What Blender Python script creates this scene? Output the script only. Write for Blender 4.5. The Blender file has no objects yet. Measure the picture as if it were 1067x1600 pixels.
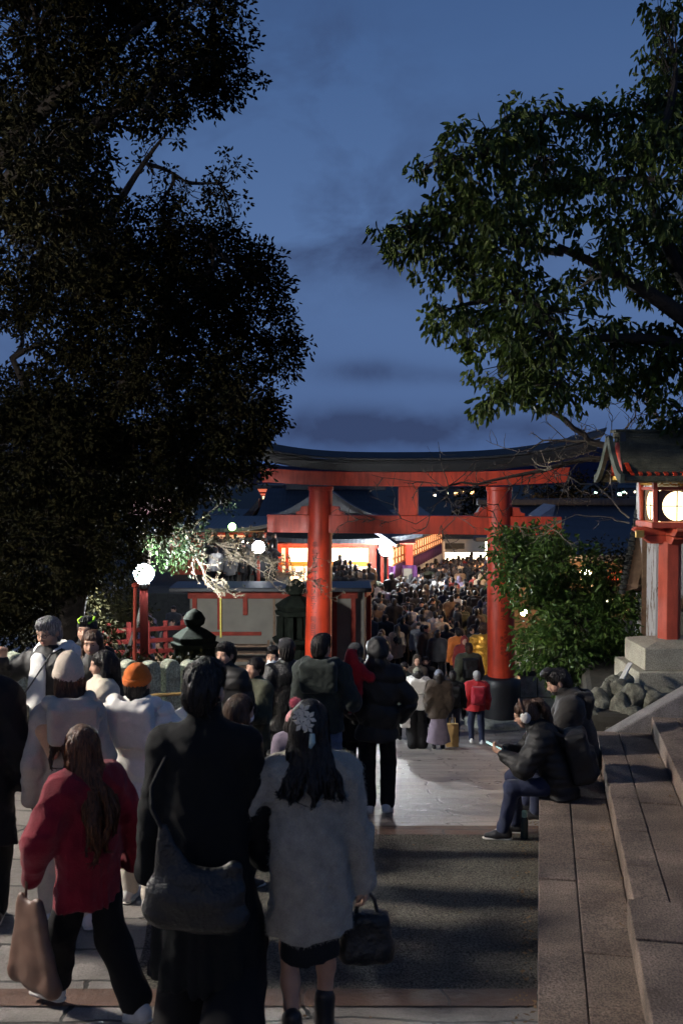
import bpy, bmesh, math, random
import numpy as np
from mathutils import Vector, Matrix, Quaternion

# ------------------------------------------------------------------ camera, sky, exposure
SC = bpy.context.scene
COL = SC.collection
R = math.radians
EYE = 6.4                                   # camera height above the lower plaza (z = 0)
PITCH = math.atan(55 / 1555)
cam = bpy.data.cameras.new('camera')
cam.sensor_fit = 'VERTICAL'; cam.sensor_height = 36; cam.sensor_width = 24; cam.lens = 35
cam.clip_start = 0.05; cam.clip_end = 6000
cam.dof.use_dof = True; cam.dof.focus_distance = 13.0; cam.dof.aperture_fstop = 4.0
cob = bpy.data.objects.new('camera', cam); COL.objects.link(cob)
cob.location = (0, 0, EYE); cob.rotation_euler = (R(90) - PITCH, 0, 0)
SC.camera = cob
SC.view_settings.view_transform = 'Standard'; SC.view_settings.look = 'None'
SC.view_settings.exposure = 0.0; SC.view_settings.gamma = 1.0
SC.render.engine = 'CYCLES'
SC.cycles.use_denoising = True
SC.cycles.use_adaptive_sampling = True
SC.cycles.adaptive_threshold = 0.02
SC.cycles.max_bounces = 5; SC.cycles.diffuse_bounces = 3; SC.cycles.glossy_bounces = 2
SC.cycles.transmission_bounces = 4; SC.cycles.volume_bounces = 0
SC.cycles.sample_clamp_indirect = 4.0
SC.cycles.caustics_reflective = False; SC.cycles.caustics_refractive = False

W = bpy.data.worlds.new('World'); SC.world = W; W.use_nodes = True
nt = W.node_tree; nt.nodes.clear()
def N(t, **k):
    n = nt.nodes.new(t)
    for a, b in k.items(): setattr(n, a, b)
    return n
LK = lambda a, b: nt.links.new(a, b)
wo = N('ShaderNodeOutputWorld'); bg = N('ShaderNodeBackground'); LK(bg.outputs[0], wo.inputs[0])
tc = N('ShaderNodeTexCoord'); sep = N('ShaderNodeSeparateXYZ'); LK(tc.outputs['Generated'], sep.inputs[0])
ramp = N('ShaderNodeValToRGB'); LK(sep.outputs['Z'], ramp.inputs[0])
cr = ramp.color_ramp
cr.elements[0].position = 0.0; cr.elements[0].color = (0.056, 0.105, 0.255, 1)
cr.elements[1].position = 0.55; cr.elements[1].color = (0.030, 0.066, 0.172, 1)
e = cr.elements.new(0.95); e.color = (0.022, 0.040, 0.090, 1)
e = cr.elements.new(0.07); e.color = (0.074, 0.130, 0.279, 1)
e = cr.elements.new(0.22); e.color = (0.081, 0.148, 0.312, 1)
e = cr.elements.new(0.40); e.color = (0.052, 0.106, 0.244, 1)
# clouds: a few soft dark banks (direction space of the sky itself)
mp = N('ShaderNodeMapping'); mp.inputs['Scale'].default_value = (1.0, 1.0, 1.6); mp.inputs['Location'].default_value = (3.37, 0.4, 0.22)
LK(tc.outputs['Generated'], mp.inputs[0])
n1 = N('ShaderNodeTexNoise'); n1.inputs['Scale'].default_value = 5.5; n1.inputs['Detail'].default_value = 5; n1.inputs['Roughness'].default_value = 0.6
n1.inputs['Distortion'].default_value = 0.25
LK(mp.outputs[0], n1.inputs['Vector'])
def bank(az, el, wa, we, power):
    """soft mask of a cloud bank at azimuth az, elevation el (tangents), half widths wa, we"""
    d = N('ShaderNodeMath', operation='DIVIDE'); LK(sep.outputs['X'], d.inputs[0]); LK(sep.outputs['Y'], d.inputs[1])
    a = N('ShaderNodeMath', operation='SUBTRACT'); LK(d.outputs[0], a.inputs[0]); a.inputs[1].default_value = az
    a2 = N('ShaderNodeMath', operation='DIVIDE'); LK(a.outputs[0], a2.inputs[0]); a2.inputs[1].default_value = wa
    z = N('ShaderNodeMath', operation='DIVIDE'); LK(sep.outputs['Z'], z.inputs[0]); LK(sep.outputs['Y'], z.inputs[1])
    b = N('ShaderNodeMath', operation='SUBTRACT'); LK(z.outputs[0], b.inputs[0]); b.inputs[1].default_value = el
    b2 = N('ShaderNodeMath', operation='DIVIDE'); LK(b.outputs[0], b2.inputs[0]); b2.inputs[1].default_value = we
    aa = N('ShaderNodeMath', operation='MULTIPLY'); LK(a2.outputs[0], aa.inputs[0]); LK(a2.outputs[0], aa.inputs[1])
    bb = N('ShaderNodeMath', operation='MULTIPLY'); LK(b2.outputs[0], bb.inputs[0]); LK(b2.outputs[0], bb.inputs[1])
    s = N('ShaderNodeMath', operation='ADD'); LK(aa.outputs[0], s.inputs[0]); LK(bb.outputs[0], s.inputs[1])
    m = N('ShaderNodeMath', operation='MULTIPLY'); LK(s.outputs[0], m.inputs[0]); m.inputs[1].default_value = -1
    ex = N('ShaderNodeMath', operation='EXPONENT'); LK(m.outputs[0], ex.inputs[0])
    o = N('ShaderNodeMath', operation='MULTIPLY'); LK(ex.outputs[0], o.inputs[0]); o.inputs[1].default_value = power
    return o.outputs[0]
tot = None
for p in ((-0.03, .31, .16, .08, 1.0), (-0.02, .42, .10, .05, .7), (0.03, .235, .13, .045, 1.0), (-.02, .05, .2, .020, 1.05), (.10, .042, .12, .018, .9),
          (.03, .105, .05, .012, .8), (.13, .10, .06, .009, .5), (.30, .28, .16, .09, .35), (-.3, .2, .2, .3, .5)):
    o = bank(*p)
    if tot is None: tot = o
    else:
        ad = N('ShaderNodeMath', operation='ADD'); LK(tot, ad.inputs[0]); LK(o, ad.inputs[1]); tot = ad.outputs[0]
sm = N('ShaderNodeMath', operation='MULTIPLY_ADD'); LK(n1.outputs['Fac'], sm.inputs[0]); sm.inputs[1].default_value = 3.6; sm.inputs[2].default_value = -1.4
sm.use_clamp = True
ml = N('ShaderNodeMath', operation='MULTIPLY'); LK(sm.outputs[0], ml.inputs[0]); LK(tot, ml.inputs[1]); ml.use_clamp = True
mxs = N('ShaderNodeMix', data_type='RGBA'); LK(ml.outputs[0], mxs.inputs['Factor']); LK(ramp.outputs[0], mxs.inputs['A'])
mxs.inputs['B'].default_value = (0.034, 0.054, 0.125, 1)
LK(mxs.outputs['Result'], bg.inputs['Color']); bg.inputs['Strength'].default_value = 1.12

# ------------------------------------------------------------------ geometry of the place
HP = [(-30, 1.6), (0, 1.6), (4, 2.72), (5, 2.81), (9, 3.2), (19.5, 5.36), (22, 5.93), (25, 6.2), (29, 6.4), (55, 6.4), (70, 7.2), (1400, 7.2)]
def ground(x, y):
    for (a, ha), (b, hb) in zip(HP, HP[1:]):
        if a <= y <= b:
            h = ha + (hb - ha) * (y - a) / (b - a); break
    else: h = 7.2
    z = EYE - h
    w = max(0, min(1, (y - 5.5) / 2)) * max(0, min(1, (22 - y) / 8))
    return z + w * 0.075 * min(3, max(0, -x - .3))
def at(u, v, Y):
    """the point at forward distance Y seen at photo pixel u, v"""
    x = (u - 533.5) / 1555; q = -(v - 800) / 1555
    dy = math.cos(PITCH) + q * math.sin(PITCH); dz = -math.sin(PITCH) + q * math.cos(PITCH)
    return Vector((x / dy * Y, Y, EYE + dz / dy * Y))
def ax(u, Y): return at(u, 745, Y).x
def az(v, Y): return at(533, v, Y).z

# ------------------------------------------------------------------ materials
MATS = {}
def mat(name, col, rough=.65, var=.2, scale=6, bump=0, bscale=80, metal=0, spec=.4, emit=None, estr=0, detail=5, speck=0, sscale=160, objcol=False, sheen=0, rim=None, trans=0):
    if name in MATS: return MATS[name]
    m = bpy.data.materials.new(name); m.use_nodes = True
    t = m.node_tree; b = t.nodes['Principled BSDF']; L = t.links.new
    tcn = t.nodes.new('ShaderNodeTexCoord')
    src = None
    n = t.nodes.new('ShaderNodeTexNoise'); n.inputs['Scale'].default_value = scale; n.inputs['Detail'].default_value = detail
    L(tcn.outputs['Object'], n.inputs['Vector'])
    mx = t.nodes.new('ShaderNodeMix'); mx.data_type = 'RGBA'
    c = list(col) + [1] if len(col) == 3 else list(col)
    mr = t.nodes.new('ShaderNodeMapRange'); mr.inputs[1].default_value = .3; mr.inputs[2].default_value = .7
    L(n.outputs['Fac'], mr.inputs[0]); L(mr.outputs[0], mx.inputs['Factor'])
    if objcol:
        oi = t.nodes.new('ShaderNodeObjectInfo')
        for s, k in (('A', 1 - var), ('B', 1 + var)):
            v = t.nodes.new('ShaderNodeVectorMath'); v.operation = 'SCALE'; v.inputs['Scale'].default_value = k
            L(oi.outputs['Color'], v.inputs[0]); L(v.outputs[0], mx.inputs[s])
    else:
        mx.inputs['A'].default_value = [x * (1 - var) for x in c[:3]] + [1]
        mx.inputs['B'].default_value = [min(1, x * (1 + var)) for x in c[:3]] + [1]
    out = mx.outputs['Result']
    if speck:
        n3 = t.nodes.new('ShaderNodeTexNoise'); n3.inputs['Scale'].default_value = sscale; n3.inputs['Detail'].default_value = 2
        L(tcn.outputs['Object'], n3.inputs['Vector'])
        mr3 = t.nodes.new('ShaderNodeMapRange'); mr3.inputs[1].default_value = .35; mr3.inputs[2].default_value = .65; mr3.inputs[3].default_value = 1 - speck; mr3.inputs[4].default_value = 1 + speck
        L(n3.outputs['Fac'], mr3.inputs[0])
        v = t.nodes.new('ShaderNodeVectorMath'); v.operation = 'SCALE'
        L(out, v.inputs[0]); L(mr3.outputs[0], v.inputs['Scale']); out = v.outputs[0]
    L(out, b.inputs['Base Color'])
    b.inputs['Roughness'].default_value = rough; b.inputs['Metallic'].default_value = metal
    b.inputs['Specular IOR Level'].default_value = spec
    if sheen: b.inputs['Sheen Weight'].default_value = sheen; b.inputs['Sheen Roughness'].default_value = .5
    if bump:
        n2 = t.nodes.new('ShaderNodeTexNoise'); n2.inputs['Scale'].default_value = bscale; n2.inputs['Detail'].default_value = 4
        L(tcn.outputs['Object'], n2.inputs['Vector'])
        bp = t.nodes.new('ShaderNodeBump'); bp.inputs['Strength'].default_value = bump; bp.inputs['Distance'].default_value = .02
        L(n2.outputs['Fac'], bp.inputs['Height']); L(bp.outputs[0], b.inputs['Normal'])
    if emit:
        b.inputs['Emission Color'].default_value = list(emit) + [1]; b.inputs['Emission Strength'].default_value = estr
    if trans:
        tr = t.nodes.new('ShaderNodeBsdfTranslucent'); L(out, tr.inputs['Color'])
        ms = t.nodes.new('ShaderNodeMixShader'); ms.inputs[0].default_value = trans
        L(b.outputs[0], ms.inputs[1]); L(tr.outputs[0], ms.inputs[2])
        L(ms.outputs[0], t.nodes['Material Output'].inputs[0])
    MATS[name] = m
    return m

# ------------------------------------------------------------------ objects
def link_mesh(name, me, m=None, parent=None, smooth=False, ms=None):
    if ms is None: ms = [m] if m else []
    for x in ms: me.materials.append(x)
    if smooth:
        me.polygons.foreach_set('use_smooth', np.ones(len(me.polygons), dtype=bool))
    o = bpy.data.objects.new(name, me); COL.objects.link(o)
    if parent is not None: o.parent = parent
    return o
def np_mesh(name, V, F):
    """V (n,3), F list of index arrays (quads (m,4) or tris (m,3))"""
    me = bpy.data.meshes.new(name)
    V = np.asarray(V, dtype=np.float32)
    if isinstance(F, np.ndarray):
        k = F.shape[1]
        me.vertices.add(len(V)); me.vertices.foreach_set('co', V.ravel())
        me.loops.add(F.size); me.loops.foreach_set('vertex_index', F.astype(np.int32).ravel())
        me.polygons.add(len(F)); me.polygons.foreach_set('loop_start', np.arange(0, F.size, k, dtype=np.int32))
        me.update(calc_edges=True); me.validate()
    else:
        me.from_pydata([tuple(v) for v in V], [], F); me.update()
    return me
def tag(o, label=None, cat=None, group=None, kind=None):
    if label: o['label'] = label
    if cat: o['category'] = cat
    if group: o['group'] = group
    if kind: o['kind'] = kind
    return o
def empty(name, loc, label=None, cat=None, group=None, rz=0):
    o = bpy.data.objects.new(name, None); COL.objects.link(o); o.location = loc; o.rotation_euler = (0, 0, rz)
    o.empty_display_size = .2
    return tag(o, label, cat, group)
class MB:
    def __init__(s, org=(0, 0, 0)): s.v = []; s.f = []; s.o = Vector(org); s.mi = []; s.cur = 0
    def add(s, vs, fs):
        n = len(s.v); s.v += [Vector(p) - s.o for p in vs]; s.f += [[i + n for i in f] for f in fs]; s.mi += [s.cur] * len(fs); return s
    def hexa(s, p):
        return s.add(p, [(0, 3, 2, 1), (4, 5, 6, 7), (0, 1, 5, 4), (1, 2, 6, 5), (2, 3, 7, 6), (3, 0, 4, 7)])
    def box(s, c, size, rz=0, M=None):
        c = Vector(c); a, b, h = [x / 2 for x in size]
        M = M or Matrix.Rotation(rz, 3, 'Z')
        P = [(-a, -b, -h), (a, -b, -h), (a, b, -h), (-a, b, -h), (-a, -b, h), (a, -b, h), (a, b, h), (-a, b, h)]
        return s.hexa([c + M @ Vector(p) for p in P])
    def beam(s, p, q, w, h, up=(0, 0, 1)):
        p = Vector(p); q = Vector(q); d = (q - p).normalized(); up = Vector(up)
        x = d.cross(up); x = x.normalized() if x.length > 1e-5 else Vector((1, 0, 0)); z = x.cross(d)
        P = []
        for e in (p, q):
            P += [e - x * w / 2 - z * h / 2, e + x * w / 2 - z * h / 2, e + x * w / 2 + z * h / 2, e - x * w / 2 + z * h / 2]
        return s.add(P, [(0, 1, 2, 3), (7, 6, 5, 4), (0, 4, 5, 1), (1, 5, 6, 2), (2, 6, 7, 3), (3, 7, 4, 0)])
    def tube(s, pts, rs, n=8, caps=True, rot=0):
        pts = [Vector(p) for p in pts]
        if not hasattr(rs, '__len__'): rs = [rs] * len(pts)
        base = []; prev = None
        for i, p in enumerate(pts):
            t = (pts[min(i + 1, len(pts) - 1)] - pts[max(i - 1, 0)])
            t = t.normalized() if t.length > 1e-7 else Vector((0, 0, 1))
            if prev is None:
                a = Vector((1, 0, 0)) if abs(t.x) < .9 else Vector((0, 1, 0))
                x = a - t * a.dot(t)
            else: x = prev - t * prev.dot(t)
            x = x.normalized() if x.length > 1e-6 else t.orthogonal().normalized(); prev = x; y = t.cross(x)
            base += [p + (x * math.cos(2 * math.pi * k / n + rot) + y * math.sin(2 * math.pi * k / n + rot)) * rs[i] for k in range(n)]
        fs = []
        for i in range(len(pts) - 1):
            for k in range(n):
                a = i * n + k; b = i * n + (k + 1) % n
                fs.append((a, b, b + n, a + n))
        if caps: fs += [tuple(range(n))[::-1], tuple((len(pts) - 1) * n + k for k in range(n))]
        return s.add(base, fs)
    def lathe(s, c, prof, n=20, rot=0, sx=1, sy=1):
        c = Vector(c); vs = []; fs = []
        for r, z in prof:
            vs += [c + Vector((r * sx * math.cos(2 * math.pi * k / n + rot), r * sy * math.sin(2 * math.pi * k / n + rot), z)) for k in range(n)]
        for i in range(len(prof) - 1):
            for k in range(n):
                a = i * n + k; b = i * n + (k + 1) % n
                fs.append((a, b, b + n, a + n))
        fs += [tuple(range(n))[::-1], tuple((len(prof) - 1) * n + k for k in range(n))]
        return s.add(vs, fs)
    def prism(s, poly, d):
        """poly: list of points (closed, planar), d: extrusion vector"""
        n = len(poly); d = Vector(d); P = [Vector(p) for p in poly]
        fs = [tuple(range(n))[::-1], tuple(range(n, 2 * n))] + [(k, (k + 1) % n, (k + 1) % n + n, k + n) for k in range(n)]
        return s.add(P + [p + d for p in P], fs)
    def quad(s, a, b, c, d): return s.add([a, b, c, d], [(0, 1, 2, 3)])
    def mat_next(s): s.cur += 1; return s
    def build(s, name, m, parent=None, smooth=False, bevel=0, seg=2):
        me = bpy.data.meshes.new(name); me.from_pydata([tuple(v) for v in s.v], [], s.f); me.update()
        ms = m if isinstance(m, (list, tuple)) else [m]
        if any(s.mi): me.polygons.foreach_set('material_index', s.mi)
        bm = bmesh.new(); bm.from_mesh(me); bmesh.ops.recalc_face_normals(bm, faces=bm.faces); bm.to_mesh(me); bm.free()
        o = link_mesh(name, me, None, parent, smooth, list(ms))
        if smooth and hasattr(me, 'set_sharp_from_angle'): me.set_sharp_from_angle(angle=R(40))
        if bevel:
            b = o.modifiers.new('bevel', 'BEVEL'); b.width = bevel; b.segments = seg; b.limit_method = 'ANGLE'; b.angle_limit = R(40)
        return o
def copy_tree(o, parent=None):
    c = o.copy(); COL.objects.link(c); c.parent = parent
    for ch in list(o.children): copy_tree(ch, c)
    return c
rnd = random.Random(7)
NR = np.random.default_rng(11)
# ------------------------------------------------------------------ lamps lit in the place, and added ones (each lamp's own light is its glowing globe)
def glow(name, col, s): return mat(name, (1, 1, 1), emit=col, estr=s, var=0)
WHITE = (0.93, 0.97, 1.0); WARM = (1.0, 0.62, 0.26); LEDW = (1.0, 0.95, 0.87)
M_RED = mat('vermilion_paint', (0.50, 0.042, 0.012), .40, .28, 1.6, .12, 35, spec=.45, speck=.10, detail=9)
def weather(m, k=.55, sc=(5, 5, .7), lo=.46, hi=.72, rough=False):
    t = m.node_tree; b = t.nodes['Principled BSDF']; L = t.links.new; src = b.inputs['Base Color'].links[0].from_socket
    tcn = t.nodes.new('ShaderNodeTexCoord'); mpn = t.nodes.new('ShaderNodeMapping'); mpn.inputs['Scale'].default_value = sc; L(tcn.outputs['Object'], mpn.inputs[0])
    n = t.nodes.new('ShaderNodeTexNoise'); n.inputs['Scale'].default_value = 1.7; n.inputs['Detail'].default_value = 9; n.inputs['Roughness'].default_value = .68; L(mpn.outputs[0], n.inputs['Vector'])
    r = t.nodes.new('ShaderNodeMapRange'); r.inputs[1].default_value = lo; r.inputs[2].default_value = hi; r.inputs[3].default_value = 1; r.inputs[4].default_value = 1 - k; L(n.outputs['Fac'], r.inputs[0])
    v = t.nodes.new('ShaderNodeVectorMath'); v.operation = 'SCALE'; L(src, v.inputs[0]); L(r.outputs[0], v.inputs['Scale']); L(v.outputs[0], b.inputs['Base Color'])
    if not rough: return
    rr = t.nodes.new('ShaderNodeMapRange'); rr.inputs[1].default_value = .3; rr.inputs[2].default_value = .7; rr.inputs[3].default_value = .32; rr.inputs[4].default_value = .68; L(n.outputs['Fac'], rr.inputs[0]); L(rr.outputs[0], b.inputs['Roughness'])
weather(M_RED, rough=True)
M_REDD = mat('worn_vermilion', (0.50, 0.085, 0.045), .5, .18, 4, .1, 60, speck=.08)
M_BLK = mat('black_lacquer', (0.012, 0.012, 0.014), .45, .3, 4, .08, 30)
M_BRZ = mat('dark_bronze', (0.05, 0.05, 0.05), .45, .2, 5, metal=.6)
M_STONE = mat('lichen_stone', (0.25, 0.26, 0.22), .85, .35, 7, .5, 50, speck=.25, sscale=60)
M_GRANITE = mat('granite', (0.175, 0.130, 0.102), .78, .35, 2.2, .6, 80, speck=.48, sscale=88)
M_DSTONE = mat('dark_stone', (0.030, 0.033, 0.030), .85, .35, 6, .5, 40, speck=.2, sscale=60)
M_PLASTER = mat('white_plaster', (0.62, 0.61, 0.57), .85, .12, 3, .1, 60)
M_CREAM = mat('cream_plaster', (0.16, 0.145, 0.118), .85, .15, 2, .1, 40)
M_WOOD = mat('weathered_wood', (0.16, 0.10, 0.06), .75, .35, 9, .3, 50)
M_GOLD = mat('gilt_brass', (0.75, 0.48, 0.12), .35, .2, 8, metal=.9)
M_SHEET = mat('corrugated_blue', (0.05, 0.06, 0.085), .5, .2, 3)
M_DARKSOIL = mat('bare_soil', (0.045, 0.04, 0.03), .95, .4, 3, .6, 25)

weather(M_GRANITE, .5, (1.6, 1.6, 1.6), .46, .70); weather(M_REDD, .35)
# ---- ground sheets
def tile_mat(name, col, mortar, bw, rh, ms, rough, var, scale=1, bump=.5, rot=0, off=.5, speck=.18):
    m = bpy.data.materials.new(name); m.use_nodes = True; t = m.node_tree; b = t.nodes['Principled BSDF']; L = t.links.new
    tcn = t.nodes.new('ShaderNodeTexCoord'); mpn = t.nodes.new('ShaderNodeMapping'); mpn.inputs['Rotation'].default_value = (0, 0, rot)
    nz = t.nodes.new('ShaderNodeTexNoise'); nz.inputs['Scale'].default_value = 1.6; nz.inputs['Detail'].default_value = 4
    L(tcn.outputs['Object'], nz.inputs['Vector'])
    vm = t.nodes.new('ShaderNodeVectorMath'); vm.operation = 'MULTIPLY_ADD'; vm.inputs[1].default_value = (.34, .22, 0)
    L(nz.outputs['Color'], vm.inputs[0]); L(tcn.outputs['Object'], vm.inputs[2]); L(vm.outputs[0], mpn.inputs[0])
    br = t.nodes.new('ShaderNodeTexBrick'); L(mpn.outputs[0], br.inputs['Vector'])
    br.inputs['Scale'].default_value = scale; br.inputs['Brick Width'].default_value = bw; br.inputs['Row Height'].default_value = rh
    br.inputs['Mortar Size'].default_value = ms; br.inputs['Mortar Smooth'].default_value = .3; br.offset = off
    br.inputs['Color1'].default_value = [c * (1 - var) for c in col] + [1]; br.inputs['Color2'].default_value = [c * (1 + var) for c in col] + [1]
    br.inputs['Mortar'].default_value = list(mortar) + [1]
    n = t.nodes.new('ShaderNodeTexNoise'); n.inputs['Scale'].default_value = 3.5; n.inputs['Detail'].default_value = 8; n.inputs['Roughness'].default_value = .65
    L(tcn.outputs['Object'], n.inputs['Vector'])
    mr = t.nodes.new('ShaderNodeMapRange'); mr.inputs[1].default_value = .3; mr.inputs[2].default_value = .7; mr.inputs[3].default_value = .6; mr.inputs[4].default_value = 1.35
    L(n.outputs['Fac'], mr.inputs[0])
    v = t.nodes.new('ShaderNodeVectorMath'); v.operation = 'SCALE'; L(br.outputs['Color'], v.inputs[0]); L(mr.outputs[0], v.inputs['Scale'])
    n4 = t.nodes.new('ShaderNodeTexNoise'); n4.inputs['Scale'].default_value = 90; n4.inputs['Detail'].default_value = 3; L(tcn.outputs['Object'], n4.inputs['Vector'])
    mr4 = t.nodes.new('ShaderNodeMapRange'); mr4.inputs[1].default_value = .35; mr4.inputs[2].default_value = .65; mr4.inputs[3].default_value = 1 - speck; mr4.inputs[4].default_value = 1 + speck
    L(n4.outputs['Fac'], mr4.inputs[0])
    v4 = t.nodes.new('ShaderNodeVectorMath'); v4.operation = 'SCALE'; L(v.outputs[0], v4.inputs[0]); L(mr4.outputs[0], v4.inputs['Scale'])
    L(v4.outputs[0], b.inputs['Base Color'])
    rr = t.nodes.new('ShaderNodeMapRange'); rr.inputs[1].default_value = .3; rr.inputs[2].default_value = .7; rr.inputs[3].default_value = rough - .16; rr.inputs[4].default_value = rough + .16
    L(n.outputs['Fac'], rr.inputs[0]); L(rr.outputs[0], b.inputs['Roughness'])
    inv = t.nodes.new('ShaderNodeMath'); inv.operation = 'MULTIPLY'; inv.inputs[1].default_value = -1.0; L(br.outputs['Fac'], inv.inputs[0])
    n2 = t.nodes.new('ShaderNodeTexNoise'); n2.inputs['Scale'].default_value = 14; n2.inputs['Detail'].default_value = 8; n2.inputs['Roughness'].default_value = .7
    L(tcn.outputs['Object'], n2.inputs['Vector'])
    ad = t.nodes.new('ShaderNodeMath'); ad.operation = 'ADD'; L(inv.outputs[0], ad.inputs[0]); L(n2.outputs['Fac'], ad.inputs[1])
    bp = t.nodes.new('ShaderNodeBump'); bp.inputs['Strength'].default_value = bump; bp.inputs['Distance'].default_value = .03
    L(ad.outputs[0], bp.inputs['Height']); L(bp.outputs[0], b.inputs['Normal'])
    return m
M_SLAB = tile_mat('stone_slabs', (0.20, 0.182, 0.165), (0.03, 0.03, 0.027), 1.25, .47, .014, .40, .25, bump=.6)
M_PLAZA = tile_mat('plaza_slabs', (0.30, 0.30, 0.31), (0.08, 0.08, 0.08), .9, .9, .012, .55, .10, bump=.3)
M_ASPH = mat('asphalt', (0.100, 0.090, 0.070), .9, .25, 2.2, 1.0, 75, speck=.85, sscale=75)
def sheet(name, xl, xr, y0, y1, dz, m, nx=14, ny=40, gz=ground, parent=None):
    ys = np.linspace(y0, y1, ny + 1) if not hasattr(ny, '__len__') else ny
    V = []; F = []
    for y in ys:
        a, b = xl(y), xr(y)
        for i in range(nx + 1):
            x = a + (b - a) * i / nx; V.append((x, y, gz(x, y) + dz))
    for j in range(len(ys) - 1):
        for i in range(nx):
            k = j * (nx + 1) + i; F.append((k, k + 1, k + nx + 2, k + nx + 1))
    return link_mesh(name, np_mesh(name, V, F), m)
xs = [-500, -120, -40, -20, -12, -8, -6, -5, -4, -3.3, -3, -2.5, -2, -1.5, -1, -.6, -.3, 0, 1, 2, 4, 8, 20, 60, 150, 600]
V = []; F = []
ysg = [-40, -10, 0, 2, 4, 4.5, 5, 5.5, 6, 6.5, 7, 7.5, 8, 9, 10, 12, 14, 16, 18, 19.5, 20.5, 22, 23.5, 25, 27, 29, 32, 40, 60, 100, 300, 700, 1300]
for y in ysg:
    for x in xs: V.append((x, y, ground(x, y) - .012 - (.8 if x > .9 and y < 9.5 else 0)))
n = len(xs)
for j in range(len(ysg) - 1):
    for i in range(n - 1): k = j * n + i; F.append((k, k + 1, k + n + 1, k + n))
tag(link_mesh('ground', np_mesh('ground', V, F), M_DARKSOIL), kind='structure')
STEP = lambda y: .2 * y
tag(sheet('stone_path', lambda y: -4.6, lambda y: STEP(y) + .05 if y < 10.6 else min(STEP(y) + .4, 4.6), 3.0, 29, 0.0, M_SLAB, nx=24, ny=[y for y in np.arange(3, 29.01, .5)]), kind='structure')
tag(sheet('asphalt_road', lambda y: -1.25 - .05 * math.sin(y * 3), lambda y: STEP(y) - .002, 5.35, 8.78, .004, M_ASPH, ny=20), kind='structure')
weather(M_ASPH, .5, (.8, .8, .8), .42, .68)
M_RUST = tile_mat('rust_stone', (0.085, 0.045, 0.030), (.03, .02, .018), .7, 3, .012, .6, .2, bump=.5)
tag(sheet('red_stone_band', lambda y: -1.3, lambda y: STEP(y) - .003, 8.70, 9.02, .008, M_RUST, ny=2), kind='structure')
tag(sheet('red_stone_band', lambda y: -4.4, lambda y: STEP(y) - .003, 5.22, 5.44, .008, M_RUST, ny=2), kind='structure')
tag(sheet('plaza', lambda y: -14, lambda y: 16, 29, 75, .0, M_PLAZA, nx=4, ny=6), kind='structure')

# ---- granite steps on the right: horizontal courses running along u
A = math.atan(.2); U = Vector((math.sin(A), math.cos(A), 0)); T = Vector((math.cos(A), -math.sin(A), 0))
def st(s, t, z): return U * s + T * t + Vector((0, 0, z))
def course(name, t0, z0, z1, rows, s0, s1, seed):
    """one step: rows of butted granite blocks between heights z0..z1, starting at offset t0"""
    r = random.Random(seed); mb = MB(); t = t0
    for w, L in rows:
        s = s0 - r.random() * L * .3
        while s < s1:
            e = min(s1, s + L * r.uniform(.75, 1.25)); g = .003; j = r.uniform(-.005, .005)
            P = [st(s + g, t + g, z0), st(e - g, t + g, z0), st(e - g, t + w - g, z0), st(s + g, t + w - g, z0)]
            Q = [p + Vector((0, 0, z1 - z0 + j)) for p in P]
            mb.hexa(P + Q); s = e
        t += w
    return tag(mb.build(name, M_GRANITE, bevel=.007, seg=2), kind='structure')
SZ = [EYE - 2.77, EYE - 2.60, EYE - 2.43, EYE - 2.26]
course('stone_step', 0.0, 2.2, SZ[0], [(.26, .95), (.312, .8)], 3.0, 10.4, 1)
course('stone_step', .572, 2.2, SZ[1], [(.22, .8), (.318, 1.1)], 3.0, 10.45, 2)
course('stone_step', 1.11, 2.2, SZ[2], [(.24, 1.0), (.30, .9)], 3.0, 10.5, 3)
course('stone_step', 1.65, 2.2, SZ[3], [(.5, 1.0), (.6, 1.2), (1.2, 1.2)], 3.0, 10.6, 4)
course('stone_step', .50, SZ[1] + .004, SZ[2] + .002, [(.30, .7), (.31, .9)], 3.0, 5.86, 5)
mb = MB()                                   # sloping coping stone that ends the steps
for s0, s1, dz in ((10.42, 10.72, 0),):
    P = []
    for t, z in ((.40, EYE - 2.84), (2.2, EYE - 1.66)):
        P.append([st(s0, t, 2.1), st(s1, t, 2.1), st(s1, t, z), st(s0, t, z)])
    mb.hexa([P[0][0], P[1][0], P[1][1], P[0][1], P[0][3], P[1][3], P[1][2], P[0][2]])
tag(mb.build('stone_coping', mat('grey_granite', (0.17, 0.155, 0.15), .8, .25, 6, .4, 90, speck=.35, sscale=120), bevel=.02), kind='structure')
# earth bank behind the steps that carries the lantern
EB = EYE - 2.58
poly = [(2.66, 10.75), (3.0, 12.2), (3.6, 15), (4.3, 18), (14, 18), (14, 9.2), (5.2, 10.2)]
mb = MB(); mb.prism([Vector((x, y, 1.0)) for x, y in poly], (0, 0, EB - 1.0))
tag(mb.build('earth_bank', M_DARKSOIL, bevel=.08), kind='structure')
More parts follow.
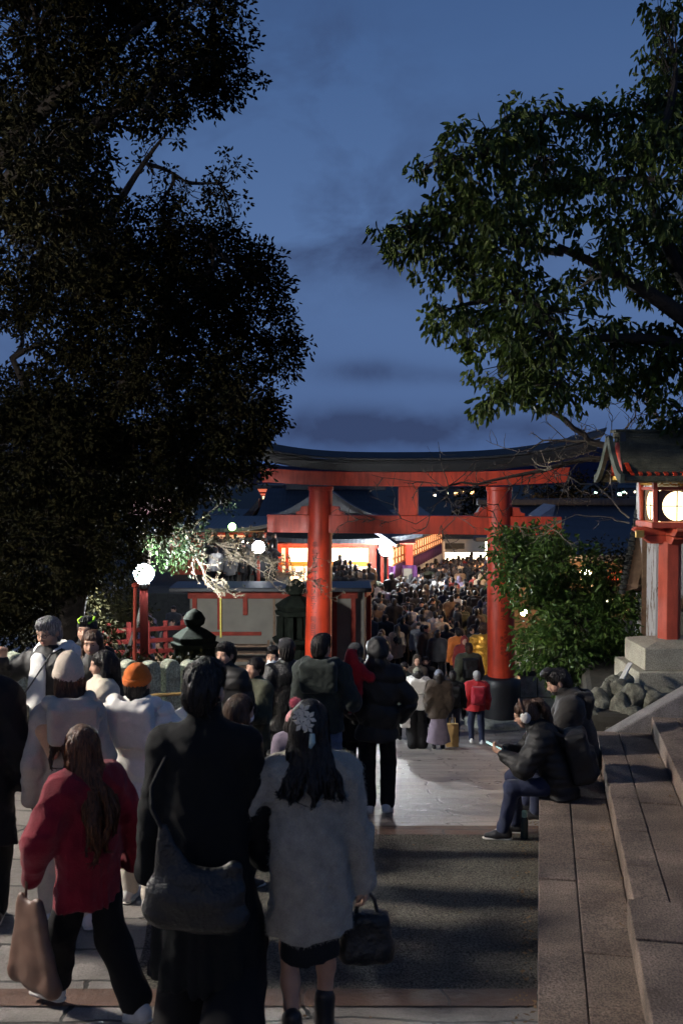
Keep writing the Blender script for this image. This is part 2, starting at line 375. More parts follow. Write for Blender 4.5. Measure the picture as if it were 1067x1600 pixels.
# boulders of the bank
M_ROCK = mat('boulder_stone', (0.15, 0.145, 0.11), .88, .6, 6, .9, 22, speck=.2, sscale=60)
def boulder(u, v, Y, rx, rz, seed, label, ry=None):
    r = np.random.default_rng(seed); bm = bmesh.new(); bmesh.ops.create_icosphere(bm, subdivisions=4, radius=1)
    ph = r.uniform(0, 6.28, (5, 3)); fr = r.uniform(1.1, 2.6, (5, 3))
    c = at(u, v, Y)
    for p in bm.verts:
        q = p.co.copy(); k = 1
        for a in range(5): k += .075 * math.sin(q.x * fr[a, 0] + ph[a, 0]) * math.cos(q.y * fr[a, 1] + ph[a, 1] + q.z * fr[a, 2])
        sq = max(abs(q.x), abs(q.y), abs(q.z)); k *= (1 + .18 * (1 / max(.6, sq) - 1) * -1)
        k += .035 * math.sin(q.x * 9 + ph[0, 0]) * math.sin(q.y * 8 + ph[1, 1]) + .03 * math.sin(q.z * 11 + q.x * 6 + ph[2, 0]) + .018 * math.sin(q.x * 23 + q.z * 19 + ph[3, 1]) * math.cos(q.y * 21 + ph[4, 2])
        q = Vector([math.copysign(abs(t_) ** (.82 + .12 * (seed % 3)), t_) for t_ in q]); p.co = Vector((q.x * rx, q.y * (ry or rx), q.z * rz)) * k
    bmesh.ops.rotate(bm, verts=bm.verts, cent=(0, 0, 0), matrix=Matrix.Rotation(r.uniform(-.35, .35), 3, 'Y'))
    me = bpy.data.meshes.new('boulder'); bm.to_mesh(me); bm.free()
    o = link_mesh('boulder', me, M_ROCK, smooth=True); o.location = c
    return tag(o, label, 'boulder', 'boulders of the bank below the lantern')
for i, b in enumerate([(924, 1128, 10.9, .13, .20, 'pale craggy boulder at the low end of the sloping coping'),
    (934, 1100, 11.1, .14, .16, 'flat-topped grey boulder behind the seated man'), (948, 1084, 11.3, .10, .15, 'narrow upright boulder above the flat-topped one'),
    (958, 1068, 11.5, .10, .10, 'small brown boulder at the top of the pile by the bush'), (972, 1065, 11.6, .11, .11, 'boulder under the white wooden slat'),
    (968, 1108, 10.95, .12, .18, 'pale greenish boulder with an upright lit face'), (972, 1078, 11.25, .12, .13, 'oval grey boulder below the lantern base corner'),
    (990, 1090, 11.05, .16, .17, 'largest dark brown boulder in the middle of the pile'), (988, 1118, 10.85, .15, .12, 'reddish boulder resting against the coping'),
    (1014, 1088, 11.0, .14, .12, 'smooth egg-shaped grey boulder under the lantern base'), (1040, 1086, 11.2, .14, .08, 'small yellowish boulder wedged under the lantern base'),
    (950, 1135, 10.85, .16, .10, 'low boulder half hidden behind the coping')]):
    boulder(b[0], b[1], b[2], b[3], b[4], 30 + i, b[5])
mb = MB(); mb.beam(at(970, 1062, 11.3), at(984, 1036, 11.45), .05, .02)
tag(mb.build('painted_plank', M_PLASTER), 'white painted slat leaning on the boulders by the lantern base', 'plank')

# ---- stone block wall right of the gate
c0 = at(806, 1062, 25.6); c1 = at(862, 1062, 25.2)
root = empty('stone_wall', (c0.x, c0.y, 0), 'low grey stone block wall beside the right gate pillar', 'wall')
mb = MB(root.location)
for r_, (za, zb) in enumerate(((.1, .72), (.74, 1.30))):
    x = c0.x
    for k in range(9):
        w = [.62, .9, .75, .5, .8, .7, .9, .6, .8][(k + 3 * r_) % 9]; mb.box((x + w / 2, 25.6, (za + zb) / 2), (w - .02, .5, zb - za)); x += w
mb.build('block_course', M_STONE, root, bevel=.02)
mb = MB(root.location); mb.box((c0.x + 3, 25.6, 1.38), (6.2, .6, .14)); mb.build('coping', M_DSTONE, root, bevel=.02)

# ------------------------------------------------------------------ the great gate
def torii():
    L0 = Vector((-.585, 25.5, 0)); R0 = Vector((3.95, 24.6, 0)); C = (L0 + R0) / 2
    root = empty('torii_gate', (C.x, C.y, ground(C.x, C.y)), 'great vermilion torii gate with a curved black capped lintel over the path', 'torii gate')
    O = root.location; ex = (R0 - L0).normalized(); ey = Vector((-ex.y, ex.x, 0)); Z = Vector((0, 0, 1)); half = (R0 - L0).length / 2
    def P(x, y, z): return Vector((C.x, C.y, 0)) + ex * x + ey * y + Z * z
    for s in (-1, 1):
        b = P(s * (half + .02), 0, 0); g = ground(b.x, b.y)
        mb = MB(O); top = P(s * (half - .06), 0, 6.16); bot = P(s * (half + .02), 0, 1.42)
        n = 16; pts = [bot.lerp(top, k / n) for k in range(n + 1)]
        mb.tube(pts, [.345 - .045 * k / n for k in range(n + 1)], 40)
        pl = mb.build('pillar', M_RED, root, smooth=True)
        mb = MB(O); mb.lathe(Vector((b.x, b.y, 0)), [(.47, g - .05), (.47, g + .3), (.485, 1.2), (.48, 1.38), (.44, 1.43), (.36, 1.455)], 40)
        mb.build('pillar_base_wrap', M_BLK, root, smooth=True)
        mb = MB(O); mb.lathe(Vector((b.x, b.y, 0)), [(.92, g - .1), (.92, g + .16), (.88, g + .2), (.3, g + .21)], 14); mb.build('stone_ring', M_STONE, root, bevel=.015)
        mb = MB(O); mb.lathe(P(s * (half - .055), 0, 0), [(.305, 6.05), (.325, 6.07), (.325, 6.15), (.3, 6.16)], 32); mb.build('pillar_collar', M_RED, root, smooth=True)
        # painted inscription wrapped round the pillar
        cols = [('奉納京都市伏見区氏子一同吉日', .165, 4.62, .0, 2.42 / 14)] if s < 0 else [('年一月吉日建之', .125, 4.05, .20, .19), ('平成吉年一月改修', .062, 2.66, .33, .095), ('京都府京都市南区一番', .05, 2.72, .47, .078), ('株式会社', .09, 2.42, .10, .125)]
        tm = MB(O)
        for txt, size, ztop, off, pitch in cols:
            for k, ch in enumerate(txt):
                cu = bpy.data.curves.new('glyph', 'FONT'); cu.body = ch; cu.size = size; cu.align_x = 'CENTER'; cu.resolution_u = 2
                to = bpy.data.objects.new('glyph', cu); COL.objects.link(to)
                dg = bpy.context.evaluated_depsgraph_get(); me = bpy.data.meshes.new_from_object(to.evaluated_get(dg))
                zc = ztop - k * pitch; f = (zc - 1.42) / (6.16 - 1.42); ra = .345 - .045 * f + .0035; ce = bot.lerp(top, f)
                th0 = off if s > 0 else -.22
                vs = []
                for v in me.vertices:
                    th = th0 + v.co.x / ra
                    vs.append(Vector((ce.x, ce.y, zc + v.co.y)) + ex * math.sin(th) * ra - ey * math.cos(th) * ra)
                tm.add(vs, [list(p.vertices) for p in me.polygons])
                bpy.data.objects.remove(to); bpy.data.curves.remove(cu); bpy.data.meshes.remove(me)
        ob = tm.build('inscription', mat('black_ink', (0.015, .01, .01), .6), pl)
    def sweep(name, m, x0, x1, prof, lift, parent=root, n=28, slant=0):
        """prof: closed (y, z) cross-section; lift(x): rise of the section; slant: ends lean outwards with height"""
        mb = MB(O); k = len(prof); V = []; F = []; zb = min(p[1] for p in prof)
        for i in range(n + 1):
            t = i / n; x = x0 + (x1 - x0) * t
            for y, z in prof:
                e = slant * (z - zb) * (-1 if i == 0 else 1 if i == n else 0)
                V.append(P(x + e, y, z + lift(x)))
        for i in range(n):
            for j in range(k): F.append((i * k + j, i * k + (j + 1) % k, (i + 1) * k + (j + 1) % k, (i + 1) * k + j))
        F += [tuple(range(k))[::-1], tuple(n * k + j for j in range(k))]
        mb.add(V, F); return mb.build(name, m, parent, bevel=.012)
    H = half + 2.05
    lift = lambda x: .50 * (abs(x) / 4.5) ** 3
    lift2 = lambda x: .12 * (abs(x) / 4.0) ** 2.4
    sweep('tie_beam', M_RED, -(half + 1.32), half + 1.45, [(-.17, 4.97), (.17, 4.97), (.17, 5.43), (-.17, 5.43)], lambda x: 0)
    sweep('lintel', M_RED, -(half + 1.42), half + 1.55, [(-.22, 6.16), (.22, 6.16), (.24, 6.52), (-.24, 6.52)], lift2, slant=.25)
    k_ = sweep('cap_lintel', M_BLK, -(half + 2.0), half + 2.25, [(-.30, 6.525), (.30, 6.525), (.36, 6.72), (.36, 6.80), (-.36, 6.80), (-.36, 6.72)], lift, slant=.35)
    sweep('cap_roof', M_BRZ, -(half + 2.1), half + 2.4, [(-.50, 6.805), (.50, 6.805), (.50, 6.86), (.10, 7.02), (-.10, 7.02), (-.50, 6.86)], lift, parent=k_, slant=.5)
    mb = MB(O)
    P2 = [P(-.24, -.13, 5.432), P(.24, -.13, 5.432), P(.24, .13, 5.432), P(-.24, .13, 5.432)]
    mb.hexa(P2 + [p + Z * .726 for p in P2]); mb.build('centre_strut', M_RED, root, bevel=.01)
    for s in (-1, 1):
        for q in (-1, 1):
            mb = MB(O); x = s * (half - .05)
            a, b_ = x + q * .30, x + q * .62
            pr = [P(a, -.12, 5.432), P(b_, -.12, 5.432), P(b_, -.12, 5.50), P(b_ - q * .10, -.12, 5.53), P(b_ - q * .14, -.12, 5.64), P(a, -.12, 5.66)]
            mb.prism(pr, ey * .24); mb.build('wedge', M_RED, root, bevel=.008)
torii()

# ------------------------------------------------------------------ big wooden lantern on a stone base
def shrine_lantern():
    cx, cy = 4.0, 12.12
    root = empty('shrine_lantern', (cx, cy, EB), 'large glowing roofed lantern on a red post and stepped stone base', 'lantern')
    O = root.location; Z = lambda v: az(v, 12.0)
    M_BASE = mat('pale_granite', (0.36, 0.33, 0.25), .8, .2, 4, .3, 80, speck=.3, sscale=90)
    z0 = EB - .02; z1 = az(1048, 11.7); z2 = az(1013, 11.7)
    mb = MB(O)
    for k, w in ((-1, .53), (1, .47)): mb.box((cx + k * .27 + (w - .5) * .5, cy, (z0 + z1) / 2), (w, 1.06, z1 - z0))
    mb.build('stone_plinth', M_BASE, root, bevel=.015)
    mb = MB(O); mb.box((cx, cy, (z1 + z2) / 2), (.84, .84, z2 - z1))
    mb.lathe((cx, cy, 0), [(.594, z2), (.30, z2 + .05), (.2, z2 + .055)], 4, rot=R(45)); mb.build('stone_block', M_BASE, root, bevel=.012)
    zb = z2 + .04; zt = Z(846)
    mb = MB(O); mb.lathe((cx, cy, 0), [(.142, zb), (.142, zt)], 6, rot=R(0)); mb.build('post', M_REDD, root, bevel=.012)
    # carved brackets below the lamp box
    zc = Z(824)
    mb = MB(O)
    for a in (0, 1):
        for w, h0, h1 in ((.62, zt - .03, zt + .07), (.86, zt + .072, zc)):
            d = Vector((1, 0, 0)) if a == 0 else Vector((0, 1, 0)); e = Vector((0, 1, 0)) if a == 0 else Vector((1, 0, 0)); q = a * .003
            c = Vector((cx, cy, 0)); pr = [(-w / 2, h1 - q), (-w / 2 - .03, h1 - .03), (-w / 2, h1 - .055), (-w / 2 + .06, h0 + q), (w / 2 - .06, h0 + q), (w / 2, h1 - .055), (w / 2 + .03, h1 - .03), (w / 2, h1 - q)]
            mb.prism([c + d * x - e * .07 + Vector((0, 0, z)) for x, z in pr], e * .14)
    mb.build('bracket', M_REDD, root, bevel=.008)
    for sx in (-1, 1):
        mb = MB(O); mb.box((cx + sx * .40, cy - .10, zt + .09), (.1, .05, .09)); mb.build('brass_fitting', M_GOLD, root, bevel=.006)
    # lamp box: frame, window discs, paper glowing behind
    hb = .265; zt2 = Z(746)
    mb = MB(O)
    mb.box((cx, cy, zc + .035), (hb * 2 + .12, hb * 2 + .12, .07)); mb.box((cx, cy, zt2 - .02), (hb * 2 + .10, hb * 2 + .10, .06))
    mb.box((cx, cy, zt2 - .135), (hb * 2 + .03, hb * 2 + .03, .035))
    for sx in (-1, 1):
        for sy in (-1, 1): mb.beam((cx + sx * hb, cy + sy * hb, zc + .07), (cx + sx * (hb + .015), cy + sy * (hb + .015), zt2 - .05), .05, .05, up=(0, 1, 0))
    mb.build('lamp_box_frame', M_REDD, root, bevel=.006)
    zm0, zm1 = zc + .072, zt2 - .153; zmid = (zm0 + zm1) / 2; rr = min((zm1 - zm0) / 2 - .012, hb - .05)
    paper = glow('glowing_paper', (1.0, .76, .38), 4.2)
    mb = MB(O); mb.box((cx, cy, zmid), ((hb - .045) * 2, (hb - .045) * 2, zm1 - zm0)); mb.build('paper_screen', paper, root)
    pl = MB(O); cr_ = MB(O)
    for d, e in ((Vector((0, -1, 0)), Vector((1, 0, 0))), (Vector((-1, 0, 0)), Vector((0, -1, 0))), (Vector((1, 0, 0)), Vector((0, 1, 0))), (Vector((0, 1, 0)), Vector((-1, 0, 0)))):
        c = Vector((cx, cy, zmid)) + d * (hb - .02); n = 40; w = hb - .028; h = (zm1 - zm0) / 2
        ring = []; out = []
        for k in range(n):
            th = 2 * math.pi * k / n; ca, sa = math.cos(th), math.sin(th); m_ = max(abs(ca) / w, abs(sa) / h)
            ring.append(c + e * ca * rr + Vector((0, 0, sa * rr))); out.append(c + e * ca / m_ + Vector((0, 0, sa / m_)))
        V = ring + out + [p - d * .012 for p in ring]
        F = [(k, (k + 1) % n, n + (k + 1) % n, n + k) for k in range(n)] + [(k, 2 * n + k, 2 * n + (k + 1) % n, (k + 1) % n) for k in range(n)]
        pl.add(V, F)
        cr_.beam(c - e * rr - d * .006, c + e * rr - d * .006, .012, .012); cr_.beam(c - Vector((0, 0, rr)) - d * .006, c + Vector((0, 0, rr)) - d * .006, .012, .012, up=e)
        for q in (-1, 1):
            cr_.beam(c + e * q * w * .98 - Vector((0, 0, h)), c + e * q * w * .98 + Vector((0, 0, h)), .02, .02, up=e)
    pl.build('round_window_panel', M_WOOD, root); cr_.build('window_bars', M_BLK, root)
    mb = MB(O)                                # gilt cloud fretwork over the window
    zf = zt2 - .085
    for k in range(9):
        x = cx - .2 + .05 * k; mb.tube([(x - .03, cy - hb - .03, zf - .012 + .01 * (k % 2)), (x, cy - hb - .034, zf + .018 - .02 * (k % 2)), (x + .03, cy - hb - .03, zf - .012 + .01 * (k % 2))], [.006, .012, .006], 6)
    for y_ in np.linspace(-.2, .2, 7): mb.tube([(cx - hb - .03, cy + y_ - .03, zf - .01), (cx - hb - .034, cy + y_, zf + .015), (cx - hb - .03, cy + y_ + .03, zf - .01)], [.006, .012, .006], 6)
    mb.build('gilt_fretwork', M_GOLD, root)
    # rafters with red painted ends, under the eaves
    mb = MB(O); g_ = MB(O); ze = Z(742)
    for k in range(13):
        x = cx - .60 + .1 * k
        for sy in (-1, 1): mb.beam((x, cy + sy * .12, ze + .10), (x, cy + sy * .47, ze - .005), .045, .045)
    for sx in (-1, 1):
        mb.prism([(cx + sx * .60, cy - .46, ze + .04), (cx + sx * .60, cy + .46, ze + .04), (cx + sx * .60, cy + .22, ze + .20), (cx + sx * .60, cy + .09, ze + .40), (cx + sx * .60, cy - .09, ze + .40), (cx + sx * .60, cy - .22, ze + .20)], (sx * .05, 0, 0))
        for sy in (-1, 1):
            g_.box((cx + sx * .50, cy + sy * .40, ze - .04), (.16, .12, .05), rz=sx * sy * .6)
    mb.build('rafters', M_RED, root, bevel=.004); g_.build('eave_ornament', M_GOLD, root, bevel=.006)
    # curved shingled roof, ridge along X
    M_ROOF = mat('mossy_copper_shingle', (0.075, 0.072, 0.045), .8, .35, 7, .5, 60, speck=.25, sscale=70)
    mb = MB(O); zr = Z(684); zE = Z(748)
    nrow = 9
    for sy in (-1, 1):
        for i in range(nrow):
            f0, f1 = i / nrow, (i + 1) / nrow
            def prof(f): return (.10 + .46 * f, zr - (zr - zE) * (1 - (1 - f) ** 1.75))
            y0, a0 = prof(f0); y1, a1 = prof(f1)
            w0 = .66 + .05 * f0; w1 = .66 + .05 * f1
            pts = [(-w0, y0, a0 + .0), (w0, y0, a0 + .0), (w1, y1, a1 + .018), (-w1, y1, a1 + .018)]
            low = [(-w0, y0, a0 - .06), (w0, y0, a0 - .06), (w1, y1, a1 - .028), (-w1, y1, a1 - .028)]
            V = [Vector((cx + x, cy + sy * y, z)) for x, y, z in low + pts]
            mb.hexa(V)
    rf = mb.build('roof', M_ROOF, root, bevel=.008)
    mb = MB(O); mb.box((cx, cy, zr + .03), (1.36, .22, .07)); mb.box((cx, cy, zr + .085), (1.42, .26, .035)); mb.box((cx, cy, zr - .02), (1.30, .20, .04)); mb.build('ridge', M_ROOF, rf, bevel=.01)
    for sx in (-1, 1):
        mb = MB(O); mb.box((cx + sx * .62, cy - .115, zr - .01), (.07, .03, .16)); mb.box((cx + sx * .62, cy + .115, zr - .01), (.07, .03, .16)); mb.build('ridge_end_plate', M_BRZ, rf, bevel=.006)
        mb = MB(O)
        for sy in (-1, 1):
            pts = []
            for i in range(13):
                f = i / 12; y = .02 + .58 * f; z = zr - (zr - zE) * (1 - (1 - f) ** 1.75) + .02
                pts.append((y, z))
            for (ya, za_), (yb, zb_) in zip(pts, pts[1:]):
                mb.beam((cx + sx * .755, cy + sy * ya, za_ - .02), (cx + sx * .755, cy + sy * yb, zb_ - .02), .05, .10, up=(0, 0, 1))
        mb.build('verge_board', mat('verdigris_copper', (0.060, 0.070, 0.050), .7, .3, 6, .3, 50), rf)
shrine_lantern()

# ------------------------------------------------------------------ white plaster building edge behind the lantern
def side_building():
    Y = 13.6
    root = empty('plaster_house', (at(1000, 1000, Y).x, Y, EB), 'weathered white plaster house with wooden eaves behind the lantern', 'house')
    O = root.location; x0 = at(990, 900, Y).x; zb = EB - .1; zt = az(745, 15)
    a = Vector((x0, Y, 0)); dirw = Vector((.12, -1, 0)).normalized()
    m_w = tile_mat('flaking_plaster', (.55, .56, .55), (.2, .16, .1), 1.1, 4, .02, .85, .06, bump=.4)
    t = m_w.node_tree; b = t.nodes['Principled BSDF']; nn = t.nodes.new('ShaderNodeTexNoise'); nn.inputs['Scale'].default_value = 2.6; nn.inputs['Detail'].default_value = 9; nn.inputs['Roughness'].default_value = .72
    tcn = t.nodes.new('ShaderNodeTexCoord'); mpn = t.nodes.new('ShaderNodeMapping'); mpn.inputs['Scale'].default_value = (2.2, 2.2, .8)
    t.links.new(tcn.outputs['Object'], mpn.inputs[0]); t.links.new(mpn.outputs[0], nn.inputs[0])
    rp = t.nodes.new('ShaderNodeMapRange'); rp.inputs[1].default_value = .52; rp.inputs[2].default_value = .56; t.links.new(nn.outputs['Fac'], rp.inputs[0])
    mx = t.nodes.new('ShaderNodeMix'); mx.data_type = 'RGBA'; mx.inputs['A'].default_value = (.56, .57, .57, 1); mx.inputs['B'].default_value = (.17, .13, .09, 1)
    t.links.new(rp.outputs[0], mx.inputs['Factor']); t.links.new(mx.outputs['Result'], b.inputs['Base Color'])
    xl, xr = at(1003, 900, 13.0).x, at(972, 900, 15.4).x
    mb = MB(O)
    P = [Vector((at(1024, 900, 12.75).x, 12.75, zb)), Vector((at(1024, 900, 12.75).x + 4, 12.75, zb)), Vector((at(1024, 900, 12.75).x + 4, 16, zb)), Vector((at(992, 900, 14.2).x, 14.2, zb))]
    mb.hexa(P + [p + Vector((0, 0, zt - zb + .3)) for p in P]); mb.build('wall', m_w, root)
    mb = MB(O); mb.beam(P[0] + Vector((.2, -.03, 1.05)), P[0] + Vector((4, -.03, 1.05)), .05, .12); mb.beam(P[0].lerp(P[3], .45) + Vector((-.03, -.01, 0)), P[0].lerp(P[3], .45) + Vector((-.03, -.01, 2.4)), .06, .04, up=(0, 1, 0)); mb.build('wall_post', M_WOOD, root)
    mb = MB(O)                               # lower weatherboard panel and window light on the front
    mb.box((P[0].x + 1.2, 12.70, EB + .40), (2.2, .05, .9)); mb.build('board_panel', mat('grey_boards', (.17, .17, .13), .8, .3, 7, .3, 40), root)
    # roof slab sloping down towards the left, its verge seen end-on
    mb = MB(O)
    A0 = at(1008, 745, 14.6); A1 = at(972, 925, 13.4)
    dn = Vector((3.2, 6.5, .2))
    th = Vector((.20, 0, .05))
    mb.hexa([A1, A1 + dn, A0 + dn, A0, A1 + th, A1 + dn + th, A0 + dn + th, A0 + th])
    rf = mb.build('roof', M_WOOD, root)
    mb = MB(O)
    for k in range(8):
        f = k / 7; p = A0.lerp(A1, f); mb.beam(p + th + Vector((0, .1, 0)), p + th + Vector((.45, .25, .0)), .06, .08)
    mb.build('eave_rafter', M_WOOD, rf)
    mb = MB(O)
    for k in range(26):
        f = k / 25; p = A0.lerp(A1, f); mb.lathe(p + Vector((-.015, -.02, 0)), [(.02, -.025), (.05, -.02), (.05, .03), (.02, .034)], 10)
    mb.build('tile_ends', M_DSTONE, rf)
side_building()

# ------------------------------------------------------------------ stone fence on the left
def stone_fence():
    zt0 = None
    root = empty('stone_fence', (at(120, 1030, 11.8).x, 11.8, ground(-3.2, 11.8)), 'row of round-topped mossy stone fence posts along the left of the path', 'fence')
    O = root.location
    a = Vector((at(296, 1030, 13.0).x, 13.0, 0)); b = Vector((at(-60, 1030, 10.9).x, 10.9, 0)); n = 11
    M_FENCE = mat('mossy_fence_stone', (0.34, 0.36, 0.28), .9, .35, 8, .6, 40, speck=.35, sscale=45)
    proto = None
    for i in range(n):
        p = a.lerp(b, i / (n - 1)); g = ground(p.x, p.y)
        zt = (az(1031, p.y) if i < 6 else az(1018, p.y)); w = .215 + .02 * (i % 3) / 2
        mb = MB(O); zt += .012 * math.sin(i * 2.3)
        prof = [(-w / 2, g - .2), (w / 2, g - .2), (w / 2, zt - .12)] + [(w / 2 * math.cos(t), zt - .12 + .12 * math.sin(t)) for t in np.linspace(.15, math.pi - .15, 9)] + [(-w / 2, zt - .12)]
        d = (b - a).normalized(); nn = Vector((-d.y, d.x, 0))
        mb.prism([Vector((p.x, p.y, 0)) + d * x + Vector((0, 0, z)) - nn * .09 for x, z in prof], nn * .18)
        mb.build('post', M_FENCE, root, bevel=.022, seg=2)
    for dz in (.35, .85):
        mb = MB(O); d = (b - a).normalized()
        mb.beam(Vector((a.x, a.y, ground(a.x, a.y) + dz)) - d * .2, Vector((b.x, b.y, ground(b.x, b.y) + dz)) + d * .3, .09, .13); mb.build('rail', M_FENCE, root, bevel=.012)
stone_fence()
mb = MB(); mb.tube([at(150, 1092, 11.9), at(300, 1083, 12.6)], .022, 8)
tag(mb.build('bamboo_barrier', mat('dry_bamboo', (.42, .28, .10), .5, .25, 5), smooth=True), 'yellow bamboo pole tied across the stone fence', 'barrier pole')

# ------------------------------------------------------------------ lamps
def globe_lamp(name, u, v, Y, r, s, col, label, pole=True, group=None, polemat=None, pr=.05, base=None):
    c = at(u, v, Y); g = ground(c.x, Y) if base is None else base
    root = empty(name, (c.x, Y, g), label, 'lamp', group); O = root.location
    if pole:
        mb = MB(O); mb.tube([(c.x, Y, g - .1), (c.x, Y, c.z - r - .02)], pr, 12); mb.build('pole', polemat or M_REDD, root, smooth=True)
        mb = MB(O); mb.lathe((c.x, Y, c.z - r - .04), [(r * .45, -.06), (r * .6, 0), (r * .62, .05), (r * .3, .07)], 16); mb.build('socket', M_BRZ, root, smooth=True)
    bm = bmesh.new(); bmesh.ops.create_icosphere(bm, subdivisions=3, radius=r); me = bpy.data.meshes.new('globe'); bm.to_mesh(me); bm.free()
    o = link_mesh('globe', me, glow(name + '_glow_%g' % s, col, s), root, True); o.location = Vector((0, 0, c.z - g))
    return root
globe_lamp('street_lamp', 225, 896, 20.0, .20, 1700, WHITE, 'blazing white lamp on a red pole beside the dark leaning trunk', pr=.085, polemat=mat('deep_shade_red', (.050, .006, .005), .8, .25, 5, spec=.08))  # pole and railing red, darkened in colour to keep them in shade
globe_lamp('street_lamp', 404, 855, 38.0, .24, 95, WHITE, 'white lamp shining left of the left gate pillar', pr=.06, group='white lamps beyond the gate')
globe_lamp('street_lamp', 602, 858, 46.0, .30, 620, WHITE, 'white lamp on a black pole between the gate pillars', pr=.08, polemat=M_BLK)
globe_lamp('hanging_bulb', 818, 957, 17.2, .055, 160, (1, .66, .3), 'small warm bulb shining through the bush by the right pillar', pole=False)
globe_lamp('green_lantern', 363, 823, 44.0, .17, 14, (.55, 1, .3), 'small green lantern under the far left eaves', pole=False)
globe_lamp('round_lantern', 376, 858, 42.0, .13, 110, (1, .72, .4), 'lower warm round lantern left of the white lamp', pole=False)
globe_lamp('round_lantern', 383, 848, 42.0, .12, 100, (1, .72, .4), 'upper warm round lantern left of the white lamp', pole=False)
globe_lamp('added_crowd_lamp', 915, 893, 34, .16, 800, (1, .60, .28), 'added warm lamp lighting the crowd from behind the bush, nearest of three in a row', polemat=M_WOOD)  # assumed stall lamps, added behind the bush to warm the far crowd
globe_lamp('added_crowd_lamp', 868, 862, 44, .16, 1000, (1, .58, .28), 'added warm lamp lighting the crowd from behind the bush, second of three in a row', polemat=M_WOOD)  # second added lamp for the warm light on the crowd
globe_lamp('added_crowd_lamp', 812, 856, 55, .18, 1000, (1, .58, .28), 'added warm lamp lighting the crowd, far end of a row behind the right pillar', polemat=M_WOOD)  # third lamp of the added row, there to tint the crowd orange
# assumed tall floodlights that stand unseen outside the picture and light the path
def floodlight(x, y, z, s, col, aim, label, w=.42, h=.3, warm=0):
    g = ground(x, y); root = empty('assumed_floodlight_post', (x, y, g), label, 'floodlight'); O = root.location
    mb = MB(O); mb.tube([(x, y, g - .1), (x, y, z - .05)], [.07, .05], 12); mb.build('pole', M_BRZ, root, smooth=True)
    d = (Vector(aim) - Vector((x, y, z))).normalized(); q = d.to_track_quat('Z', 'Y').to_matrix()
    c = Vector((x, y, z)) + d * .12
    mb = MB(O); mb.box(c, (w + .06, h + .06, .12), M=q); mb.build('housing', M_BLK, root, bevel=.01)
    mb = MB(O); mb.box(c + d * .068, (w, h, .012), M=q); mb.build('glass', glow('flood_glass_%s' % s, col, s), root)
    if warm:
        mb = MB(O); mb.lathe(Vector((x, y - .1, z - .75)), [(.02, -.12), (.10, -.06), (.12, 0), (.10, .06), (.02, .12)], 14); mb.build('assumed_warm_bulb', glow('flood_warm', (1, .36, .10), warm), root, smooth=True)  # assumed bulb, added for an orange fringe along shadow edges
floodlight(-8.6, 8.2, ground(-8.6, 8.2) + 5.6, 860, LEDW, (-8.6 + 6, 8.0, ground(-8.6, 8.2) + 5.6 - 6), 'assumed floodlight on a tall post left of the path', 1.0, .6, 420)  # assumed key lamp, read off the shadows and lit sides
floodlight(-4.2, -5.5, EYE + .45, 105, (1, .80, .60), (0, 6, 4.9), 'assumed floodlight on a post behind the viewer')  # assumed fill lamp, unseen, brightening the backs of the near rows
# dead leaves and grit lying in the corners of the road and steps
def litter():
    r = np.random.default_rng(5); P = []
    for _ in range(420):
        y = r.uniform(5, 10); k = r.random()
        if k < .45: L = -abs(r.normal(0, .10)) - .01; x = STEP(y) + L; z = ground(x, y) + .012
        elif k < .75: x = r.uniform(-1.2, STEP(y) - .05); z = ground(x, y) + .012
        else:
            i = r.integers(0, 3); t0 = (.572, 1.11, 1.65)[i] / math.cos(A); L = t0 - abs(r.normal(0, .05)) - .012; x = STEP(y) + L; z = SZ[i] + .008
        P.append((x, y, z))
    P = np.array(P); n = len(P); a = r.uniform(0, 6.28, n); D = np.stack([np.cos(a), np.sin(a), r.normal(0, .2, n)], 1); D /= np.linalg.norm(D, axis=1)[:, None]; S_ = np.stack([-np.sin(a), np.cos(a), r.normal(0, .25, n)], 1)
    L = r.uniform(.010, .045, n)[:, None]; W = L * .45
    V = np.stack([P, P + D * L * .5 + S_ * W * .5, P + D * L, P + D * L * .5 - S_ * W * .5], 1).reshape(-1, 3)
    o = link_mesh('fallen_leaves', np_mesh('fallen_leaves', V, np.arange(4 * n).reshape(-1, 4)), mat('dead_leaf', (.16, .10, .05), .8, .5, 3)); tag(o, kind='stuff')
litter()
# ------------------------------------------------------------------ shrine buildings beyond the gate
def roof_mat():
    m = mat('blue_grey_roof', (0.020, 0.025, 0.034), .5, .2, 3, spec=.5)
    t = m.node_tree; b = t.nodes['Principled BSDF']; tcn = t.nodes.new('ShaderNodeTexCoord')
    w = t.nodes.new('ShaderNodeTexWave'); w.inputs['Scale'].default_value = 1.6; w.bands_direction = 'X'; w.inputs['Distortion'].default_value = .3
    w2 = t.nodes.new('ShaderNodeTexWave'); w2.inputs['Scale'].default_value = 1.1; w2.bands_direction = 'Z'
    t.links.new(tcn.outputs['Object'], w.inputs[0]); t.links.new(tcn.outputs['Object'], w2.inputs[0])
    ad = t.nodes.new('ShaderNodeMath'); ad.operation = 'ADD'; t.links.new(w.outputs['Fac'], ad.inputs[0]); t.links.new(w2.outputs['Fac'], ad.inputs[1])
    bp = t.nodes.new('ShaderNodeBump'); bp.inputs['Strength'].default_value = .14; bp.inputs['Distance'].default_value = .05
    t.links.new(ad.outputs[0], bp.inputs['Height']); t.links.new(bp.outputs[0], b.inputs['Normal'])
    return m
M_TILE = roof_mat()
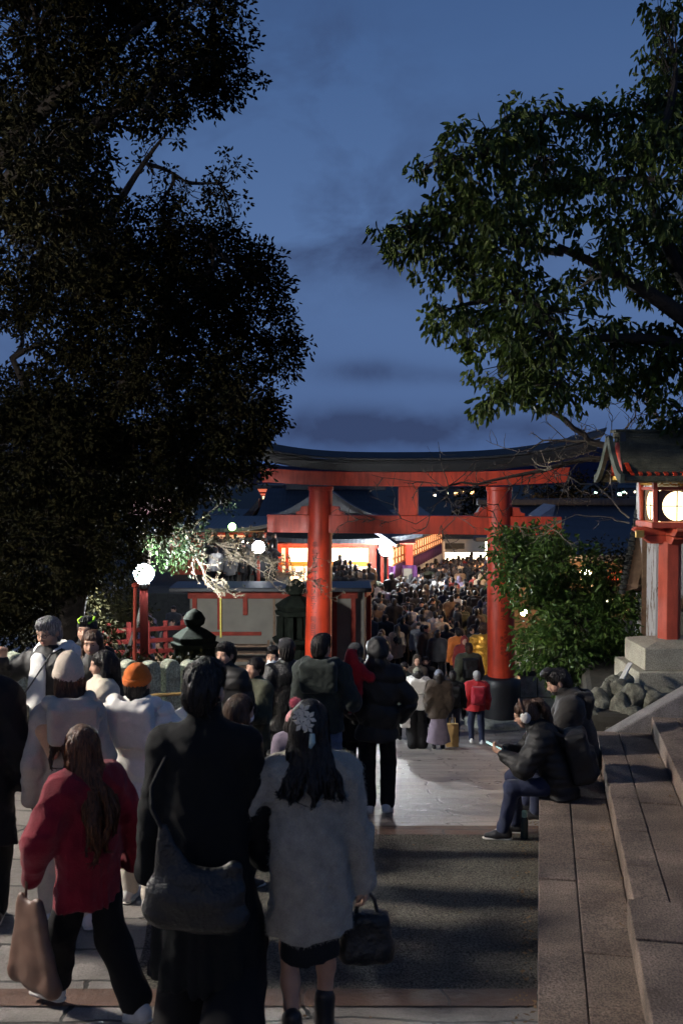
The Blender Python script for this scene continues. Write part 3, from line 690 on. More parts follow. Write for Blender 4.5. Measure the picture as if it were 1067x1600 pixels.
def curved_roof(O, x0, x1, ye, yr, ze, zr, lift=.35, n=14, rows=7, back=True, inset=(0, 0), thick=.22):
    """front slope from the eave (ye, ze) up to the ridge (yr, zr), concave and with lifted eave ends"""
    mb = MB(O); V = []; F = []
    def pt(i, j, dz=0):
        f = j / rows; t = 2 * i / n - 1
        xa = x0 + inset[0] * f; xb = x1 - inset[1] * f
        x = xa + (xb - xa) * i / n
        z = ze + (zr - ze) * (f ** 1.35) + lift * (1 - f) * abs(t) ** 3
        return Vector((x, ye + (yr - ye) * f, z + dz))
    for j in range(rows + 1):
        for i in range(n + 1): V.append(pt(i, j))
    nb = len(V)
    for j in range(rows + 1):
        for i in range(n + 1): V.append(pt(i, j, -thick))
    k = n + 1
    for j in range(rows):
        for i in range(n):
            a = j * k + i
            F.append((a, a + 1, a + k + 1, a + k)); F.append((nb + a, nb + a + k, nb + a + k + 1, nb + a + 1))
    for i in range(n): F.append((i, nb + i, nb + i + 1, i + 1)); a = rows * k + i; F.append((a, a + 1, nb + a + 1, nb + a))
    for j in range(rows):
        a = j * k; F.append((a, a + k, nb + a + k, nb + a)); b = j * k + n; F.append((b, nb + b, nb + b + k, b + k))
    mb.add(V, F)
    if back:
        mb.prism([Vector((x0 + inset[0], yr, zr)), Vector((x0 + inset[0], yr, zr - thick)), Vector((x0, 2 * yr - ye, ze))], (x1 - x0 - inset[0] - inset[1], 0, 0))
    return mb
PAPER = glow('lit_window_paper', (1.0, .74, .34), 2.0)
INNER = glow('lit_interior', (1.0, .74, .36), 2.6)
def main_hall():
    Y = 50
    x0, x1 = ax(392, Y), ax(655, Y)
    root = empty('prayer_hall', ((x0 + x1) / 2, Y, 0), 'red shrine hall with long lit windows under a big blue grey roof', 'hall'); O = root.location
    fx0, fx1 = ax(428, Y), ax(590, Y); ztop = az(838, Y); zw1 = az(856, Y); zw0 = az(878, Y); zl1 = az(884, Y); zl0 = az(912, Y)
    mb = MB(O)                                 # facade: piers, beams
    for u in (428, 446, 506, 576):
        a, b = ax(u, Y), ax(u + (12 if u != 446 else 5), Y); mb.box(((a + b) / 2, Y, ztop / 2), (b - a, .35, ztop))
    mb.box(((fx0 + fx1) / 2, Y + .02, (ztop + zw1) / 2 + .06), (fx1 - fx0, .3, ztop - zw1 + .12))
    mb.box(((fx0 + fx1) / 2, Y + .02, zl0 / 2), (fx1 - fx0, .3, zl0))
    mb.build('red_frame', M_RED, root, bevel=.02)
    mb = MB(O); mb.box(((fx0 + fx1) / 2, Y - .02, (zw0 + zl1) / 2), (fx1 - fx0 - .3, .3, zw0 - zl1)); mb.build('gilt_beam', mat('ochre_beam', (.75, .28, .03), .5, .1, 3), root, bevel=.02)
    mb = MB(O); mb.box(((fx0 + fx1) / 2, Y + .22, (zw1 + zw0) / 2), (fx1 - fx0 - .2, .05, zw1 - zw0)); mb.build('upper_window', PAPER, root)
    mb = MB(O); mb.box(((fx0 + fx1) / 2, Y + .22, (zl1 + zl0) / 2), (fx1 - fx0 - .2, .05, zl1 - zl0)); lw = mb.build('counter_window', PAPER, root)
    mb = MB(O)                                 # hanging slips and notices seen against the light
    for k in range(34):
        x = fx0 + .5 + (fx1 - fx0 - .9) * (k + .3 * math.sin(k * 7)) / 33; h = .12 + .10 * ((k * 7) % 5) / 4; z = zl1 - .12 - .10 * ((k * 3) % 4)
        mb.box((x, Y + .14, z - h / 2), (.05 + .03 * (k % 3), .012, h))
    mb.build('hanging_slips', mat('tan_paper', (.5, .36, .2), .8), root)
    mb = MB(O)
    for k in range(9):
        x = fx0 + .4 + (fx1 - fx0 - .8) * k / 8; mb.box((x, Y + .17, (zl1 + zl0) / 2), (.035, .04, zl1 - zl0))
    mb.build('window_bars', M_REDD, root)
    ze, zr = az(842, Y - 2), az(763, Y + 4.5)
    rf = curved_roof(O, x0, x1, Y - 2.2, Y + 4.5, ze, zr, .35, inset=(.5, 2.5)).build('roof', M_TILE, root)
    mb = MB(O); mb.box(((x0 + x1) / 2, Y + 4.5, zr + .15), (x1 - x0 - 3, .5, .5)); mb.build('ridge', M_TILE, rf, bevel=.05)
    mb = MB(O)                                 # underside boards glowing red by the lamps
    mb.hexa([Vector(p) for p in ((x0 + .3, Y - 2.0, ze - .27), (x1 - .3, Y - 2.0, ze - .27), (x1 - .3, Y - .2, ze - .12), (x0 + .3, Y - .2, ze - .12), (x0 + .3, Y - 2.0, ze - .2), (x1 - .3, Y - 2.0, ze - .2), (x1 - .3, Y - .2, ze - .02), (x0 + .3, Y - .2, ze - .02))])
    mb.build('eave_boards', M_REDD, root)
    # front gable on the roof slope
    gx = ax(506, Y - 1); gw = 2.7; zb, zt_ = az(805, Y - 1), az(758, Y - 1)
    mb = MB(O); yf = Y - .9
    for s in (-1, 1):
        pr = []
        for f in np.linspace(0, 1, 8): pr.append((gx + s * gw * f, zt_ - (zt_ - zb) * (1 - (1 - f) ** 1.5)))
        top = [Vector((x, yf - .5, z)) for x, z in pr]; low = [Vector((x, yf - .5, z - .25)) for x, z in pr[::-1]]
        mb.prism(top + low, (0, 5.2, 0))
    gb = mb.build('gable_roof', M_TILE, rf)
    mb = MB(O); mb.prism([Vector((gx - gw * .8, yf, zb + .1)), Vector((gx + gw * .8, yf, zb + .1)), Vector((gx, yf, zt_ - .3))], (0, .2, 0)); mb.build('gable_wall', M_BLK, gb)
    for u in (640, 612):                       # red posts right of the counter
        mb = MB(O); x = ax(u, Y); mb.box((x, Y + .4, ztop / 2), (.4, .4, ztop)); mb.build('post', M_RED, root, bevel=.03)
    mb = MB(O); mb.box(((ax(596, Y) + ax(645, Y)) / 2, Y + 1.2, ztop / 2), (ax(645, Y) - ax(596, Y), .2, ztop)); mb.build('side_wall', M_RED, root)
    mb = MB(O)
    V = []; n = 16; xa, xb = ax(607, Y - .6), ax(652, Y - .6); za, zb2 = az(883, Y - .6), az(912, Y - .6)
    for k in range(n + 1):
        for z in (za, zb2): V.append((xa + (xb - xa) * k / n, Y - .6 + .06 * math.sin(k * 1.9), z))
    mb.add(V, [(2 * k, 2 * k + 2, 2 * k + 3, 2 * k + 1) for k in range(n)])
    cu = mb.build('purple_curtain', mat('purple_cloth', (.07, .018, .085), .85, .2, 4), root, smooth=True); cu.modifiers.new('thickness', 'SOLIDIFY').thickness = .02
    for u in (622, 637):
        mb = MB(O); mb.lathe((ax(u, Y - .65), Y - .68, az(897, Y)), [(.02, -.35), (.30, -.34), (.30, .34), (.02, .35)], 4, rot=R(45), sy=.08); mb.build('white_notice', M_CREAM, root)
main_hall()
def added_eave_light():  # unseen tubes added to light the hall's ochre beam and red piers
    x0, x1 = ax(432, 50), ax(592, 50); r = empty('added_eave_light', ((x0 + x1) / 2, 48.95, 2.9), 'added row of warm tubes hidden under the eaves to light the red shrine hall', 'lamp')
    mb = MB(r.location)
    for k in range(6): a = x0 + (x1 - x0) * (k + .1) / 6; b = x0 + (x1 - x0) * (k + .9) / 6; mb.tube([(a, 48.95, 3.12), (b, 48.95, 3.12)], .03, 8)
    mb.build('tube', glow('added_eave_glow', (1, .66, .3), 90), r); mb = MB(r.location); mb.box(((x0 + x1) / 2, 48.95, 3.18), (x1 - x0, .1, .04)); mb.build('fitting', M_BLK, r)
added_eave_light()
mb = MB(); mb.box((ax(520, 52), 52.6, -.86), (13, 5.6, 1.72)); tag(mb.build('hall_terrace', M_DSTONE, bevel=.04), kind='structure')
def corridor():
    a0, a1 = at(611, 905, 47.5), at(689, 880, 64)
    root = empty('lattice_gallery', (a0.x, a0.y, 0), 'latticed gallery lit from inside, running back from the hall to the far stall', 'gallery'); O = root.location
    b0 = Vector((a0.x, a0.y, 0)); b1 = Vector((a1.x, a1.y, 0)); d = (b1 - b0).normalized(); nrm = Vector((d.y, -d.x, 0))
    zb0, zt = az(884, 47.5), az(848, 52)
    Z = lambda z: Vector((0, 0, z))
    L = (b1 - b0).length
    mb = MB(O); mb.hexa([b0 + Z(zb0), b1 + Z(zb0), b1 + Z(zb0) - nrm * .1, b0 + Z(zb0) - nrm * .1, b0 + Z(zt), b1 + Z(zt), b1 + Z(zt) - nrm * .1, b0 + Z(zt) - nrm * .1]); mb.build('lit_screen', glow('gallery_glow', (1.0, .46, .18), 1.5), root)
    mb = MB(O)
    for k in range(22):
        p = b0 + d * (L * k / 21) + nrm * .03; mb.beam(p + Z(zb0), p + Z(zt), .10, .03, up=d)
    for z in (zb0, (zb0 * .62 + zt * .38), zt): mb.beam(b0 + Z(z) + nrm * .05, b1 + Z(z) + nrm * .05, .04, .08)
    mb.build('lattice', mat('lit_cedar_lattice', (.42, .20, .08), .7, .25, 6), root)  # cedar given a lighter colour so the lattice looks lit
    mb = MB(O); V = []; n = 70
    for k in range(n + 1):
        p = b0 + d * (L * k / n) + nrm * (.12 + .04 * math.sin(k * 1.7))
        V += [p + Z(zb0 - .02), p + Z(zb0 - .62)]
    mb.add(V, [(2 * k, 2 * k + 2, 2 * k + 3, 2 * k + 1) for k in range(n)]); c = mb.build('purple_band', MATS['purple_cloth'], root, smooth=True); c.modifiers.new('thickness', 'SOLIDIFY').thickness = .02
    mb = MB(O)
    for k in range(46):
        p = b0 + d * (L * k / 45) + nrm * .05; mb.beam(p + Z(-1.7), p + Z(zb0 - .6), .2, .05, up=nrm)
    mb.build('pale_board', M_PLASTER, root)
    mb = MB(O)
    q0 = b0 + nrm * .3 - d * .3; q1 = b1 + nrm * .3 + d * .5; r0 = b0 - nrm * 1.6 - d * .8; r1 = b1 - nrm * 1.6 + d * .5
    mb.hexa([q0 + Z(zt + .1), q1 + Z(zt + .1), r1 + Z(zt + 1.35), r0 + Z(zt + 1.35), q0 + Z(zt + .24), q1 + Z(zt + .24), r1 + Z(zt + 1.6), r0 + Z(zt + 1.6)]); mb.build('roof', M_TILE, root)
corridor()
def stall():
    Y = 70
    x0, x1 = ax(688, Y), ax(768, Y); root = empty('far_stall', ((x0 + x1) / 2, Y, 0), 'pale flat roofed stall with dark sign board and bright counter closing the plaza', 'stall'); O = root.location
    z0, z1, zr = az(863, Y), az(842, Y), az(834, Y)
    mb = MB(O); mb.box(((x0 + x1) / 2, Y, (z0 + z1) / 2), (x1 - x0, .3, z1 - z0)); mb.build('front_board', mat('pale_board', (.70, .66, .58), .8, .08, 3), root, bevel=.02)
    mb = MB(O); mb.box((ax(710, Y), Y - .2, az(853, Y)), (ax(725, Y) - ax(695, Y), .08, az(848, Y) - az(857, Y))); mb.build('sign_board', M_BLK, root, bevel=.02)
    mb = MB(O); mb.box(((x0 + x1) / 2, Y + .6, z0 - .62), (x1 - x0 - .3, .1, 1.3)); mb.build('lit_counter', glow('stall_light', (1, .84, .55), 6.0), root)
    mb = MB(O); mb.box(((x0 + x1) / 2, Y + 1.5, (zr + z1) / 2 + .1), (x1 - x0 + 1, 4, .35)); mb.build('roof', M_TILE, root, bevel=.04)
    mb = MB(O)
    for x in (x0 + .1, (x0 + x1) / 2 + .4, x1 - .1): mb.box((x, Y, z0 / 2 - .85), (.2, .2, z0 + 1.7))
    mb.build('post', M_WOOD, root)
    mb = MB(O); mb.box(((x0 + x1) / 2, Y - .1, -1.1), (x1 - x0, .3, 1.0)); mb.build('counter', M_WOOD, root)
    x = ax(693, 60); r2 = empty('white_pole', (x, 60, 0), 'thin white pole standing before the far stall', 'pole')
    mb = MB(r2.location); mb.tube([(x, 60, -1.2), (x, 60, az(848, 60))], .09, 10); mb.build('shaft', M_PLASTER, r2, smooth=True)
    mb = MB(r2.location); mb.lathe((x, 60, az(848, 60)), [(.05, 0), (.11, .02), (.11, .08), (.04, .14)], 10); mb.build('cap', M_PLASTER, r2, smooth=True)
    x = ax(762, 62); z = az(868, 62)           # lit end of the next stall, just left of the right pillar
    r3 = empty('lit_kiosk', (ax(768, 64), 64, 0), 'narrow brightly lit kiosk just left of the right gate pillar', 'kiosk'); O = r3.location
    mb = MB(O); mb.box((ax(768, 64), 64, az(868, 64)), (ax(776, 64) - ax(757, 64), .2, 2.0)); mb.build('lit_front', glow('stall_light', (1, .84, .55), 6.0), r3)
    mb = MB(O); mb.box((ax(768, 64), 64, az(843, 64) + .05), (2.2, 1.4, .3)); mb.build('roof', M_TILE, r3, bevel=.03)
    mb = MB(O); mb.box((ax(768, 64), 64, -.6), (1.6, .3, 1.6)); mb.build('counter', M_REDD, r3)
stall()
M_SHADERED = mat('shaded_red_paint', (.20, .030, .018), .7, .3, 4, spec=.2)  # red darkened in colour to stand in for the shade left of the gate
def low_building():
    Y = 29
    x0, xc = ax(296, Y), ax(556, Y); zt, zb = az(922, Y), az(1012, Y)
    root = empty('cream_wall', ((x0 + xc) / 2, Y, 0), 'low cream wall with red posts and a narrow black roof left of the gate', 'wall'); O = root.location
    cor = Vector((xc, Y, 0)); far = Vector((ax(566, 30.6), 30.6, 0))
    P = [Vector((x0, Y, 0)), cor, cor + Vector((0, .25, 0)), Vector((x0, Y + .25, 0))]; P2 = [cor + Vector((0, .25, 0)), cor + Vector((.25, .25, 0)), far + Vector((.25, 0, 0)), far]
    mb = MB(O); mb.hexa(P + [p + Vector((0, 0, zt)) for p in P]); mb.hexa(P2 + [p + Vector((0, 0, zt)) for p in P2]); mb.build('wall', M_CREAM, root)
    mb = MB(O)
    mb.box(((x0 + xc) / 2, Y - .03, zt - .12), (xc - x0 + .1, .1, .24)); mb.beam(cor + Vector((.28, .3, zt - .12)), far + Vector((.28, 0, zt - .12)), .1, .24)
    mb.beam(Vector((x0, Y - .03, zb + .42)), Vector((ax(408, Y), Y - .03, zb + .42)), .08, .10)
    mb.build('red_beam', M_SHADERED, root, bevel=.01)
    for u, z in ((304, zb - .4), (343, zb + .42), (383, zt - .85), (523, zb - .4), (552, zb - .4)):
        mb = MB(O); mb.box((ax(u, Y), Y - .05, (z + zt) / 2), (.13, .1, zt - z - .25)); mb.build('red_post', M_SHADERED, root, bevel=.01)
    for f in (.5,):
        p = cor.lerp(far, f); mb = MB(O); mb.box(p + Vector((.28, 0, zt / 2 - .12)), (.12, .16, zt - .25), rz=math.atan2(7, 1.1)); mb.build('red_post', M_SHADERED, root, bevel=.01)
    for u in (428, 460):
        mb = MB(O); mb.box((ax(u, Y), Y - .03, (zb + zt) / 2 - .1), (.06, .06, zt - zb - .2)); mb.build('dark_batten', M_WOOD, root)
    mb = MB(O); mb.box((ax(345, Y), Y - .12, zb + .9), (.045, .04, 1.15)); mb.build('yellow_cable', mat('yellow_cable', (.7, .55, .1), .5), root)
    # black board roof with a slight fall to the front
    mb = MB(O)
    a, b = Vector((x0 - .5, Y - .7, zt + .02)), Vector((xc + .45, Y - .7, zt + .02)); c, d = Vector((xc + .45, Y + .8, zt + .06)), Vector((x0 - .5, Y + .8, zt + .06))
    mb.hexa([a, b, c, d] + [p + Vector((0, 0, .12)) for p in (a, b, c, d)]); rf = mb.build('roof', M_BLK, root, bevel=.02)
    mb = MB(O); mb.beam(Vector((xc + .15, Y + .85, zt + .08)), far + Vector((.15, 0, zt + .08)), .5, .12); mb.build('fascia', M_WOOD, rf)
    # wooden steps at its foot
    r2 = empty('wooden_steps', (ax(365, Y - 1), Y - 1.2, 0), 'dark wooden steps at the foot of the cream wall', 'steps'); O2 = r2.location
    for k in range(4):
        mb = MB(O2); mb.box((ax(365, Y - 1), Y - .5 - .28 * k, zb + .15 - .16 * k), (1.8, .3, .05)); mb.build('tread', M_WOOD, r2, bevel=.008)
    for s in (-1, 1):
        mb = MB(O2); mb.beam((ax(365, Y - 1) + s * .93, Y - .3, zb + .2), (ax(365, Y - 1) + s * .93, Y - 1.5, zb - .5), .06, .2); mb.build('stringer', M_WOOD, r2)
low_building()
def left_buildings():
    Y = 58                                     # lit upper gable behind the gate's left end
    root = empty('gabled_hall', (ax(415, Y), Y, 0), 'dark roofed hall with an orange lit gable at the left end of the gate', 'hall'); O = root.location
    gx = ax(421, Y); zt = az(752, Y); zb = az(792, Y)
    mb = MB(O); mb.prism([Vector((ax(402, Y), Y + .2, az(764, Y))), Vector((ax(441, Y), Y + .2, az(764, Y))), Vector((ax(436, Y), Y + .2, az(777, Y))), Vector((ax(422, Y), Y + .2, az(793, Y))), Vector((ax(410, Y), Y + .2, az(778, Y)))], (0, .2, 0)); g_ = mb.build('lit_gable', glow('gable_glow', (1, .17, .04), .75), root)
    mb = MB(O)
    for v, u0, u1 in ((770, 405, 438), (783, 412, 431), (775, 408, 436)): mb.box(((ax(u0, Y) + ax(u1, Y)) / 2, Y + .1, az(v, Y)), (ax(u1, Y) - ax(u0, Y), .12, .10))
    mb.build('gable_beams', M_RED, root)
    mb = MB(O)
    for u in (415, 428): mb.box((ax(u, Y), Y + .06, az(777.5, Y)), (.34, .06, .17))
    mb.build('gable_lights', glow('gable_lamp', (1, .6, .3), 3.0), root)
    rf = MB(O)
    for s, ue in ((-1, 372), (1, 470)):
        pts = [(ax(421 + (ue - 421) * f, Y), az(756 + 40 * (1 - (1 - f) ** 1.6) + (14 if s < 0 else 0) * f, Y)) for f in np.linspace(.32, 1, 8)]
        rf.prism([Vector((x, Y - .5, z)) for x, z in pts] + [Vector((x, Y - .5, z - .5)) for x, z in pts[::-1]], (0, 7, 0))
    rf.prism([Vector((ax(398, Y), Y - .4, az(757, Y))), Vector((ax(444, Y), Y - .4, az(757, Y))), Vector((ax(441, Y), Y - .4, az(764, Y))), Vector((ax(401, Y), Y - .4, az(764, Y)))], (0, 7, 0))
    rf.build('roof', M_TILE, root)
    curved_roof(O, ax(415, Y) - 9, ax(440, Y), Y - 3, Y + 5, az(832, Y - 3), az(795, Y + 5), .4).build('lower_roof', M_TILE, root)
    mb = MB(O); mb.box((ax(340, Y), Y, az(850, Y) / 2), (9, .3, az(820, Y))); mb.build('wall', M_CREAM, root)
    Y = 46                                     # long low eaves glowing warm behind the blossom branch
    r2 = empty('eaves_house', (ax(360, Y), Y, 0), 'low house with warm lit eaves behind the bare white branch', 'house'); O = r2.location
    x0, x1 = ax(250, Y), ax(432, Y)
    curved_roof(O, x0, x1, Y - 1.5, Y + 4, az(826, Y - 1.5), az(806, Y + 4), .30, thick=.16).build('roof', M_TILE, r2)
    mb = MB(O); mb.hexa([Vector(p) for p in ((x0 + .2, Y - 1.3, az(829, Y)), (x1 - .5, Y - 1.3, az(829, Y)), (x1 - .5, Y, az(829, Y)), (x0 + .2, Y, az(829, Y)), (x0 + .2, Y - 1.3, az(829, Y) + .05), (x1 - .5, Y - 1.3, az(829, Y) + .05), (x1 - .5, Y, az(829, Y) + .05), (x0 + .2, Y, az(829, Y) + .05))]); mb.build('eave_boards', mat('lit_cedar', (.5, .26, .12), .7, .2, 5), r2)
    mb = MB(O); mb.box(((x0 + x1) / 2, Y, az(832, Y) / 2), (x1 - x0 - 1, .3, az(832, Y))); mb.build('wall', M_REDD, r2)
    mb = MB(O); mb.box((ax(355, Y), Y - .2, az(842, Y)), (1.9, .06, .35)); mb.build('lit_transom', glow('transom_glow', (1, .45, .18), 1.2), r2)
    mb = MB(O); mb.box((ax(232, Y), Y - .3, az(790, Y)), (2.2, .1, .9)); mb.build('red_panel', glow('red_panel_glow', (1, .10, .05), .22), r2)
left_buildings()
def right_house():
    Y = 36
    root = empty('tiled_house', (ax(890, Y), Y, 0), 'house with a blue tiled roof behind the bush on the right', 'house'); O = root.location
    curved_roof(O, ax(792, Y), ax(1100, Y), Y, Y + 7, az(868, Y), az(789, Y + 7), .1, thick=.2).build('roof', M_TILE, root)
    mb = MB(O); mb.box(((ax(800, Y) + ax(1100, Y)) / 2, Y + 7, az(788, Y + 7) + .1), (7.6, .4, .3)); mb.build('ridge', M_TILE, root, bevel=.05)
    mb = MB(O); mb.box(((ax(800, Y) + ax(1100, Y)) / 2, Y + 1.4, az(872, Y) / 2), (6.4, .3, az(872, Y))); mb.build('wall', M_WOOD, root)
    for k, (u, v, w, h, c) in enumerate(((928, 905, .30, .22, 0), (946, 912, .25, .3, 0), (951, 945, .42, .62, 1), (958, 962, .3, .3, 1), (984, 952, .34, .34, 0), (838, 892, .4, .12, 1), (812, 893, .3, .14, 1))):
        mb = MB(O); mb.box((ax(u, Y), Y + 1.2, az(v, Y)), (w * 1.6, .06, h * 1.6)); mb.build('lit_window', glow('warm_window', (1, .55, .2), 2.5) if c == 0 else glow('white_window', (1, .95, .6), 2), root)
    mb = MB(O); mb.box((ax(965, Y), Y + 1.0, az(905, Y)), (1.1, .1, .35)); mb.build('red_eave', M_REDD, root)
    mb = MB(O); mb.prism([Vector((ax(842, 33), 33, az(808, 33))), Vector((ax(868, 33), 33, az(789, 33))), Vector((ax(862, 33), 33, az(815, 33)))], (0, 2, 0)); mb.build('hip_roof', mat('pale_roof', (.20, .22, .27), .6), root)
right_house()

# ---- hills, town and far lights
def ridge_line(name, Y, pts, m, depth=300):
    V = []; n = len(pts)
    for u, v in pts:
        p = at(u, v, Y); V += [(p.x, Y, -2), (p.x, Y, p.z), (p.x, Y + depth, p.z * .6)]
    F = []
    for i in range(n - 1):
        a = 3 * i; F += [(a, a + 3, a + 4, a + 1), (a + 1, a + 4, a + 5, a + 2)]
    return tag(link_mesh(name, np_mesh(name, V, F), m), kind='structure')
pts = [(-900, 712)]
r_ = random.Random(3); u = -880
while u < 2200:
    base = 735 - 34 * math.exp(-((u - 930) / 110) ** 2) - 18 * math.exp(-((u - 200) / 260) ** 2) - 26 * math.exp(-((u - 1250) / 200) ** 2)
    pts.append((u, base + r_.uniform(-1.5, 1.5))); u += 17
ridge_line('mountain', 900, pts, mat('far_mountain', (0.028, 0.034, 0.075), .95, .15, .01))
M_TOWN = mat('town_wall', (.10, .10, .11), .8, .2, 3)
for i in range(26):
    left = i < 14
    u = r_.uniform(690, 724) if left else r_.uniform(935, 985); v = r_.uniform(764, 786) if left else r_.uniform(761, 769); Y = r_.uniform(300, 420)
    c = at(u, v, Y); root = empty('town_house', (c.x, Y, 0), 'far town house with lit windows seen under the gate lintel' if left else 'far town house with lit windows beside the lantern roof', 'house', 'far town houses seen under the gate lintel' if left else 'far town houses beside the lantern')
    O = root.location; w = r_.uniform(4, 8); h = max(1, c.z)
    mb = MB(O); mb.box((c.x, Y + 3, h / 2 + .5), (w, 6, h + 1.0)); mb.build('walls', M_TOWN, root)
    mb = MB(O); mb.prism([Vector((c.x - w / 2 - .4, Y - .4, h + 1)), Vector((c.x + w / 2 + .4, Y - .4, h + 1)), Vector((c.x + w / 2 + .4, Y + 3, h + 2)), Vector((c.x - w / 2 - .4, Y + 3, h + 2))], (0, .1, .3)); mb.build('roof', M_TILE, root)
    col, s = [((1, .55, .2), 7), ((1, .85, .6), 8), ((.6, 1, .8), 5), ((1, .9, .8), 10)][i % 4]
    mb = MB(O)
    for k in range(r_.randint(1, 3)): mb.box((c.x + r_.uniform(-w / 2.4, w / 2.4), Y - .05, h - r_.uniform(0, 1.0)), (r_.uniform(.5, 1.1), .1, r_.uniform(.4, .8)))
    mb.build('lit_windows', glow('town_glow_%d' % (i % 4), col, s), root)

# ---- stone lanterns silhouetted left of the gate
M_BSTONE = mat('shaded_mossy_stone', (.009, .011, .008), .95, .4, 6, .5, 40, spec=.05)  # mossy stone, colour blackened further to stand in for backlit shade
def stone_lantern(u, v0, v1, Y, label, wide=1.0):
    x = ax(u, Y); zt, g = az(v0, Y), ground(x, Y) - .05; H = zt - g
    root = empty('stone_lantern', (x, Y, g), label, 'stone lantern', 'stone lanterns left of the gate'); O = root.location; c = (x, Y, g)
    k = H / 2.0
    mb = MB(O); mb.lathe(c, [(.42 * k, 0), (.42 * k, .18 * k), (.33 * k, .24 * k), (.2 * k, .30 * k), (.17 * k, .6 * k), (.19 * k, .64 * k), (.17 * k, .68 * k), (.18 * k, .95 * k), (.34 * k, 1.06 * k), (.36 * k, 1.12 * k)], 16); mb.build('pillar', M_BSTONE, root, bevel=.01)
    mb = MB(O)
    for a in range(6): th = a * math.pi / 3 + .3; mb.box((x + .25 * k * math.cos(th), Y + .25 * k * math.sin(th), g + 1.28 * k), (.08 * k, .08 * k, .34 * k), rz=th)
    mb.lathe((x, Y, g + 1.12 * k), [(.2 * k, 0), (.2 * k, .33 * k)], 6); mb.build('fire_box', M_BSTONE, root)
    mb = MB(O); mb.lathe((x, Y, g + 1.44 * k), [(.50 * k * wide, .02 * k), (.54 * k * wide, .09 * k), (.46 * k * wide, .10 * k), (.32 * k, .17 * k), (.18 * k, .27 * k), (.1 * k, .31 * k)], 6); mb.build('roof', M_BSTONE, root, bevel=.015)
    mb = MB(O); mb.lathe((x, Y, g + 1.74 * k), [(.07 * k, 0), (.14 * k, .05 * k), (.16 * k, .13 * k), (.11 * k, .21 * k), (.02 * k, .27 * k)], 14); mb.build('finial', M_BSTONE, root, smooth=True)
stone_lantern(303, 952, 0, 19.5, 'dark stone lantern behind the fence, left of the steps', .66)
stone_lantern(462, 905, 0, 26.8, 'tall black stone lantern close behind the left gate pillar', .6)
# red railing left of the lamp
M_DRED = MATS['deep_shade_red']
root = empty('red_railing', (ax(190, 22), 22, ground(-5, 22)), 'dark red wooden railing behind the stone fence', 'railing'); O = root.location
for z0_, z1_ in ((988, 980), (1006, 998), (1022, 1015)):
    mb = MB(O); mb.beam(at(135, z0_, 21), at(290, z1_, 23.5), .08, .10); mb.build('rail', M_DRED, root, bevel=.01)
for k in range(6):
    f = k / 5; p = at(140, 982, 21).lerp(at(286, 975, 23.5), f); mb = MB(O); mb.box((p.x, p.y, p.z - .5), (.10, .10, 1.2)); mb.build('railing_post', M_DRED, root, bevel=.01)
root = empty('thin_red_pole', (ax(206, 14), 14, ground(ax(206, 14), 14)), 'thin bright red pole rising behind the fence below the blazing lamp', 'pole'); O = root.location
mb = MB(O); p = at(212, 918, 14.0); mb.tube([(p.x - .05, 14, ground(p.x, 14) - .1), p], .028, 10); mb.build('shaft', M_SHADERED, root, smooth=True)
mb = MB(O); mb.lathe(p, [(.028, 0), (.05, .01), (.05, .05), (.02, .07)], 10); mb.build('tip', M_SHADERED, root, smooth=True)
# ------------------------------------------------------------------ trees: tapered limbs to every clump, leaf-sized faces
def leaf_mat(name, c1, c2, rough=.42, trans=.25, spec=.22):
    m = bpy.data.materials.new(name); m.use_nodes = True; t = m.node_tree; b = t.nodes['Principled BSDF']; L = t.links.new
    at_ = t.nodes.new('ShaderNodeAttribute'); at_.attribute_name = 'leaf_tone'
    mx = t.nodes.new('ShaderNodeMix'); mx.data_type = 'RGBA'; mx.inputs['A'].default_value = list(c1) + [1]; mx.inputs['B'].default_value = list(c2) + [1]
    L(at_.outputs['Fac'], mx.inputs['Factor']); L(mx.outputs['Result'], b.inputs['Base Color'])
    b.inputs['Roughness'].default_value = rough; b.inputs['Specular IOR Level'].default_value = spec
    tr = t.nodes.new('ShaderNodeBsdfTranslucent'); L(mx.outputs['Result'], tr.inputs[0]); ms = t.nodes.new('ShaderNodeMixShader'); ms.inputs[0].default_value = trans
    L(b.outputs[0], ms.inputs[1]); L(tr.outputs[0], ms.inputs[2]); L(ms.outputs[0], t.nodes['Material Output'].inputs[0])
    return m
def unit(a): return a / np.maximum(1e-9, np.linalg.norm(a, axis=1, keepdims=True))
def leaves_mesh(name, P, D, L, Wd, rng, parent, O, m, fold=.25):
    """P leaf bases, D directions, L lengths, Wd widths: folded kite of two quads per leaf"""
    n = len(P); r = rng.normal(size=(n, 3)); S = unit(np.cross(D, r)); U_ = np.cross(S, D)
    L = L[:, None]; Wd = Wd[:, None]
    q = D * L; u = U_ * Wd * fold
    V = np.stack([P, P + q * .28 + S * Wd * .42 + u, P + q * .68 + S * Wd * .44 + u * .8 - U_ * L * .05, P + q - U_ * L * .14, P + q * .68 - S * Wd * .44 + u * .8 - U_ * L * .05, P + q * .28 - S * Wd * .42 + u], 1).reshape(-1, 3) - np.array(O)
    i = np.arange(n) * 6
    F = np.concatenate([np.stack([i, i + 3, i + 2, i + 1], 1), np.stack([i, i + 5, i + 4, i + 3], 1)])
    me = np_mesh(name, V, F)
    tone = np.clip(rng.normal(.45, .25, n), 0, 1).repeat(6).astype(np.float32)
    a = me.attributes.new('leaf_tone', 'FLOAT', 'POINT'); a.data.foreach_set('value', tone)
    return link_mesh(name, me, m, parent)
def twig_points(c, rad, n, rng, shell=.55):
    d = unit(rng.normal(size=(n, 3))); r = rng.random(n) ** (1 / 3); r = shell * np.maximum(r, .35) + (1 - shell) * r
    r = r * (1 + .38 * rng.random(n) ** 3)
    return np.array(c) + d * r[:, None] * np.array(rad), d
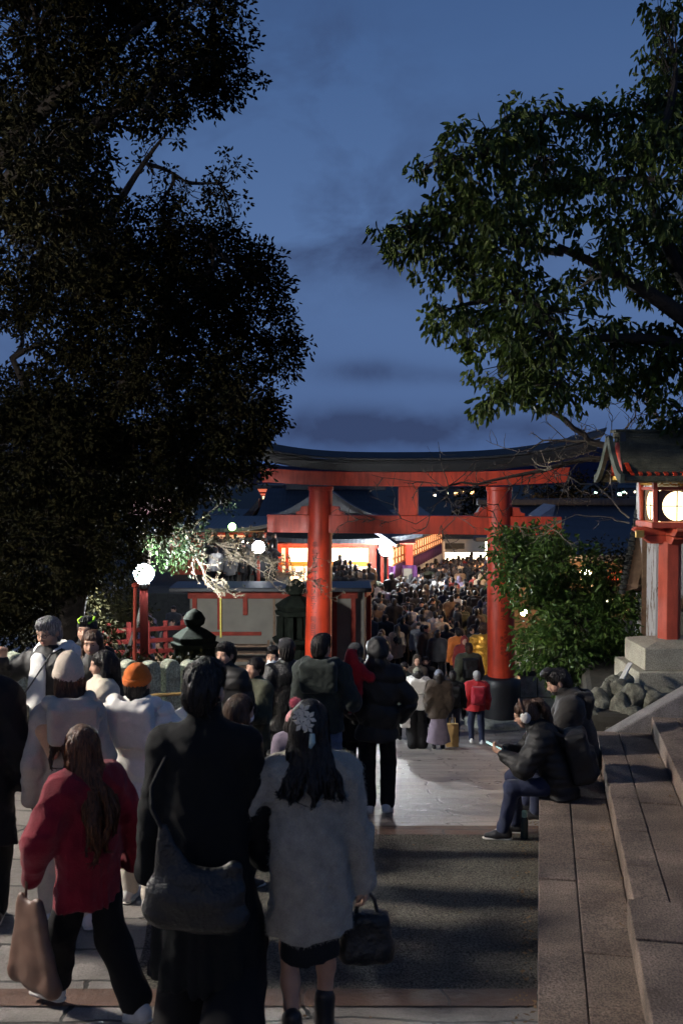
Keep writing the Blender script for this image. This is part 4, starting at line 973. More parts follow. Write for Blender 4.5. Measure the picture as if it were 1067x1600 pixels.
def curve_pts(a, b, rng, n=7, sag=.0, jit=.08):
    a = np.array(a); b = np.array(b); L = np.linalg.norm(b - a); t = np.linspace(0, 1, n)[:, None]
    off = rng.normal(size=3) * jit * L; p = a + (b - a) * t + off * (t * (1 - t) * 4) + np.array((0, 0, 1)) * sag * L * (t * (1 - t) * 4)
    return p
def tree(name, label, base, fork, clumps, lm, bm_, seed, tr, leafL, leafW, per_m2, droop, Wscale=1.0, cl_r=.26, cl_n=15, group=None, twig_r=.006, main=None):
    rng = np.random.default_rng(seed); root = empty(name, base, label, 'tree', group); O = np.array(base, dtype=float)
    tm = MB(O)
    base = np.array(base, float); fork = np.array(fork, float)
    tp = curve_pts(base, fork, rng, 9, jit=.05)
    tm.tube([Vector(p) for p in tp], [tr * (1.35 if k == 0 else 1) * (1 - .35 * k / 8) for k in range(9)], 12)
    bm2 = MB(O); LP = []; LD = []
    attach = [tp[-1], tp[-2], tp[-3], tp[-4]]
    if main:
        for a, b_, ra, rb in main:
            pp = curve_pts(a, b_, rng, 8, jit=.05); tm.tube([Vector(p) for p in pp], list(np.linspace(ra, rb, 8)), 9); attach += [p for p in pp[2:]]
    for (u, v, ru, rv, Y, dens) in clumps:
        c = np.array(at(u, v, Y)); rx = ru * Y / 1555; rz = rv * Y / 1555; ry = max(.35, min(1.2, (rx + rz) / 2))
        A = np.array(attach); k = int(np.argmin(np.linalg.norm(A - c, axis=1) + rng.random(len(A)) * .3)); a = A[k]
        dist = np.linalg.norm(c - a); r0 = min(tr * .45, .02 + .028 * dist)
        lp = curve_pts(a, c, rng, 8, sag=.06, jit=.10); bm2.tube([Vector(p) for p in lp], list(np.linspace(r0, .014, 8)), 7, caps=False)
        attach += [lp[4], lp[6], lp[7]]
        area = math.pi * rx * rz; nt = max(3, int(area * per_m2 * dens))
        pts, d = twig_points(c, (rx, ry, rz), nt, rng)
        for j, p in enumerate(pts):
            s = lp[4 + int(rng.integers(0, 4))]
            if j % 2 == 0 or dens < .6:
                q = curve_pts(s, p, rng, 5, sag=.05, jit=.12); bm2.tube([Vector(x) for x in q], list(np.linspace(twig_r * 1.6, twig_r * .5, 5)), 4, caps=False)
            nl = int(cl_n * rng.uniform(.6, 1.3)); dd = unit(rng.normal(size=(nl, 3)) + unit((p - c)[None]) * .6)
            LP.append(p + dd * (rng.random((nl, 1)) ** .6) * cl_r * rng.uniform(.6, 1.2)); LD.append(unit(dd * (1 - droop) + np.array((0, 0, -1)) * droop + rng.normal(size=(nl, 3)) * .25))
    LP = np.concatenate(LP); LD = np.concatenate(LD); n = len(LP)
    tk = tm.build('trunk', bm_, root, smooth=True)
    bm2.build('branches', bm_, root, smooth=True)
    leaves_mesh('crown', LP, LD, leafL * rng.uniform(.65, 1.25, n), leafW * rng.uniform(.7, 1.2, n), rng, root, O, lm)
    return root
M_BARK = mat('dark_bark', (0.020, 0.015, 0.011), .9, .4, 8, .8, 30)
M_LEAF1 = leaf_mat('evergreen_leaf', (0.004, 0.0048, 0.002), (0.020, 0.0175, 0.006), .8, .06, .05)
M_LEAF2 = leaf_mat('laurel_leaf', (0.012, 0.024, 0.005), (0.070, 0.098, 0.016), .5, .28)
M_LEAF3 = leaf_mat('maple_leaf', (0.024, 0.060, 0.011), (0.10, 0.165, 0.032))
M_LEAF1B = leaf_mat('lit_leaf', (0.006, 0.014, 0.004), (0.014, 0.030, 0.008))
S = lambda L, Y, j=1.2, d=1.0: [(u, v, a, b, Y + j * math.sin(i * 2.7 + u), d if len(x) < 5 else x[4]) for i, x in enumerate(L) for u, v, a, b in [x[:4]]]
# upper left tree, nearest
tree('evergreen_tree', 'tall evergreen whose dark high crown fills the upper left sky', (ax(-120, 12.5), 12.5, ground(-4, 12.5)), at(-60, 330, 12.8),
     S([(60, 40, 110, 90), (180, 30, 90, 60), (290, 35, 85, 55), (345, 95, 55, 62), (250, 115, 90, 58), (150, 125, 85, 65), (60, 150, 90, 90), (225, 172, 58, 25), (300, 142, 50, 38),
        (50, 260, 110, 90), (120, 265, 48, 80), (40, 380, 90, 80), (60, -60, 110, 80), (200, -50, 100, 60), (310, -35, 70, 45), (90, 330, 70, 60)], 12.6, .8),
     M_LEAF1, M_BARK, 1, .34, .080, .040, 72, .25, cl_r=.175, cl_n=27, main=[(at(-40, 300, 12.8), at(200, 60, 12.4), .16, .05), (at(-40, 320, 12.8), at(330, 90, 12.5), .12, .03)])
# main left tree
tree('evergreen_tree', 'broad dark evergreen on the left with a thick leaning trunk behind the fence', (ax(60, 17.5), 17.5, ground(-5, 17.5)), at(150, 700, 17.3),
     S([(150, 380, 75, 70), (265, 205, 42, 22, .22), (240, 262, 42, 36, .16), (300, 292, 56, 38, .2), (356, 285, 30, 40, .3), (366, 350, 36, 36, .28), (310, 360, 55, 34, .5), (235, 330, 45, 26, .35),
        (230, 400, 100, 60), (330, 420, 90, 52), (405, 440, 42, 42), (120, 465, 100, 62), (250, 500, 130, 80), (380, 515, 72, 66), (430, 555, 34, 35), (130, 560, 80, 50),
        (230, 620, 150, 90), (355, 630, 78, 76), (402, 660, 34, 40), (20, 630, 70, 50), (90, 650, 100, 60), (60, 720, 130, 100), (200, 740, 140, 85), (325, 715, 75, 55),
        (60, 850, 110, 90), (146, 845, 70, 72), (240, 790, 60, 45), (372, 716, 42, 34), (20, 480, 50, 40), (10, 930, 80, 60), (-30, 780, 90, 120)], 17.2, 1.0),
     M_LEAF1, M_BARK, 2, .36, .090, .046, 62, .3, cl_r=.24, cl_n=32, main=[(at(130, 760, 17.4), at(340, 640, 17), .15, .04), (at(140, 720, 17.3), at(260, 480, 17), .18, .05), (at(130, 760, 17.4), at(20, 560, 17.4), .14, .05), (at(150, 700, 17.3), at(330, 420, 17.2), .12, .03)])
# small green tree by the lamp
tree('lamplit_tree', 'small bright green tree lit by the lamp beside the bare branch', (ax(120, 23), 23, ground(-5, 23)), at(235, 850, 21.6),
     S([(268, 850, 38, 26), (300, 838, 30, 20), (285, 872, 30, 22), (258, 825, 24, 14, .6), (306, 822, 18, 10, .6), (335, 795, 22, 14, .7), (352, 780, 18, 12, .5)], 21, .4), M_LEAF1B, M_BARK, 3, .05, .08, .04, 60, .3, cl_r=.2, cl_n=14)
# right tree with long drooping leaves
tree('laurel_tree', 'large broadleaf tree with drooping leaves reaching in from the right', (ax(1190, 12.2), 12.2, EB), at(1120, 520, 12.2),
     S([(1045, 60, 40, 70), (1010, 190, 60, 48), (1030, 280, 55, 90), (935, 192, 58, 28), (850, 183, 42, 26), (790, 198, 38, 26), (755, 240, 68, 40), (702, 250, 40, 22), (662, 266, 14, 10, .9), (850, 262, 78, 52),
        (940, 285, 50, 48), (690, 350, 58, 36), (608, 362, 16, 22, 1), (640, 388, 40, 26), (745, 335, 80, 58), (800, 375, 56, 52), (718, 420, 68, 34), (965, 385, 58, 46), (1040, 430, 50, 60), (862, 330, 36, 30),
        (800, 470, 78, 46), (690, 488, 38, 20), (740, 512, 58, 30), (860, 520, 90, 46), (960, 540, 78, 46), (1045, 560, 40, 60), (800, 578, 68, 46), (768, 630, 38, 22), (872, 600, 76, 36), (960, 600, 46, 26), (1050, 645, 34, 36),
        (1080, 160, 60, 90), (1085, 380, 50, 90), (905, 450, 40, 26)], 12.1, .7),
     M_LEAF2, M_BARK, 4, .30, .118, .050, 100, .62, cl_r=.15, cl_n=12, main=[(at(1120, 540, 12.2), at(870, 385, 12.0), .13, .04), (at(1120, 500, 12.2), at(1000, 260, 12.1), .12, .04), (at(1130, 560, 12.2), at(860, 540, 12.1), .10, .03), (at(880, 395, 12.0), at(720, 330, 12.0), .05, .02)])
# bush in front of the right pillar
tree('maple_bush', 'dense glossy green bush covering the right gate pillar', (3.42, 14.2, EB - .3), at(885, 960, 14.2),
     S([(800, 850, 36, 24), (835, 862, 44, 34), (880, 880, 50, 30), (800, 895, 28, 24), (838, 910, 46, 34), (900, 925, 60, 38), (955, 925, 40, 34), (845, 955, 44, 30, .8), (900, 975, 56, 36), (960, 975, 36, 34), (835, 1002, 34, 26),
        (880, 1020, 48, 30), (935, 1020, 46, 32), (835, 1035, 26, 16), (895, 1058, 38, 24), (935, 1055, 30, 22), (970, 1015, 20, 28), (785, 838, 16, 10), (855, 838, 20, 14)], 14.1, .5),
     M_LEAF3, M_BARK, 5, .07, .095, .044, 150, .35, cl_r=.17, cl_n=15)
# dark trees beyond the gate
tree('dark_tree', 'small black tree crown between the strut and the right pillar', (ax(742, 80), 80, 0), at(742, 800, 80), S([(742, 778, 24, 18), (728, 788, 16, 10), (756, 790, 16, 12), (745, 762, 14, 8)], 80, 1), M_LEAF1, M_BARK, 6, .3, .35, .16, 5, .2, cl_r=.7, cl_n=18)
tree('dark_tree', 'rounded black tree crown above the blue tiled roof on the right', (ax(905, 60), 60, 0), at(905, 790, 60), S([(870, 770, 36, 18), (905, 760, 32, 20), (935, 775, 28, 16), (845, 780, 26, 14), (890, 785, 50, 14)], 60, 1.5), M_LEAF1, M_BARK, 7, .3, .26, .12, 7, .2, cl_r=.6, cl_n=20)
for i, (u, v, Y) in enumerate(((985, 862, 24), (945, 868, 25))):
    tree('dark_shrub', ['black shrub between the bush and the plaster house', 'black shrub in front of the blue tiled roof'][i], (ax(u, Y), Y, 1.5), at(u, v + 20, Y), S([(u, v, 34, 20), (u + 16, v + 18, 26, 18), (u - 14, v + 22, 26, 18)], Y, .4), M_LEAF1, M_BARK, 70 + i, .06, .12, .05, 26, .3, cl_r=.3, cl_n=14)

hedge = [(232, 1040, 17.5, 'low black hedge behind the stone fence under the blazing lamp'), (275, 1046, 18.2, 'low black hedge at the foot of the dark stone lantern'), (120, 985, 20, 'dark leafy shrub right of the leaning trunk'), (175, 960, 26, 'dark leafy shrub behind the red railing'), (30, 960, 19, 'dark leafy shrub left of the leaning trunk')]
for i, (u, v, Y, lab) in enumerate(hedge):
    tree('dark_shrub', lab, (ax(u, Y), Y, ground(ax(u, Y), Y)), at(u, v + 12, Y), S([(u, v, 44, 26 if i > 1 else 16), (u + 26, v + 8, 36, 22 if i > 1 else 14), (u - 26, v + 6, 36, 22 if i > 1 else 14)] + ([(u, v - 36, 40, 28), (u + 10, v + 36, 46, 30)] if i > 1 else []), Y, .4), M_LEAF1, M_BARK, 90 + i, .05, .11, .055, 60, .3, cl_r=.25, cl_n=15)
# ---- bare branches
def bare(name, label, base, limbs, m, seed, twigs=1.0, tl=.55, buds=None, nb=0, cat='branch', rz=.006, gen3=True, bud_r=.02):
    rng = np.random.default_rng(seed); root = empty(name, base, label, cat); O = root.location; lm = MB(O); tw = MB(O); tips = []
    for pts, r0, r1 in limbs:
        P = [np.array(p) for p in pts]; Q = []
        for a, b in zip(P, P[1:]):
            n = max(3, int(np.linalg.norm(b - a) / .18)); Q += [a + (b - a) * t + rng.normal(size=3) * .018 for t in np.linspace(0, 1, n, endpoint=False)]
        Q.append(P[-1]); R_ = np.linspace(r0, r1, len(Q)); lm.tube([Vector(q) for q in Q], list(R_), 8)
        dirs = [Q[min(i + 1, len(Q) - 1)] - Q[max(i - 1, 0)] for i in range(len(Q))]
        for i in range(1, len(Q)):
            for _ in range(int(rng.poisson(1.5 * twigs))):
                d = dirs[i] / np.linalg.norm(dirs[i]) * .8 + rng.normal(size=3) * .75; d /= np.linalg.norm(d); L = tl * rng.uniform(.3, 1.2)
                q = [Q[i]]
                for k in range(5): d = d + rng.normal(size=3) * .22 + np.array((0, 0, .05)); d /= np.linalg.norm(d); q.append(q[-1] + d * L / 5)
                tw.tube([Vector(x) for x in q], list(np.linspace(rz * 1.3, rz * .45, 6)), 4, caps=False); tips += q[2:]
                if gen3:
                    for s in (2, 3, 4):
                        e = d + rng.normal(size=3) * .8; e /= np.linalg.norm(e); q2 = [q[s], q[s] + e * L * .18, q[s] + (e + rng.normal(size=3) * .3) * L * .38]
                        tw.tube([Vector(x) for x in q2], [rz * .8, rz * .6, rz * .35], 4, caps=False); tips += q2[1:]
    lm.build('limb', m, root, smooth=True); tw.build('twigs', m, root)
    if buds:
        T_ = np.array(tips); n = nb; ix = rng.integers(0, len(T_), n); P = T_[ix] + rng.normal(size=(n, 3)) * .012; D = unit(rng.normal(size=(n, 3)))
        leaves_mesh('buds', P, D, bud_r * rng.uniform(.6, 1.3, n), bud_r * .7 * rng.uniform(.6, 1.2, n), rng, root, np.array(O), buds, fold=.4)
    return root
M_TWIG = mat('dark_twig', (0.05, 0.04, 0.032), .85, .3, 8)
M_PALE = mat('pale_twig', (0.20, 0.165, 0.12), .8, .25, 8)
Y = 13.4
bare('bare_tree', 'bare limbs with fine twigs crossing in front of the gate lintel on the right', at(1110, 700, Y), [
    ([at(1110, 700, Y), at(1000, 712, Y), at(920, 690, Y), at(880, 655, 13.2), at(845, 638, 13.1)], .07, .022),
    ([at(1000, 712, Y), at(960, 715, 13.3), at(905, 718, 13.2), at(840, 738, 13.1), at(770, 752, 13.0), at(700, 760, 12.9)], .05, .010),
    ([at(920, 690, Y), at(870, 688, 13.5), at(810, 706, 13.6)], .022, .006),
    ([at(1060, 705, 13.6), at(1040, 665, 13.7), at(1005, 620, 13.8), at(945, 605, 13.8)], .045, .012),
    ([at(1055, 690, 13.7), at(1046, 640, 13.8), at(1010, 590, 13.9)], .03, .01),
    ([at(955, 712, 13.4), at(990, 650, 13.5), at(1005, 590, 13.6)], .014, .006)], M_TWIG, 21, .9, .62)
bare('lit_twig_branch', 'two pale thin branches lit by the lantern reaching left over the blue roof', at(985, 806, 11.5), [
    ([at(985, 806, 11.5), at(940, 768, 11.4), at(890, 744, 11.3), at(850, 736, 11.2)], .011, .004),
    ([at(980, 815, 11.5), at(955, 808, 11.5), at(900, 805, 11.4), at(830, 824, 11.2), at(770, 818, 11.1)], .010, .003)], M_PALE, 22, .35, .4)
bare('hanging_twigs', 'thin dry twigs hanging in front of the gate beam', at(905, 718, 13.2), [
    ([at(905, 718, 13.2), at(880, 760, 13.1), at(868, 808, 13.0)], .006, .003), ([at(840, 738, 13.1), at(800, 760, 13.0), at(770, 800, 12.9)], .006, .003),
    ([at(770, 752, 13.0), at(705, 775, 12.9), at(650, 815, 12.8), at(560, 812, 12.6)], .008, .003), ([at(700, 760, 12.9), at(640, 752, 12.8), at(580, 742, 12.7)], .007, .003), ([at(700, 760, 12.9), at(705, 800, 12.9), at(690, 830, 12.9)], .005, .002)], M_TWIG, 23, .8, .5)
bare('blossom_branch', 'pale lichen covered branch glowing in the lamp light left of the gate', at(245, 805, 21.5), [
    ([at(245, 805, 21.5), at(290, 835, 21.3), at(310, 878, 21.2), at(328, 905, 21.1), at(350, 922, 21)], .035, .008),
    ([at(290, 835, 21.3), at(340, 850, 21.6), at(390, 880, 22), at(430, 905, 22.3)], .03, .006),
    ([at(340, 850, 21.6), at(400, 862, 22), at(445, 888, 22.4), at(500, 912, 22.8)], .02, .004)], M_PALE, 24, 1.5, .62,
    buds=leaf_mat('pale_bud', (.13, .105, .07), (.30, .25, .18), .7, .3), nb=5200, rz=.007, bud_r=.034)
# ------------------------------------------------------------------ figures: smooth implicit bodies and clothes, polygonised
def _v(p): return np.array(p, dtype=np.float64)
class Fld:
    def __init__(s): s.p = []; s.post = []
    def rc(s, a, ra, b, rb, k=.03, flat=None, op='+'):
        """tapered capsule; flat = (axis, factor): squash by factor along axis"""
        s.p.append(('rc', _v(a), float(ra), _v(b), float(rb), k, flat, op)); return s
    def chain(s, pts, rs, k=.03, flat=None):
        for i in range(len(pts) - 1): s.rc(pts[i], rs[i], pts[i + 1], rs[i + 1], k, flat)
        return s
    def el(s, c, r, M=None, k=.02, op='+'):
        s.p.append(('el', _v(c), _v(r), None if M is None else np.array(M, dtype=float), k, op)); return s
    def box(s, c, half, rad, M=None, k=.01, op='+'):
        s.p.append(('bx', _v(c), _v(half), None if M is None else np.array(M, dtype=float), k, op, rad)); return s
    def fn(s, f): s.post.append(f); return s
    def bbox(s):
        lo = np.full(3, 9e9); hi = -lo
        for p in s.p:
            a, b = s._bb(p)
            if p[7 if p[0] == 'rc' else 5] == '+': lo = np.minimum(lo, a); hi = np.maximum(hi, b)
        return lo, hi
    @staticmethod
    def _bb(p):
        if p[0] == 'rc':
            r = max(p[2], p[4]); f = 1.0
            if p[6]: f = max(1.0, p[6][1])
            return np.minimum(p[1], p[3]) - r * f, np.maximum(p[1], p[3]) + r * f
        r = np.max(p[2]) + (p[6] if p[0] == 'bx' else 0)
        if p[0] == 'bx': r = np.linalg.norm(p[2]) + p[6]
        return p[1] - r, p[1] + r
    @staticmethod
    def _d(p, X):
        if p[0] == 'rc':
            _, a, ra, b, rb, k, flat, op = p
            ab = b - a; pa = X - a; L2 = max(1e-9, ab @ ab)
            t = np.clip((pa @ ab) / L2, 0, 1); q = pa - t[..., None] * ab
            if flat:
                n, f = _v(flat[0]), flat[1]; n = n / np.linalg.norm(n); c = q @ n; q = q + (c * (1 / f - 1))[..., None] * n
            return np.sqrt((q * q).sum(-1)) - (ra + (rb - ra) * t)
        q = X - p[1]
        if p[3] is not None: q = q @ p[3]          # columns of M are the local axes
        if p[0] == 'el':
            k0 = np.sqrt(((q / p[2]) ** 2).sum(-1)); k1 = np.sqrt(((q / p[2] ** 2) ** 2).sum(-1))
            return k0 * (k0 - 1) / np.maximum(k1, 1e-6)
        g = np.abs(q) - p[2]; return np.sqrt((np.maximum(g, 0) ** 2).sum(-1)) + np.minimum(g.max(-1), 0) - p[6]
    @staticmethod
    def _mix(F, d, k, op):
        if op == '-': d = -d; h = np.maximum(k - np.abs(F - d), 0) / k; return np.maximum(F, d) + h * h * k * .25
        h = np.maximum(k - np.abs(F - d), 0) / k; return np.minimum(F, d) - h * h * k * .25
    def at(s, X):
        F = np.full(X.shape[:-1], .3)
        for p in s.p: F = s._mix(F, s._d(p, X), p[5] if p[0] == 'rc' else p[4], p[7] if p[0] == 'rc' else p[5])
        for f in s.post: F = f(X[..., 0], X[..., 1], X[..., 2], F)
        return F
    def grid(s, h, pad=.04):
        lo, hi = s.bbox(); lo = lo - pad; hi = hi + pad; n = np.ceil((hi - lo) / h).astype(int) + 1
        F = np.full(n, .12)
        ax_ = [lo[i] + h * np.arange(n[i]) for i in range(3)]
        for p in s.p:
            a, b = s._bb(p); i0 = np.maximum(0, np.floor((a - .1 - lo) / h).astype(int)); i1 = np.minimum(n, np.ceil((b + .1 - lo) / h).astype(int) + 1)
            if (i1 <= i0).any(): continue
            sl = tuple(slice(i0[j], i1[j]) for j in range(3))
            X = np.stack(np.meshgrid(*[ax_[j][sl[j]] for j in range(3)], indexing='ij'), -1)
            F[sl] = s._mix(F[sl], s._d(p, X), p[5] if p[0] == 'rc' else p[4], p[7] if p[0] == 'rc' else p[5])
        if s.post:
            X, Y, Z = np.meshgrid(*ax_, indexing='ij')
            for f in s.post: F = f(X, Y, Z, F)
        F[0] = F[-1] = .1; F[:, 0] = F[:, -1] = .1; F[:, :, 0] = F[:, :, -1] = .1
        return F, lo
OFF = [(0, 0, 0), (1, 0, 0), (0, 1, 0), (1, 1, 0), (0, 0, 1), (1, 0, 1), (0, 1, 1), (1, 1, 1)]
EDG = [(0, 1), (2, 3), (4, 5), (6, 7), (0, 2), (1, 3), (4, 6), (5, 7), (0, 4), (1, 5), (2, 6), (3, 7)]
def snets(F, lo, h, smooth=1):
    S_ = F < 0; n = np.array(F.shape) - 1
    cnt = np.zeros(n, dtype=np.int8)
    for o in OFF: cnt += S_[o[0]:o[0] + n[0], o[1]:o[1] + n[1], o[2]:o[2] + n[2]]
    I = np.argwhere((cnt > 0) & (cnt < 8)); idx = np.full(n, -1, dtype=np.int64); idx[tuple(I.T)] = np.arange(len(I))
    vals = np.stack([F[I[:, 0] + o[0], I[:, 1] + o[1], I[:, 2] + o[2]] for o in OFF], 1)
    acc = np.zeros((len(I), 3)); c = np.zeros(len(I)); O_ = np.array(OFF, dtype=float)
    for a, b in EDG:
        fa, fb = vals[:, a], vals[:, b]; m = (fa < 0) != (fb < 0)
        t = np.where(m, fa / np.where(fa - fb == 0, 1, fa - fb), 0)
        acc += np.where(m[:, None], O_[a] + t[:, None] * (O_[b] - O_[a]), 0); c += m
    V = lo + h * (I + acc / np.maximum(c, 1)[:, None])
    Q = []
    for ax_ in range(3):
        u, w = (ax_ + 1) % 3, (ax_ + 2) % 3
        a = [slice(None)] * 3; b = [slice(None)] * 3; a[ax_] = slice(0, -1); b[ax_] = slice(1, None)
        A_, B_ = S_[tuple(a)], S_[tuple(b)]
        E = np.argwhere(A_ != B_); E = E[(E[:, u] > 0) & (E[:, w] > 0) & (E[:, u] < n[u]) & (E[:, w] < n[w])]
        du = np.zeros(3, int); du[u] = 1; dw = np.zeros(3, int); dw[w] = 1
        q = np.stack([idx[tuple((E - du - dw).T)], idx[tuple((E - dw).T)], idx[tuple(E.T)], idx[tuple((E - du).T)]], 1)
        fl = B_[tuple(E.T)]; q[fl] = q[fl][:, ::-1]; Q.append(q)
    Q = np.concatenate(Q); Q = Q[(Q >= 0).all(1)]
    for _ in range(smooth):
        acc = np.zeros_like(V); c = np.zeros(len(V))
        for i in range(4):
            np.add.at(acc, Q[:, i], V[Q[:, (i + 1) % 4]] + V[Q[:, (i - 1) % 4]]); np.add.at(c, Q[:, i], 2)
        V = V * .5 + .5 * acc / np.maximum(c, 1)[:, None]
    return V, Q
def fmesh(name, fld, h, smooth=1):
    F, lo = fld.grid(h); V, Q = snets(F, lo, h, smooth)
    return np_mesh(name, V, Q)
def fobj(name, fld, h, m, parent, smooth=1):
    o = link_mesh(name, fmesh(name, fld, h, smooth), m, parent, True); return o
def wrinkle(amp, sc=1.0, seed=0, zs=1.0):
    """cloth creases: soft folds plus sharper ridges"""
    def f(X, Y, Z, F):
        wx = .045 * np.sin(Z * 11 * sc + seed * 1.3 + Y * 6) + .02 * np.sin(Z * 29 * sc + X * 13 + seed); wz = .05 * np.sin(X * 9 * sc + Y * 8 + seed) + .02 * np.sin(X * 27 + seed * 2)
        a = np.sin((X + wx) * 21 * sc + seed) * np.cos((Z + wz) * 17 * sc * zs + 1.7 * np.sin(Y * 19 * sc + seed * 2))
        r = 1 - np.abs(np.sin((Z * zs + wz * 1.6 + .5 * X * np.sin(seed + 1)) * 19 * sc + seed)); r2 = 1 - np.abs(np.sin((X + Y + wx * 1.5 - .3 * Z) * 17 * sc + seed * 3))
        return F + amp * (a * .7 - .8 * r ** 3 - .6 * r2 ** 3 + .4)
    return f
def baffles(amp, sp, ph=0):
    def f(X, Y, Z, F): return F + amp * (1 - np.abs(np.sin(math.pi * (Z + .02 * np.sin(X * 9) + ph) / sp)) ** .55 * 1.0) - amp * .3
    return f
def cut_below(z0, k=.01):
    def f(X, Y, Z, F): return np.maximum(F, z0 + .012 * np.sin(X * 14 + Y * 9) - Z)
    return f
def cut_above(z0):
    def f(X, Y, Z, F): return np.maximum(F, Z - z0)
    return f
def ik(a, b, l1, l2, hint):
    a, b, hint = _v(a), _v(b), _v(hint); d = b - a; L = np.linalg.norm(d); mx_ = (l1 + l2) * .999
    if L > mx_: b = a + d / L * mx_; d = b - a; L = mx_
    L = max(L, abs(l1 - l2) + .01); x = (l1 * l1 - l2 * l2 + L * L) / (2 * L); h_ = math.sqrt(max(0, l1 * l1 - x * x)); d = d / np.linalg.norm(d)
    n = hint - d * (hint @ d); n = n / max(1e-6, np.linalg.norm(n)); return a + d * x + n * h_, b
def rotm(yaw=0, pitch=0, roll=0):
    """columns = local axes; pitch > 0 looks down, yaw > 0 turns to the figure's left"""
    return np.array(Matrix.Rotation(yaw, 3, 'Z') @ Matrix.Rotation(-pitch, 3, 'X') @ Matrix.Rotation(roll, 3, 'Y'))
class Sk: pass
def skeleton(H, hip=None, lean=0, side=0, twist=0, feet=None, hands=None, hyaw=0, hpitch=0, hroll=0, fem=False, elbow=None, hipy=0, child=False, neckf=0):
    k = H / 1.75; s = Sk(); s.k = k; s.H = H; s.fem = fem
    hz = .93 * k if hip is None else hip
    s.hip = _v((0, hipy, hz)); sd = _v((math.sin(side), math.sin(lean), math.cos(lean))); sd = sd / np.linalg.norm(sd); s.sd = sd
    hs = .285 if child else .235
    s.neck = s.hip + sd * (.525 if not child else .49) * k; s.chest = s.hip + sd * .36 * k; s.waist = s.hip + sd * .14 * k
    rx = _v((math.cos(twist), math.sin(twist), 0)); s.rx = rx; sw = (.158 if fem else .178) * k
    s.sh = {e: s.neck - sd * .055 * k + rx * sw * e for e in (-1, 1)}
    s.hj = {e: s.hip + _v((.092 * k * e, 0, -.01)) for e in (-1, 1)}
    hd = sd + _v((0, .25 * math.sin(lean) + neckf, 0)); hd = hd / np.linalg.norm(hd)
    s.hk = k * (1.0 if not child else 1.16); s.hc = s.neck + hd * (.188 * k if not child else .195 * k)
    s.M = rotm(hyaw, hpitch, hroll)
    s.ank = {}; s.knee = {}; s.foot = {}
    for e in (-1, 1):
        fx, fy, fz, fp, fw = (list((feet or {}).get(e, (.10 * e * k, 0, 0, 0, 0))) + [0, 0])[:5]
        an = _v((fx, fy, fz + .085 * k)); kn, an = ik(s.hj[e], an, .445 * k, .425 * k, (.12 * e, 1, .05)); s.ank[e] = an; s.knee[e] = kn; s.foot[e] = (fp, fw)
    s.wr = {}; s.elb = {}
    for e in (-1, 1):
        t = (hands or {}).get(e)
        if t is None: t = s.sh[e] + _v((.085 * e, .03, -.535)) * k
        hint = (elbow or {}).get(e, (.45 * e, -1, -.2))
        s.elb[e], s.wr[e] = ik(s.sh[e], t, .295 * k, .262 * k, hint)
    return s
def HP_(s, p): return s.hc + s.M @ (_v(p) * s.hk)
FY = ((0, 1, 0), .68)
def hand_field(f, s, e, curl=.5, palm=None, dirv=None, spread=.0):
    k = s.k; w = s.wr[e]; d = (w - s.elb[e]) if dirv is None else _v(dirv); d = d / np.linalg.norm(d)
    n = _v(palm) if palm is not None else _v((-e, .2, 0)); n = n - d * (n @ d); n = n / np.linalg.norm(n); sd = np.cross(d, n) * e
    f.rc(w, .026 * k, w + d * .03 * k, .030 * k, .015); f.rc(w + d * .025 * k, .036 * k, w + d * .082 * k, .040 * k, .015, (n, .42))
    for i in range(4):
        b = w + d * .092 * k + sd * (i - 1.5) * .0205 * k; L = (.072, .080, .074, .058)[i] * k; a = 0; p = b; r = .0098 * k
        for j in range(3):
            a += curl * (.55, .75, .55)[j]; dj = d * math.cos(a) + n * math.sin(a) + sd * (i - 1.5) * spread; q = p + dj * L * (.45, .32, .23)[j]
            f.rc(p, r, q, r * .92, .006); p = q; r *= .92
    t0 = w + d * .03 * k - sd * .026 * k; t1 = t0 + (d * .6 - sd * .75 + n * .35) * .042 * k; t2 = t1 + (d * .85 - sd * .2 + n * (.2 + curl * .5)) * .036 * k
    f.rc(t0, .016 * k, t1, .0125 * k, .012); f.rc(t1, .0125 * k, t2, .0095 * k, .006)
